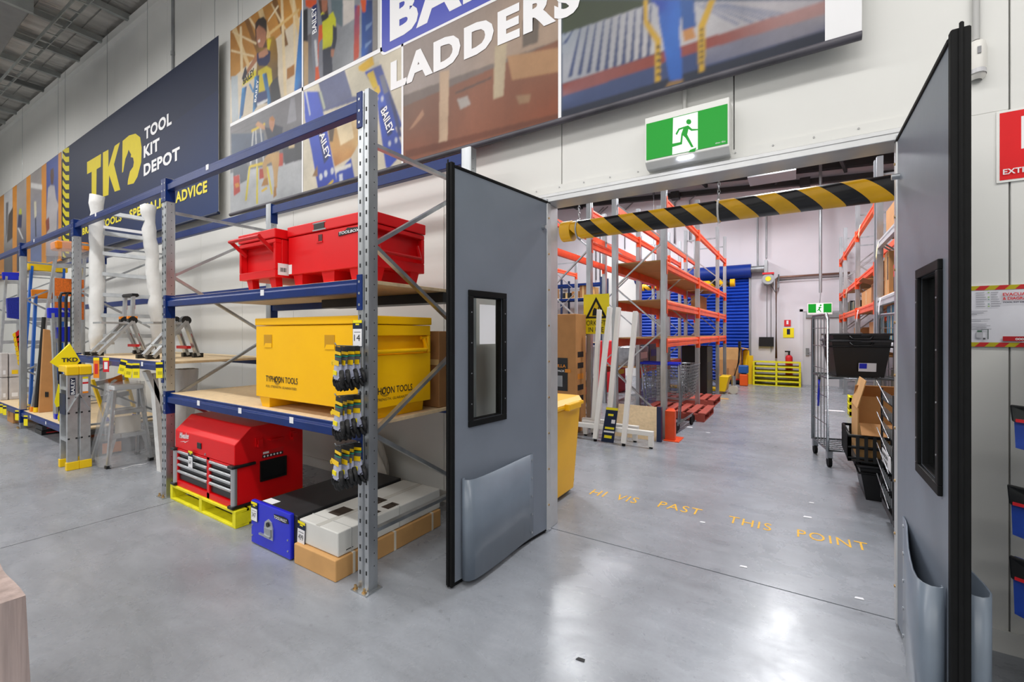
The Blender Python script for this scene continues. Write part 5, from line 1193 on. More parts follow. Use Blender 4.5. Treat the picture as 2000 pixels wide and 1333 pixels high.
for k, (x, y) in enumerate(((2, 790), (9, 793), (33, 802), (50, 812))):
    p_ = at(x, y, Y=1.63); t = thing('hanging_ticket', 'yellow ticket on low platform edge, %s from the left' % n_[k], 'ticket', tuple(p_), group='hanging shelf tickets', rot=(0, 0, .4))
    MB().box(-.035, .035, 0, .002, -.15, 0).build('ticket_card', yellow_tag, t, w=False); MB().box(-.035, .035, -.001, 0, -.05, -.02).build('ticket_band', navy_ink, t, w=False)
# film-wrapped pallet load at the bottom left corner
t = thing('wrapped_load', 'film-wrapped carton load in the lower left foreground corner', 'wrapped load', (-1.75, .1, 0))
wrapm = mat('wrapped_film', '#b9a6a0', .18, 0, .24, 3, .2, 3, stretch=(9, 9, .4), coat=.8)  # vertical tone streaks paint the film's sheen into the colour
c = at(48, 1165, Z=.62); 
def wl(u, v):
    a = 2*PI*u; k = 1 + .05*(1 - v); cxx, cyy = math.cos(a), math.sin(a); m_ = max(abs(cxx), abs(cyy)); rx, ry = .40*k*cxx/m_, .40*k*cyy/m_; j = .003*math.sin(9*a)
    return (c.x - .40 + rx + j, c.y - .40 + ry + j, .62*v + .002)
MB().grid(wl, 64, 6).poly([wl(k/64, 1) for k in range(64)]).build('film_cover', wrapm, t)
MB().box(c.x - .76, c.x - .04, c.y - .76, c.y - .04, .002, .60).build('carton_body', mat('pink_carton', '#b08a80', .7), t)
# ================================================================ back room: orange racking
RHB = 3.9
def back_rack(label, xf, xr, YS, levels, boards, bays=None, post_m=None, name='pallet_rack', bm_m=None):
    t = thing(name, label, 'rack', ((xf + xr)/2, sum(YS)/len(YS), 0)); pm = post_m or galv
    s_ = 1 if xf > xr else -1
    for y in YS:
        for x in (xf, xr):
            u = MB(); w, d = .035, .045
            u.prism([(x - w, y - d, 0), (x + w, y - d, 0), (x + w, y - .012, 0), (x + w - .01, y - .006, 0), (x + w - .01, y + .006, 0), (x + w, y + .012, 0), (x + w, y + d, 0), (x - w, y + d, 0)], (0, 0, RHB)); up = u.build('upright', pm, t)
            MB().box(x - .06, x + .06, y - .06, y + .06, 0, .008).build('base_plate', galv2, up)
        z = .25; k = 0
        MB().bar((xf, y + .01, .2), (xr, y + .01, .2), .02, .03).build('brace', galv, t)
        while z < RHB - .7:
            a, c = (xf, xr) if k % 2 == 0 else (xr, xf)
            MB().bar((a, y + .01, z), (c, y + .01, z + .62), .02, .03, (0, 1, 0)).build('brace', galv, t); z += .62; k += 1
        MB().bar((xf, y + .01, RHB - .25), (xr, y + .01, RHB - .25), .02, .03).build('brace', galv, t)
    for bi, (y0, y1) in enumerate(zip(YS[:-1], YS[1:])):
        for z in levels:
            if bays and not bays(bi, z): continue
            for x, f in ((xf, s_), (xr, -s_)):
                ya, yb = y0 + .045, y1 - .045; h = .115
                P = [(x + f*.03, z - h), (x + f*.03, z - h*.62), (x + f*.018, z - h*.58), (x + f*.018, z - h*.42), (x + f*.03, z - h*.38), (x + f*.03, z - .02), (x + f*.01, z), (x - f*.02, z), (x - f*.02, z - h)]
                b_ = MB().prism([(q[0], ya, q[1]) for q in P], (0, yb - ya, 0)).build('beam', bm_m or orange_steel, t)
                for ye, g_ in ((ya, -1), (yb, 1)):
                    MB().box(*sorted((x + f*.034, x + f*.04)), *sorted((ye, ye + g_*.045)), z - .19, z + .01).box(*sorted((x + f*.04, x - f*.02)), *sorted((ye - g_*.004, ye)), z - .19, z + .01).build('end_connector', bm_m or orange_steel, b_)
            if z in boards: MB().box(*sorted((xf - s_*.01, xr + s_*.01)), y0 + .05, y1 - .05, z, z + .018).build('shelf_board', brown_board, t)
    return t
brown_board = mat('brown_board', '#b98c58', .75, 0, .1, 8)
YR1 = [6.31, 8.78, 11.26, 12.5]
back_rack('orange and galvanised racking along the back room aisle, left side', -1.54, -2.24, YR1, (3.33, 2.45, 1.90, 1.36), (2.45, 1.90, 1.36))
back_rack('second row of orange racking behind the aisle row', -2.64, -3.34, YR1, (3.33, 2.85, .74), (.74,), bays=lambda b, z: not (z == .74 and b == 0))
back_rack('far left row of orange racking near the back wall', -5.8, -6.5, [8.9, 11.3, 12.8], (3.3, 1.9), (1.9,))
back_rack('orange racking along the right side of the back room', .97, 1.67, [8.13, 10.5, 12.97, 14.2], (3.33, 2.45, 1.90, 1.1), (2.45, 1.90, 1.1))
rb = back_rack('grey beam racking beside the right door with mixed cartons', .98, 1.67, [5.72, 7.98], (2.73, 1.93, 1.33, .62), (2.73, 1.93, 1.33, .62), bm_m=mat('grey_beam', '#c3c5c9', .4, .2))
# navy shelving against the back wall with small cartons
t = thing('back_shelving', 'navy shelving with small cartons against the far wall', 'shelving', (-6.6, 14.3, 0))
for x in (-8.2, -6.9, -5.45):
    for y in (14.0, 14.6): MB().box(x - .03, x + .03, y - .03, y + .03, 0, 3.3).build('upright', navy_steel, t)
for z in (3.12, 2.62, 1.9, 1.1):
    for y in (13.97, 14.6): MB().box(-8.2, -5.45, y - .02, y + .02, z - .07, z).build('beam', blue_steel if z > 2.5 else navy_steel, t)
    if z < 3: MB().box(-8.2, -5.45, 13.98, 14.58, z, z + .02).build('shelf_board', chip, t)
R_ = random.Random(4); x = -8.15; cols = (card, card_l, card_d, white_card, card_l, black_plastic); k = 0; ords = []
n_sh = 0
while x < -5.7:
    w_ = R_.uniform(.16, .30); h_ = R_.uniform(.18, .42); m_ = cols[R_.randrange(6)]; k += 1
    tt = thing('small_carton', 'small carton on the navy back shelving, number %d from the left end' % k, 'box', (x + w_/2, 14.2, 2.64), group='small cartons on navy shelving')
    tt['label'] = 'small %s carton on navy shelving, %s from the left' % ({card: 'brown', card_l: 'light brown', card_d: 'dark brown', white_card: 'white', black_plastic: 'black'}[m_], ('first', 'second', 'third', 'fourth', 'fifth', 'sixth', 'seventh', 'eighth', 'ninth', 'tenth', 'eleventh', 'twelfth')[k - 1])
    MB().box(x, x + w_, 14.02, 14.4, 2.642, 2.642 + h_).build('carton_body', m_, tt, bevel=.003)
    MB().box(x + w_*.35, x + w_*.6, 14.017, 14.02, 2.642, 2.642 + h_).build('tape', tape, tt)
    x += w_ + R_.uniform(.01, .05)
    if -7.2 < x < -6.86: x = -6.86

# ================================================================ back room: cartons on the right-hand racks
def carton(label, x0, x1, y0, y1, z0, z1, m_=None, flaps=False, lab=None, labm=None):
    t = thing('carton', label, 'box', ((x0 + x1)/2, (y0 + y1)/2, z0)); MB().box(x0, x1, y0, y1, z0, z1).build('carton_body', m_ or card, t, bevel=.004)
    ym = (y0 + y1)/2; MB().box(x0 - .001, x0, ym - .03, ym + .03, z0 + .01, z1).build('tape', tape, t)
    if flaps:
        MB().bar((x0 - .01, ym, z1), (x0 - .16, ym, z1 + .06), (y1 - y0)*.9, .005, (0, 0, 1)).build('flap', m_ or card, t)
    if lab: MB().box(x0 - .002, x0, y0 + .04, y0 + .04 + lab[0], z0 + lab[1], z0 + lab[1] + lab[2]).build('carton_label', labm or paper, t)
    return t
e = .0185
carton('tall narrow brown carton on the right rack, upper shelf', 1.02, 1.30, 7.55, 7.90, 1.93 + e, 2.52, card, False, (.06, .2, .3), black_ink)
t = carton('brown carton with an open side flap on the right rack', .99, 1.35, 8.3, 8.9, 1.90 + e, 2.20, card_d, True)
carton('long brown carton under the second beam of right rack', 1.0, 1.6, 9.0, 10.2, 1.90 + e, 2.17, card)
carton('dark bin carton at the far end of right rack', 1.0, 1.5, 12.2, 12.8, 1.90 + e, 2.15, mat('charcoal_card', '#26282a', .6))
carton('black carton near the far end of the right rack', 1.0, 1.55, 11.2, 12.0, 1.90 + e, 2.10, black_plastic)
carton('brown carton row on the lower right rack, nearer', 1.02, 1.5, 8.4, 9.4, 1.1 + e, 1.62, card_d)
carton('brown carton row on the lower right rack, farther', 1.02, 1.5, 10.7, 11.7, 1.1 + e, 1.55, card_d)
carton('brown carton high on the nearest right rack shelf', 1.0, 1.6, 6.2, 7.6, 2.73 + e, 3.05, card)
t = carton('power tool carton printed blue and red on the right rack', 1.04, 1.5, 6.72, 7.32, 1.93 + e, 2.50, mat('tool_blue', '#2a7cc0', .4))
MB().box(1.034, 1.039, 6.72, 7.32, 1.95, 2.15).build('black_band', black_plastic, t); MB().prism([(1.034, 6.72, 2.15), (1.034, 7.32, 2.15), (1.034, 7.32, 2.30), (1.034, 6.72, 2.36)], (.005, 0, 0)).build('red_band', red_ink, t)
MB().box(1.034, 1.039, 6.95, 7.28, 2.40, 2.49).build('red_panel', red_ink, t)
stroke_text('lettering', '7.', white_ink, (1.033, 7.24, 2.415), (0, -1, 0), (0, 0, 1), .05, t, width=.07, bold=.03, thick=.001)
carton('teal carton with white label on the right rack, nearer', 1.02, 1.5, 6.3, 6.9, 1.33 + e, 1.72, mat('teal_card', '#1c7fa4', .5), False, (.1, .1, .2), paper)
carton('teal carton on the right rack beside the rack post', 1.02, 1.5, 7.05, 7.7, 1.33 + e, 1.80, mat('teal_dark', '#156078', .5))
carton('white open carton on the right rack third shelf', 1.02, 1.5, 5.85, 6.5, 1.93 + e, 2.2, white_card)
carton('dark parts carton on the low shelf of right rack', 1.02, 1.5, 6.4, 7.4, .62 + e, 1.0, black_plastic, False, (.2, .08, .12), card_l)
carton('brown carton on low shelf of the right rack', 1.02, 1.5, 5.85, 6.3, .62 + e, 1.05, card)
carton('flat brown carton on the upper board of right rack', 1.05, 1.6, 8.5, 9.9, 2.45 + e, 2.52, card)
for k, (y, z) in enumerate(((7.6, 2.65), (9.6, 3.3), (11.9, 2.4), (9.9, 1.85), (7.4, 1.9))):
    tt = thing('paper_tag', 'pale paper tag hanging from a right rack beam, %s' % ('nearest upper', 'highest', 'farthest', 'lower far', 'lower near')[k], 'tag', (.93, y, z), group='paper tags on the right rack')
    MB().grid(lambda u, v: (.925 - .02*math.sin(v*2), y + .10*u, z - .22*v), 2, 5).build('tag_sheet', mat('cream_paper', '#e2dcb2', .6) if k < 3 else paper, tt, solid=.002)

# ================================================================ back wall: shutter, door, services
t = thing('roller_shutter', 'blue corrugated roller shutter on the far wall', 'roller shutter', (-2.8, 14.7, 0))
sx0, sx1 = -4.37, -1.16; shut = mat('shutter_blue', '#0c43b8', .4); shut_d = mat('shutter_blue_dark', '#0a2f86', .4)
for k in range(31):
    z = .01 + .098*k
    MB().prism([(sx0, 14.70, z), (sx0, 14.66, z + .02), (sx0, 14.64, z + .05), (sx0, 14.66, z + .08), (sx0, 14.70, z + .096)], (sx1 - sx0, 0, 0)).build('slat', shut, t)
MB().cyl((sx0 - .1, 14.58, 3.24), (sx1 + .06, 14.58, 3.24), .2, 20).build('drum', shut_d, t)
for x in (sx0 - .05, sx1): MB().box(x, x + .05, 14.60, 14.76, 0, 3.06).build('guide_rail', galv2, t)
MB().cyl((sx1 + .06, 14.58, 3.28), (sx1 + .42, 14.58, 3.28), .09, 14).box(sx1 + .40, sx1 + .48, 14.4, 14.79, 3.0, 3.5).build('drum_bracket', galv2, t)
mo = MB().cyl((sx1 + .5, 14.45, 2.95), (sx1 + .5, 14.3, 2.95), .15, 16).box(sx1 + .38, sx1 + .62, 14.45, 14.79, 2.82, 3.1); mo.build('motor', mat('motor_grey', '#9fa3a4', .5), t)
MB().cyl((sx1 + .5, 14.29, 2.95), (sx1 + .5, 14.285, 2.95), .07, 12).build('motor_badge', yellow_tag, t); MB().box(sx1 + .36, sx1 + .64, 14.28, 14.46, 3.08, 3.13).build('motor_rim', red_ink, t)
MB().tube([(sx1 + .55, 14.6, 2.8), (sx1 + .66, 14.6, 2.6), (sx1 + .74, 14.65, 2.75), (sx1 + .74, 14.7, 3.1)], .02, 8).build('motor_cable', galv2, t)
MB().box(sx1 + .25, sx1 + .62, 14.7, 14.79, 1.05, 1.32).build('control_box', black_plastic, t)
for dx in (.45, .55, .68): MB().cyl((sx1 + dx, 14.76, .9 if dx > .5 else 1.3), (sx1 + dx, 14.76, 2.8), .011, 8).build('hand_chain', galv2, t)
setwall('trim_7', white_paint, -5.75, -4.45, BY - .06, BY, 0, 4.1)
t = thing('striped_bumper_bar', 'small hazard-striped tube hanging before the blue shutter', 'bumper bar', (-2.8, 14.0, 2.8))
def striped_tube(root, x0, x1, y, z, r, n, cap=.08, pitch=None):
    N_ = n*2; L_ = x1 - x0 - 2*cap; seg = 24
    for k in range(N_):
        a0 = x0 + cap + L_*k/N_; a1 = x0 + cap + L_*(k+1)/N_; sl = L_/N_*.9; V = []
        for j in range(seg + 1):
            th = 2*PI*j/seg; ph = -(math.sin(th))*sl*.75
            for xa in (a0, a1):
                xx = min(max(xa + ph, x0 + cap), x1 - cap); V.append((xx, y + r*math.cos(th), z + r*math.sin(th)))
        MB().add(V, [(2*j, 2*j+2, 2*j+3, 2*j+1) for j in range(seg)], True).build('stripe_band', hz_y if k % 2 == 0 else hz_b, root)
    for xa, xb in ((x0, x0 + cap), (x1 - cap, x1)): MB().cyl((xa, y, z), (xb, y, z), r*1.12, 24).build('end_cap', hz_y, root, bevel=.008)
hz_y = mat('hazard_yellow', '#e8b012', .28, 0, .08, 8); hz_b = mat('hazard_black', '#131316', .25, 0, .2, 12)
striped_tube(t, -4.1, -1.45, 13.9, 2.85, .10, 8, .12)
for x in (-3.7, -1.9): MB().cyl((x, 13.9, 2.95), (x, 13.9, roof_z(x) + .1), .008, 6).build('chain', galv2, t)
# exit door on the far wall
dr3 = thing('door_3', None, None, (.45, 14.79, 0), kind='structure')
MB().box(.16, 1.1, 14.76, 14.80, 0, 2.03).build('leaf', mat('exit_door_grey', '#cfcdd0', .45), dr3)
MB().box(.08, .16, 14.74, 14.81, 0, 2.1).box(.08, 1.2, 14.74, 14.81, 2.03, 2.12).build('frame', wall_back, dr3)
MB().box(.22, 1.05, 14.70, 14.76, 1.86, 2.0).build('door_closer', galv2, dr3)
MB().box(.22, .30, 14.72, 14.76, .82, 1.02).bar((.26, 14.70, .9), (.40, 14.70, .9), .02, .02).build('door_handle', galv2, dr3)
for k, (px_, lb, g1, m_) in enumerate(((1538, 'small red fire extinguisher sign on the far wall', (630, 22, 18), red_ink), (1540, 'small yellow notice under the red sign on the far wall', (648, 16, 28), yellow_tag))):
    c = at(px_, g1[0], Y=14.79); t = thing('wall_sign', lb, 'sign', tuple(c)); h_ = .16 if k == 0 else .24; w_ = .16 if k == 0 else .26
    MB().box(c.x - w_/2, c.x + w_/2, 14.782, 14.788, c.z - h_/1.4, c.z + h_/2.4).build('plate', m_, t)
    MB().box(c.x - w_*.15, c.x + w_*.15, 14.778, 14.782, c.z - h_*.35, c.z + h_*.3).build('pictogram', paper if k == 0 else navy_ink, t)
# far exit sign on its drop conduit
t = thing('exit_sign', 'small green exit sign hanging before the far wall', 'exit sign', (.50, 13.6, 2.0))
c = at(1601, 604, Y=13.6)
MB().box(c.x - .26, c.x + .26, 13.58, 13.66, c.z - .14, c.z + .15).build('housing', white_paint, t, bevel=.005)
p = Print(13.578); p.rect(c.x - .24, c.x + .24, c.z - .09, c.z + .13, green); p.rect(c.x - .075, c.x + .075, c.z - .09, c.z + .13, '#f4f8f4')
for pts in ([(-.01, .09), (.02, .12), (.045, .09), (.02, .065)], [(-.03, .05), (.01, .06), (.06, .02), (.02, .03), (.0, -.01), (.04, -.08), (.02, -.08), (-.02, -.03), (-.06, -.06), (-.06, -.045), (-.02, .01)]): p.w([(c.x + a, c.z + d_) for a, d_ in pts], green)
p.build('lit_panel', t, face_m)
MB().cyl((c.x, 13.62, c.z + .15), (c.x + .02, 13.64, c.z + .42), .012, 6).cyl((c.x + .02, 13.7, c.z + .42), (c.x + .02, 13.7, 6.2), .035, 10).build('drop_conduit', galv2, t)
t = thing('water_pipe', 'copper and steel pipe running across the far wall and down', 'pipe', (-.6, 14.7, .4))
a_, c_, d_ = at(1516, 700, Y=14.72), at(1516, 542, Y=14.72), at(1660, 533, Y=14.72)
MB().tube([a_, c_ - Vector((0, 0, .05)), c_ + Vector((.05, 0, 0)), d_], .028, 8).build('pipe', mat('copper_pipe', '#8a6a5c', .4, .5), t)
MB().tube([c_ + Vector((.05, 0, -.09)), d_ - Vector((0, 0, .09))], .018, 8).build('second_pipe', galv2, t)
for k, x in enumerate((1497, 1480)):
    a_ = at(x, 480, Y=14.74); t = thing('conduit', 'grey conduit on the far wall above the shutter motor, %s' % ('right one', 'left one')[k], 'conduit', (a_.x, 14.74, a_.z - 1))
    MB().cyl((a_.x, 14.75, (3.6, 3.3)[k]), (a_.x, 14.75, 5.3), .022, 8).build('pipe', galv2, t)
for k, x in enumerate((1164, 1172, 1220, 1317, 1347)):
    a_ = at(x, 450, Y=14.74); t = thing('conduit', 'grey conduit high on the far wall, %s from the left' % ('first', 'second', 'third', 'fourth', 'fifth')[k], 'conduit', (a_.x, 14.74, 3.5), group='far wall conduits')
    MB().tube([(a_.x, 14.75, 3.3 if k < 2 else 4.3), (a_.x, 14.75, 5.6), (a_.x + .3, 14.7, 5.8)], .02, 8).build('pipe', galv2, t)
# fire extinguisher, bollard, cartons, sack truck, stacked pallets on the far floor
t = thing('fire_extinguisher', 'red fire extinguisher on the far wall behind the stacked pallets', 'extinguisher', (-.35, 14.7, .5)); c = at(1541, 715, Y=14.68)
MB().cyl((c.x, 14.68, c.z - .35), (c.x, 14.68, c.z + .22), .09, 14).sphere((c.x, 14.68, c.z + .22), .09, 12, 6).build('cylinder', red_ink, t); MB().cyl((c.x, 14.68, c.z + .3), (c.x, 14.68, c.z + .4), .025, 8).box(c.x - .1, c.x + .03, 14.66, 14.70, c.z + .38, c.z + .42).build('valve', black_plastic, t)
MB().box(c.x - .03, c.x + .03, 14.68, 14.79, c.z, c.z + .04).build('wall_bracket', galv2, t)
base = at(1517, 700, Y=14.3); base.y = 14.15
for k in range(5):
    lb = 'yellow pallet in the far stack by the wall, %s' % ('bottom', 'second up', 'middle', 'fourth up', 'topmost')[k]
    if k == 0: o = copy_tree(pl, (base.x, base.y + .35, 0), PI/2*0, label=lb); p_first = o
    else: o = copy_tree(pl, (base.x, base.y + .35, .13*k), label=lb)
    o['group'] = 'stacked yellow pallets at the far wall'; o['label'] = lb
t = thing('bollard', 'yellow steel bollard at the right edge of shutter', 'bollard', tuple(at(1465, 775, Z=0))); c = at(1457, 700, Y=14.2); c.y = 14.0; c.z = 0
MB().cyl(c + Vector((0, .2, 0)), c + Vector((0, .2, .9)), .085, 16).build('post', yellow_plastic, t); MB().sphere(c + Vector((0, .2, .9)), .085, 14, 6).build('dome', yellow_plastic, t); MB().box(c.x + .06, c.x + .18, c.y + .1, c.y + .3, 0, .8).build('guard_plate', yellow_plastic, t)
c = at(1429, 700, Y=14.0); c.y = 13.75; c.z = 0
for k in range(2):
    t = thing('carton', 'brown carton stacked before the blue shutter, %s' % ('lower one', 'upper one with open flap')[k], 'box', (c.x, c.y + .3, .16 + .5*k)); m_ = (card, card_l)[k]
    MB().box(c.x - .33 + .03*k, c.x + .24, c.y + .05, c.y + .6, (.16, .681)[k], (.68, 1.02)[k]).build('carton_body', m_, t, bevel=.004)
    if k: MB().bar((c.x + .24, c.y + .3, 1.02), (c.x + .42, c.y + .3, .99), .5, .006, (0, 0, 1)).build('flap', m_, t)
    else:
        for dx in (-.1, .08): MB().box(c.x + dx, c.x + dx + .05, c.y + .046, c.y + .05, .22, .45).build('printed_mark', card_d, t)
t = thing('dolly', 'low black dolly with red rim under the stacked cartons', 'dolly', (c.x, c.y + .3, 0))
MB().box(c.x - .36, c.x + .28, c.y + .02, c.y + .64, .06, .13).build('deck', black_plastic, t); MB().box(c.x - .37, c.x + .29, c.y + .01, c.y + .65, .13, .158).build('rim', red_dark, t)
for dx in (-.3, .22):
    for dy in (.1, .55): MB().cyl((c.x + dx - .02, c.y + dy, .03), (c.x + dx + .02, c.y + dy, .03), .03, 10).build('wheel', black_rubber, t)
c = at(1453, 700, Y=13.6); c.z = 0; t = thing('battery_case', 'orange canister with blue head beside the yellow bollard', 'canister', tuple(c))
MB().box(c.x - .1, c.x + .1, c.y - .1, c.y + .1, 0, .32).build('canister', mat('safety_orange', '#e85a10', .45), t, bevel=.03, seg=3); MB().box(c.x - .13, c.x + .11, c.y - .1, c.y + .1, .34, .56).build('head', mat('mid_blue', '#23589c', .4), t, bevel=.03, seg=2); MB().box(c.x - .06, c.x + .06, c.y - .05, c.y + .05, .3, .36).build('neck', black_plastic, t)
# pallet jack
c = at(1410, 768, Z=0); t = thing('pallet_jack', 'yellow hand pallet jack parked under the aisle racking', 'pallet jack', (c.x - .4, c.y, 0))
MB().prism([(c.x - .12, c.y - .25, .06), (c.x + .10, c.y - .25, .06), (c.x + .18, c.y - .25, .42), (c.x - .02, c.y - .25, .42)], (0, .5, 0)).build('head', yellow_plastic, t, bevel=.01)
for dy in (-.25, .09): MB().box(c.x - 1.5, c.x - .1, c.y + dy, c.y + dy + .16, .06, .12).build('fork', yellow_plastic, t, bevel=.008)
for dy in (-.07, .03): MB().cyl((c.x + .25, c.y + dy, .1), (c.x + .25, c.y + dy + .05, .1), .1, 16).build('steer_wheel', mat('nylon_wheel', '#c9c4b4', .5), t)
MB().cyl((c.x + .25, c.y, .2), (c.x + .25, c.y, .42), .05, 12).build('pump', galv, t); MB().tube([(c.x + .25, c.y, .35), (c.x + .36, c.y, .75), (c.x + .38, c.y, 1.1)], .02, 8).cbox((c.x + .38, c.y, 1.16), (.05, .16, .16)).build('tiller', black_plastic, t)
for dx in (-1.4,): MB().cyl((c.x + dx, c.y - .25, .04), (c.x + dx, c.y - .1, .04), .04, 10).cyl((c.x + dx, c.y + .1, .04), (c.x + dx, c.y + .25, .04), .04, 10).build('load_rollers', black_rubber, t)
# red-brown pallets in the aisle rack
redp = mat('red_pallet', '#a8483a', .7, 0, .15, 10)
def rpallet(label, x, y, rz=0.):
    t = thing('pallet', label, 'pallet', (x, y, 0), rz, group='red wooden pallets under the aisle rack')
    for dy in (-.48, 0, .43): MB().box(-.5, .5, dy, dy + .05, .02, .12).build('stringer', redp, t, w=False)
    for k in range(6): MB().box(-.5 + .18*k, -.38 + .18*k, -.48, .48, .12, .14).build('top_board', redp, t, w=False)
    for dx in (-.5, -.06, .38): MB().box(dx, dx + .12, -.48, .48, 0, .02).build('bottom_board', redp, t, w=False)
rpallet('red wooden pallet under the aisle rack, nearer one', -1.75, 8.2); rpallet('red wooden pallet under the aisle rack, farther one', -1.85, 9.8)
# shopping trolleys nested beside the first upright
def trolley(label, x, y, rz):
    t = thing('shopping_trolley', label, 'trolley', (x, y, 0), rz, group='wire trolleys in the aisle rack')
    for k in range(11):
        z = .45 + .05*k; o = .012*k
        MB().tube([(-.22 - o*.4, -.4 - o, z), (.22 + o*.4, -.4 - o, z), (.26 + o*.4, .4 + o*.2, z), (-.26 - o*.4, .4 + o*.2, z)], .0045, 5, True).build('basket_wire', wire_steel, t, w=False)
    for k in range(10):
        for s_ in (-1, 1): 
            y_ = -.4 + .088*k; MB().bar((s_*(.22 + .0045*k), y_, .45), (s_*(.27 + .0045*k), y_*1.12, .95), .006, .006).build('basket_rib', wire_steel, t, w=False)
    for k in range(6):
        xx = -.2 + .08*k; MB().bar((xx, -.4, .45), (xx*1.2, -.52, .95), .006, .006).build('basket_rib', wire_steel, t, w=False)
    for s_ in (-1, 1): MB().tube([(s_*.24, .45, .12), (s_*.26, .42, .5), (s_*.27, .52, 1.0)], .013, 8).tube([(s_*.24, .45, .14), (s_*.2, -.35, .14)], .012, 8).build('side_frame', wire_steel, t, w=False)
    MB().cyl((-.28, .52, 1.0), (.28, .52, 1.0), .02, 10).build('push_handle', blue_plastic, t, w=False)
    for s_ in (-1, 1):
        for y_ in (-.35, .42): MB().cyl((s_*.2 - .015, y_, .06), (s_*.2 + .015, y_, .06), .06, 12).build('castor', black_rubber, t, w=False)
trolley('wire shopping trolley standing behind the orange post guard, front one', -1.62, 7.08, PI*.97); trolley('wire shopping trolley in the aisle rack, rear one', -1.64, 7.3, PI*.97)
# appliances and bulky goods seen through the racks
def bulky(label, x0, x1, y0, y1, z0, z1, m_, cat='box', name='carton', m2=None):
    t = thing(name, label, cat, ((x0 + x1)/2, (y0 + y1)/2, z0)); MB().box(x0, x1, y0, y1, z0, z1).build('carton_body', m_, t, bevel=.01)
    MB().box(x1, x1 + .003, y0 + .1, y1 - .1, z0 + (z1 - z0)*.35, z0 + (z1 - z0)*.7).build('carton_print', m2 or black_ink, t)
bulky('black machine carton on the low shelf in aisle rack', -2.15, -1.62, 10.35, 11.1, 0, 1.15, black_plastic, m2=mat('dark_grey_card', '#2b2c2f', .6))
bulky('red and yellow display carton behind the racks', -4.1, -3.6, 10.2, 10.9, 0, 1.25, red_ink, m2=yellow_tag)
bulky('white appliance carton far behind the racks', -4.9, -4.4, 9.6, 10.4, 0, 1.35, white_card, m2=galv2)
bulky('film-wrapped silver goods on the low second-row shelf', -3.25, -2.75, 8.95, 9.9, .76, 1.15, mat('silver_wrap', '#9da2a8', .25, .2, .3, 8, .6, 10), m2=paper)
bulky('film-wrapped dark goods on the low second-row shelf', -3.25, -2.75, 10.0, 11.0, .76, 1.2, mat('dark_wrap', '#4a4d58', .3, 0, .3, 8, .6, 10), m2=blue_plastic)
bulky('dark floor machine carton behind the second rack row', -4.6, -3.7, 8.2, 9.2, 0, .45, mat('dark_grey_card', '#2b2c2f', .6), m2=red_ink)
carton('flat brown carton leaning high in the aisle rack bay', -2.15, -1.95, 11.4, 12.4, 1.92, 2.35, card_l)

# ================================================================ near the opening: post guard, frames, carton, sign
t = thing('post_guard', 'orange steel guard at the foot of first aisle upright', 'post guard', (-1.45, 6.2, 0))
MB().prism([(-1.49, 6.15, 0), (-1.36, 6.15, 0), (-1.36, 6.22, 0), (-1.43, 6.40, 0), (-1.49, 6.40, 0)], (0, 0, .40)).build('guard', orange_steel, t, bevel=.004); MB().box(-1.5, -1.3, 6.1, 6.42, 0, .01).build('foot_plate', orange_steel, t)
t = thing('corner_channel', 'dark navy steel channel standing before the first aisle upright', 'channel', (-1.53, 6.03, 0)); MB().box(-1.56, -1.50, 6.0, 6.06, 0, .46).build('channel', navy_steel, t)
frame_w = mat('white_frame_paint', '#f2f0ea', .4)
def stand(label, x0, x1, y, xp, top, dx, dy, feet):
    t = thing('white_stand', label, 'stand', ((x0 + x1)/2, y, 0), group='white display stands')
    MB().box(x0, x1, y - .03, y + .03, .155, .215).build('base_rail', frame_w, t, bevel=.004)
    for fx in feet:
        MB().box(fx - .03, fx + .03, y - .03, y + .03, .02, .155).build('foot_leg', frame_w, t, bevel=.004); MB().cyl((fx, y, 0), (fx, y, .02), .022, 10).build('foot_pad', black_rubber, t)
    P0 = Vector((xp, y - .031, .03)); P1 = Vector((xp + dx, y + dy, top)); MB().bar(P0 + Vector((0, -.03, 0)), P1, .06, .06, (0, 1, 0)).build('post', frame_w, t, bevel=.004)
    MB().cyl((xp, y - .061, 0), (xp, y - .061, .03), .022, 10).build('foot_pad', black_rubber, t)
stand('white steel stand nearest the aisle, with the lowest post', -2.10, -1.50, 5.62, -1.86, 1.73, .06, .25, (-1.53,))
stand('white steel stand in the middle, with the tallest post', -2.68, -2.12, 5.66, -2.26, 1.80, .09, .25, (-2.65,))
stand('white steel stand behind, between the other two posts', -2.55, -1.75, 5.84, -2.16, 1.80, .06, .22, (-2.5, -1.8))
stand('white steel stand leaning by the tall carton', -2.62, -2.2, 6.0, -2.43, 1.78, .03, .1, (-2.58, -2.24))
stand('white steel stand leaning beside the yellow bin', -2.95, -2.72, 5.15, -2.80, 1.78, -.01, .16, (-2.9,))
t = thing('plywood_offcut', 'plain plywood sheet leaning behind the white stands', 'plywood', (-1.9, 6.1, 0)); MB().prism([(-2.16, 6.04, 0), (-1.58, 6.04, 0), (-1.58, 6.24, .42), (-2.16, 6.24, .42)], (0, .015, 0)).build('sheet', chip, t)
t = thing('promo_card', 'navy card with yellow hazard stripe leaning on the white stands', 'sign', (-2.12, 5.55, 0))
P_ = [Vector((-2.16, 5.545, .02)), Vector((-1.99, 5.545, .02)), Vector((-1.94, 5.585, .47)), Vector((-2.10, 5.585, .47))]
MB().prism(P_, (0, .004, 0)).build('card', navy_ink, t)
o_ = Vector((0, -.003, 0)); lp = lambda a, b_: P_[0].lerp(P_[1], a).lerp(P_[3].lerp(P_[2], a), b_) + o_
MB().poly([lp(0, .93), lp(1, .93), lp(1, 1), lp(0, 1)]).build('stripe', yellow_tag, t)
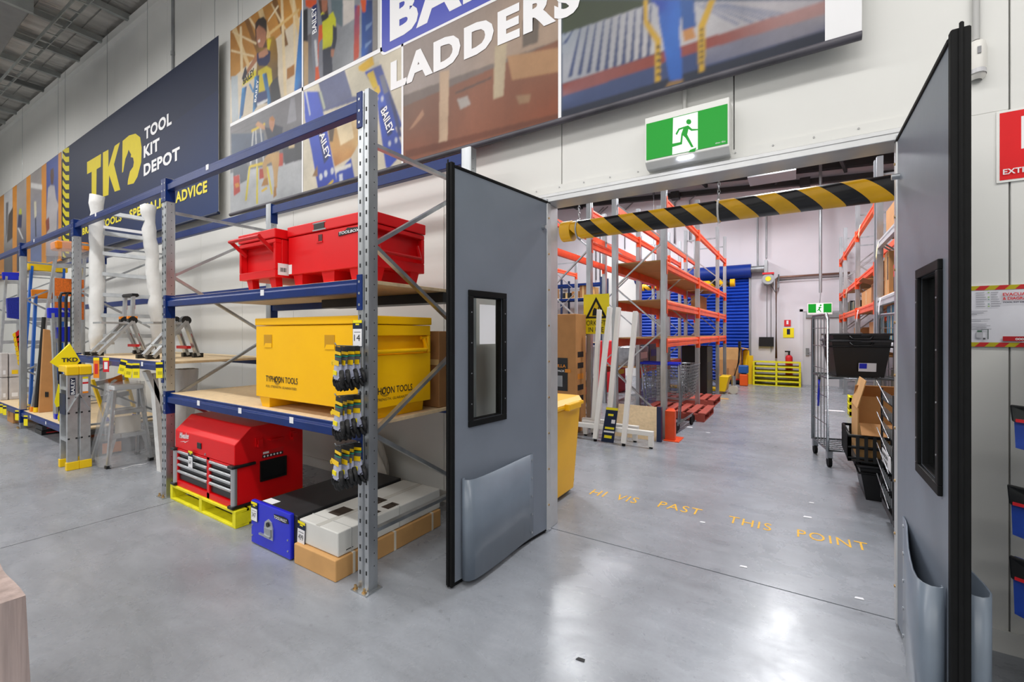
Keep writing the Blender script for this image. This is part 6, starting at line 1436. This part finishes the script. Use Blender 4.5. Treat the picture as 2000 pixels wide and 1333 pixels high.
for a0, a1, b0, b1, m_ in ((.25, .7, .76, .82, yellow_tag), (.15, .9, .38, .44, yellow_tag), (.1, .95, .28, .33, white_ink), (.2, .8, .12, .2, yellow_tag), (.6, .9, .55, .66, paper)): MB().poly([lp(a0, b0), lp(a1, b0), lp(a1, b1), lp(a0, b1)]).build('printed_line', m_, t)
t = thing('carton', 'tall brown carton with a black printed panel near the opening', 'box', (-2.95, 6.05, 0))
MB().box(-3.35, -2.66, 5.86, 6.22, 0, 1.72).build('carton_body', card, t, bevel=.006)
MB().box(-3.02, -2.79, 5.855, 5.86, .60, 1.08).build('black_panel', black_plastic, t); stroke_text('lettering', 'ULLA', mat('orange_ink', '#d8861c', .5), (-2.985, 5.853, .94), (1, 0, 0), (0, 0, 1), .045, t, width=.17, bold=.03, thick=.001); stroke_text('lettering', 'PACK', white_ink, (-2.965, 5.853, .875), (1, 0, 0), (0, 0, 1), .03, t, width=.13, bold=.02, thick=.001)
MB().box(-2.95, -2.87, 5.852, 5.855, .66, .82).build('panel_picture', galv2, t); MB().box(-2.83, -2.74, 5.852, 5.855, .87, .92).build('orange_flash', mat('orange_ink', '#d8861c', .5), t)
for k in range(5): MB().box(-2.66, -2.657, 5.92, 6.12, .45 + .16*k, .53 + .16*k).build('side_mark', (black_ink, black_ink, mat('orange_ink', '#d8861c', .5), black_ink, black_ink)[k], t)
MB().box(-3.03, -2.97, 5.857, 5.86, 0, .6).build('tape', tape, t)
t = thing('forklift_sign', 'yellow forklift warning sign fixed on the second row upright', 'sign', (-2.48, 6.2, 1.4))
MB().box(-2.70, -2.30, 6.225, 6.235, 1.43, 2.02).build('plate', yellow_tag, t); MATS['yellow_tag']
p = Print(6.223); cxs, czs = -2.5, 1.83
p.w([(cxs - .17, 1.66), (cxs + .17, 1.66), (cxs, 1.98)], '#17171a'); p.w([(cxs - .115, 1.69), (cxs + .115, 1.69), (cxs, 1.91)], '#e0c210')
p.w([(-2.56, 1.70), (-2.49, 1.70), (-2.49, 1.80), (-2.53, 1.82), (-2.55, 1.78)], '#17171a'); p.w([(-2.47, 1.70), (-2.455, 1.70), (-2.455, 1.83), (-2.47, 1.83)], '#17171a'); p.w([(-2.47, 1.70), (-2.42, 1.70), (-2.42, 1.71), (-2.47, 1.71)], '#17171a')
p.build('pictogram', t)
stroke_text('lettering', 'FORKLIFTS', black_ink, (-2.685, 6.219, 1.555), (1, 0, 0), (0, 0, 1), .075, t, width=.37, thick=.001); stroke_text('lettering', 'IN USE', black_ink, (-2.62, 6.219, 1.455), (1, 0, 0), (0, 0, 1), .075, t, width=.24, thick=.001)
# yellow wheelie bin behind the left door
t = thing('wheelie_bin', 'yellow wheelie bin behind the left door leaf', 'bin', (-1.93, 3.5, 0)); by = mat('bin_yellow', '#f0b400', .4, 0, .03, 4)
b0, b1 = [(-2.12, 3.30), (-1.70, 3.30), (-1.70, 3.70), (-2.12, 3.70)], [(-2.17, 3.25), (-1.655, 3.25), (-1.655, 3.75), (-2.17, 3.75)]
MB().add([(x, y, .04) for x, y in b0] + [(x, y, .80) for x, y in b1], [(0, 3, 2, 1), (0, 1, 5, 4), (1, 2, 6, 5), (2, 3, 7, 6), (3, 0, 4, 7), (4, 5, 6, 7)]).build('body', by, t, bevel=.015, seg=2)
MB().box(-2.2, -1.63, 3.23, 3.77, .80, .835).prism([(-2.2, 3.24, .835), (-1.63, 3.24, .835), (-1.68, 3.28, .875), (-2.15, 3.28, .875)], (0, .5, 0)).box(-1.64, -1.59, 3.38, 3.62, .79, .85).build('lid', by, t, bevel=.01, seg=2)
for y in (3.27, 3.73): MB().cyl((-2.06, y - .025, .1), (-2.06, y + .025, .1), .1, 18).cyl((-1.82, y - .02, .1), (-1.82, y + .02, .1), .1, 18).build('wheel', black_rubber, t)
MB().cyl((-2.23, 3.3, .80), (-2.23, 3.7, .80), .018, 10).build('handle', by, t)
MB().box(-1.80, -1.77, 3.292, 3.296, .56, .575).build('bin_mark', black_ink, t)
# hazard-striped tube hanging in the opening on two chains
t = thing('striped_bumper_bar', 'large yellow and black striped tube hanging across the doorway', 'bumper bar', (-.6, 3.4, 2.3))
striped_tube(t, -1.66, .62, 3.4, 2.30, .075, 9, .09)
def chain(x):
    z = 2.385; k = 0
    while z < 3.1:
        b = MB(); R = Matrix.Rotation(PI/2*(k % 2), 3, 'Z'); pts = [Vector((x, 3.4, z)) + R @ Vector((.008*math.cos(2*PI*j/8), 0, .016*math.sin(2*PI*j/8))) for j in range(8)]
        b.tube(pts, .0025, 5, True).build('chain_link', galv, t); z += .025; k += 1
for x in (-1.515, -.455):
    chain(x); MB().cyl((x, 3.4, 3.09), (x, 3.4, roof_z(x) + .1), .004, 6).build('hanger_wire', galv, t); MB().tube([(x, 3.4 + .078*math.cos(2*PI*j/16), 2.30 + .078*math.sin(2*PI*j/16)) for j in range(16)], .007, 6, True).build('tie_band', white_paint if x > -1 else galv, t)
t = thing('door_cable', 'thin looped cable on the left door jamb', 'cable', (-1.56, 2.84, 2.2))
MB().tube([(-1.555, 2.845, 2.33), (-1.575, 2.84, 2.24), (-1.565, 2.835, 2.17), (-1.535, 2.835, 2.18), (-1.53, 2.84, 2.25)], .005, 6).build('cable', galv2, t)

# ================================================================ roll cage, tubs and trolleys on the right of the aisle
t = thing('roll_cage', 'tall steel wire roll cage trolley beside the aisle', 'roll cage', (.285, 5.87, 0), .19); X0, X1, Y0, Y1 = 0., .72, 0., .62
for x in (X0, X1 - .06):
    pts = [(x, Y0, .17), (x, Y0, 1.60), (x, Y0 + .05, 1.65), (x, Y1 - .05, 1.65), (x, Y1, 1.60), (x, Y1, .17)]
    MB().tube(pts, .017, 8).build('side_frame', wire_steel, t, w=False)
    for k in range(4): MB().cyl((x, Y0 + .13*(k + 1), .2), (x, Y0 + .13*(k + 1), 1.64), .005, 6).build('side_wire', wire_steel, t, w=False)
    for z in (.45, .75, 1.05, 1.3, 1.5): MB().cyl((x, Y0, z), (x, Y1, z), .005, 6).build('side_wire', wire_steel, t, w=False)
for z in (.18, .96):
    MB().tube([(X0, Y0, z), (X1 - .06, Y0, z), (X1 - .06, Y1, z), (X0, Y1, z)], .013, 8, True).build('deck_rim', wire_steel, t, w=False)
    for k in range(9): MB().cyl((X0 + .075*(k + 1), Y0, z), (X0 + .075*(k + 1), Y1, z), .005, 6).build('deck_wire', wire_steel, t, w=False)
    for k in range(5): MB().cyl((X0, Y0 + .1*(k + 1), z), (X1 - .06, Y0 + .1*(k + 1), z), .007, 6).build('deck_wire', wire_steel, t, w=False)
for x in (X0 + .02, X1 - .08):
    for y in (Y0 + .02, Y1 - .02): MB().cyl((x - .016, y, .055), (x + .016, y, .055), .055, 14).build('castor', black_rubber, t, w=False); MB().box(x - .025, x + .025, y - .03, y + .03, .09, .17).build('castor_fork', galv, t, w=False)
tt = thing('strap_clip', 'blue webbing strap with a black hook hanging on the roll cage', 'strap', (.24, 6.0, .7)); MB().tube([(.22, 6.05, .93), (.215, 6.02, .98), (.215, 5.98, .93)], .01, 6).build('hook', black_plastic, tt)
MB().tube([(.215, 5.99, .93), (.212, 6.0, .8), (.212, 6.08, .68), (.212, 6.16, .62), (.212, 6.18, .70), (.212, 6.1, .74)], .012, 6).build('webbing', blue_plastic, tt)
def tub(label, x0, x1, y0, y1, z0, z1, m_=black_plastic, lab=True, rz=0.):
    cxt, cyt = (x0 + x1)/2, (y0 + y1)/2
    t = thing('storage_tub', label, 'tub', (cxt, cyt, 0), rz, group='black storage tubs'); k = .05; th = .008
    x0, x1, y0, y1 = x0 - cxt, x1 - cxt, y0 - cyt, y1 - cyt
    o0 = [(x0 + k, y0 + k), (x1 - k, y0 + k), (x1 - k, y1 - k), (x0 + k, y1 - k)]; o1 = [(x0, y0), (x1, y0), (x1, y1), (x0, y1)]
    i0 = [(x0 + k + th, y0 + k + th), (x1 - k - th, y0 + k + th), (x1 - k - th, y1 - k - th), (x0 + k + th, y1 - k - th)]; i1 = [(x0 + th, y0 + th), (x1 - th, y0 + th), (x1 - th, y1 - th), (x0 + th, y1 - th)]
    V = [(*p_, z0) for p_ in o0] + [(*p_, z1) for p_ in o1] + [(*p_, z0 + th) for p_ in i0] + [(*p_, z1) for p_ in i1]
    F = [(3, 2, 1, 0), (8, 9, 10, 11)] + [(a, (a+1) % 4, (a+1) % 4 + 4, a + 4) for a in range(4)] + [(a + 8, a + 12, (a+1) % 4 + 12, (a+1) % 4 + 8) for a in range(4)] + [(a + 4, (a+1) % 4 + 4, (a+1) % 4 + 12, a + 12) for a in range(4)]
    MB().add(V, F).build('body', m_, t, w=False)
    MB().tube([(*p_, z1) for p_ in [(x0 - .01, y0 - .01), (x1 + .01, y0 - .01), (x1 + .01, y1 + .01), (x0 - .01, y1 + .01)]], .013, 6, True).build('rim', mat('rim_grey', '#3a3b3e', .35), t, w=False)
    MB().tube([(x0 - .004, y0 - .004, z1 - .06), (x1 + .004, y0 - .004, z1 - .06), (x1 + .004, y1 + .004, z1 - .06), (x0 - .004, y1 + .004, z1 - .06)], .010, 6, True).build('stacking_rib', m_, t, w=False)
    xm = (x0 + x1)/2; MB().tube([(xm - .1, y0 - .01, z1 - .02), (xm - .07, y0 - .035, z1 - .05), (xm + .07, y0 - .035, z1 - .05), (xm + .1, y0 - .01, z1 - .02)], .01, 6).build('handle', m_, t, w=False)
    if lab:
        y_ = y0 + k*.55 - .001; MB().prism([(xm - .02, y_ - .008, z0 + .06), (xm + .13, y_ - .008, z0 + .06), (xm + .13, y_ - .020, z0 + .15), (xm - .02, y_ - .020, z0 + .15)], (0, .002, 0)).build('label', paper, t, w=False); MB().prism([(xm - .015, y_ - .012, z0 + .09), (xm + .05, y_ - .012, z0 + .09), (xm + .05, y_ - .022, z0 + .145), (xm - .015, y_ - .022, z0 + .145)], (0, .001, 0)).build('label_print', blue_plastic, t, w=False)
    return t
tub('black plastic tub on the middle deck of the roll cage', .29, .80, 5.94, 6.50, .978, 1.36, rz=.12)
tub('black plastic tub nested inside the roll cage tub', .30, .79, 5.95, 6.49, 1.06, 1.43, lab=False, rz=.12)
tub('black plastic tub on the floor at the aisle edge', .46, .94, 4.85, 5.45, 0, .30, lab=False)
tub('black plastic tub nested in the floor tub', .47, .93, 4.86, 5.44, .06, .345, lab=False)
t = thing('folding_crate', 'black slatted crate on the floor tubs holding an open carton', 'crate', (.83, 5.3, .36))
x0, x1, y0, y1, z0, z1 = .38, .94, 4.72, 5.3, .362, .59
MB().box(x0, x1, y0, y1, z0, z0 + .012).build('base', black_plastic, t)
for z in (z0 + .03, z0 + .12, z1 - .015): MB().tube([(x0, y0, z), (x1, y0, z), (x1, y1, z), (x0, y1, z)], .014, 5, True).build('rail', black_plastic, t)
for k in range(11):
    f_ = k/10; 
    for p_ in (((x0 + (x1 - x0)*f_), y0), (x0 + (x1 - x0)*f_, y1), (x0, y0 + (y1 - y0)*f_), (x1, y0 + (y1 - y0)*f_)): MB().box(p_[0] - .012, p_[0] + .012, p_[1] - .006, p_[1] + .006, z0, z1 - .01).build('slat', black_plastic, t)
t = thing('open_carton', 'large brown carton lying open in the black crate', 'box', (.68, 5.0, .38)); qx, qy = -.16, -.24
MB().box(.60+qx, .608+qx, 5.02+qy, 5.5+qy, .376, .80).box(.608+qx, 1.08+qx, 5.49+qy, 5.5+qy, .376, .86).box(.608+qx, 1.08+qx, 5.02+qy, 5.03+qy, .376, .68).box(1.07+qx, 1.08+qx, 5.03+qy, 5.49+qy, .376, .82).box(.608+qx, 1.07+qx, 5.03+qy, 5.49+qy, .376, .382).build('walls', card_l, t)
MB().bar((.60+qx, 5.26+qy, .80), (.66+qx, 5.26+qy, 1.04), .46, .006, (1, 0, 0)).build('flap', card_l, t); MB().bar((.84+qx, 5.49+qy, .86), (.84+qx, 5.36+qy, .97), .45, .006, (0, 0, 1)).build('flap', card, t); MB().bar((.84+qx, 5.02+qy, .68), (.84+qx, 4.90+qy, .60), .45, .006, (0, 0, 1)).build('flap', card, t)
# wire display trolley by the right jamb
t = thing('wire_trolley', 'tall black wire basket trolley beside the right door jamb', 'trolley', (.9, 4.2, 0)); wx0, wx1, wy0, wy1 = .56, 1.0, 3.95, 4.45
bw = mat('black_wire', '#2a2b2d', .4, .4)
MB().box(wx0, wx1, wy0, wy1, .12, .17).build('base_tray', black_plastic, t)
for x, y in ((wx0, wy0), (wx0, wy1), (wx1, wy0), (wx1, wy1)): MB().bar((x, y, .17), (x, y, 1.02), .014, .014).build('corner_post', bw, t)
for k in range(7):
    z = .22 + .12*k; MB().tube([(wx0, wy0, z), (wx1, wy0, z), (wx1, wy1, z), (wx0, wy1, z)], .006, 5, True).build('basket_rim', bw, t)
    MB().box(wx0 + .01, wx1, wy0 + .01, wy1 - .01, z - .006, z).build('basket_floor', black_plastic, t)
    for j in range(8): MB().cyl((wx0, wy0 + .06*j + .03, z), (wx0, wy0 + .06*j + .03, z + .07), .003, 4).build('basket_wire', wire_steel, t)
    MB().cyl((wx0 - .03, wy0 - .02, z + .03), (wx0 - .03, wy1, z + .03 + .1), .004, 5).build('hook_arm', wire_steel, t)
lbp = MB().box(wx0 - .012, wx0 - .008, wy0 + .05, wy1 - .1, .48, .58).build('label_plate', paper, t)
for k in range(2): stroke_text('lettering', ('ANSON', 'WORK')[k], black_ink, (wx0 - .014, wy1 - .12, .535 - .045*k), (0, -1, 0), (0, 0, 1), .03, t, width=.24, bold=.03, thick=.001)
for x in (wx0 + .06, wx1 - .06):
    for y in (wy0 + .05, wy1 - .05): MB().cyl((x - .014, y, .045), (x + .014, y, .045), .045, 14).build('castor', black_rubber, t); MB().box(x - .022, x + .022, y - .03, y + .03, .075, .12).build('castor_fork', galv, t)
# small things on the right-hand floor
c = at(1632, 752, Z=0); t = thing('post_guard', 'orange post guard at the foot of far right rack', 'post guard', tuple(c)); MB().box(c.x - .09, c.x + .1, c.y, c.y + .15, 0, .4).build('guard', orange_steel, t, bevel=.004); MB().box(c.x + .14, c.x + .2, c.y, c.y + .08, 0, .32).build('yellow_edge', yellow_plastic, t)
c = at(1664, 812, Z=0); t = thing('yellow_crate', 'small yellow slatted crate beside the open carton', 'crate', tuple(c))
for z in (.02, .14, .26): MB().box(c.x - .05, c.x + .35, c.y - .2, c.y - .17, z, z + .07).box(c.x - .05, c.x + .35, c.y + .17, c.y + .2, z, z + .07).box(c.x - .05, c.x - .02, c.y - .17, c.y + .17, z, z + .07).build('slat_ring', yellow_pal, t)
for dx in (-.05, .32):
    for dy in (-.2, .17): MB().box(c.x + dx, c.x + dx + .03, c.y + dy, c.y + dy + .03, 0, .34).build('corner_post', yellow_pal, t)
for k, (x, y, s_) in enumerate(((1630, 803, .16), (1577, 1011, .03), (1585, 983, .02), (1678, 1170, .022), (1452, 1108, .022), (1372, 1021, .02), (1405, 779, .2), (1317, 834, .07), (1345, 835, .06), (1383, 846, .03), (1134, 1290, .02))):
    c = at(x, y, Z=0); t = thing('paper_scrap', 'paper scrap on the floor, %s' % ('largest, beside the roll cage', 'white, beyond the word POINT', 'tiny, near the wire trolley', 'white, by the right door foot', 'thin pale one before the doorway line', 'tiny, past the stencilled words', 'brown strip before the pallet jack', 'white, beside the orange guard', 'pale, right of the orange guard', 'tiny, in the middle of aisle', 'dark sliver in the near foreground')[k], 'litter', tuple(c), group='scraps on the floor')
    MB().prism([(c.x - s_, c.y - s_*.5, .001), (c.x + s_, c.y - s_*.3, .001), (c.x + s_*.8, c.y + s_*.6, .001), (c.x - s_*.7, c.y + s_*.4, .001)], (0, 0, .002)).build('scrap', card_l if k == 6 else (black_ink if k == 10 else paper), t)
# packs on a display at the right edge
packm = mat('pack_blue', '#1c3f9c', .4, 0, .2, 12); 
for k, (x, y, h_) in enumerate(((1990, 865, .13), (1984, 1035, .15), (1988, 1190, .17))):
    c = at(x, y, X=.70); t = thing('hanging_pack', 'blue retail pack at the right edge, %s' % ('upper', 'middle', 'lowest')[k], 'retail pack', tuple(c), group='blue packs at the right edge')
    MB().prism([c + Vector((0, .03, -h_*.2)), c + Vector((.10, -.03, -h_*.35)), c + Vector((.10, -.03, h_*.95)), c + Vector((0, .05, h_*.95))], (.02, .05, 0)).build('pack_card', packm, t)
    MB().prism([c + Vector((-.008, .035, h_*.55)), c + Vector((.10, -.045, h_*.55)), c + Vector((.10, -.045, h_*1.02)), c + Vector((-.008, .055, h_*1.02))], (.006, .02, 0)).build('pack_clip', black_plastic, t, bevel=.004)
    MB().bar(c + Vector((.0, .028, h_*.6)), c + Vector((.10, -.046, h_*.6)), .004, .012).build('pack_stripe', red_ink, t)
    MB().cyl(c + Vector((.05, .02, h_)), c + Vector((.2, .02, h_)), .004, 6).build('hook', wire_steel, t)
t = thing('display_stand', 'dark pegboard display panel holding the blue packs at right', 'display stand', (.93, 2.5, 0)); MB().box(.905, .94, 2.05, 2.85, 0, 1.5).build('panel', black_plastic, t); MB().box(.86, 1.0, 2.1, 2.16, 0, .03).build('foot', galv2, t); MB().box(.86, 1.0, 2.74, 2.8, 0, .03).build('foot', galv2, t)
# luminaire housings above the aisles
for i, (yr, k) in enumerate(STORE_ROWS):
    for j, xc in enumerate((-17.0, -13.0, -9.0, -5.0, -1.0, 3.0)): fitting(xc, yr, roof_z(xc) - .75, 3.4, .16, 'white linear store light, %s row from the wall, %s from left' % (('first', 'second', 'third')[i], ('first', 'second', 'third', 'fourth', 'fifth', 'sixth')[j]))
for i, (x, y) in enumerate(BACK_LAMPS): fitting(x, y, roof_z(x) - .75, .5, .5, 'square back room light over %s' % ('the aisle near doorway', 'the aisle middle', 'the aisle far end', 'second rack row, near end', 'second rack row, middle', 'second rack row, far end', 'the far left corner')[i])
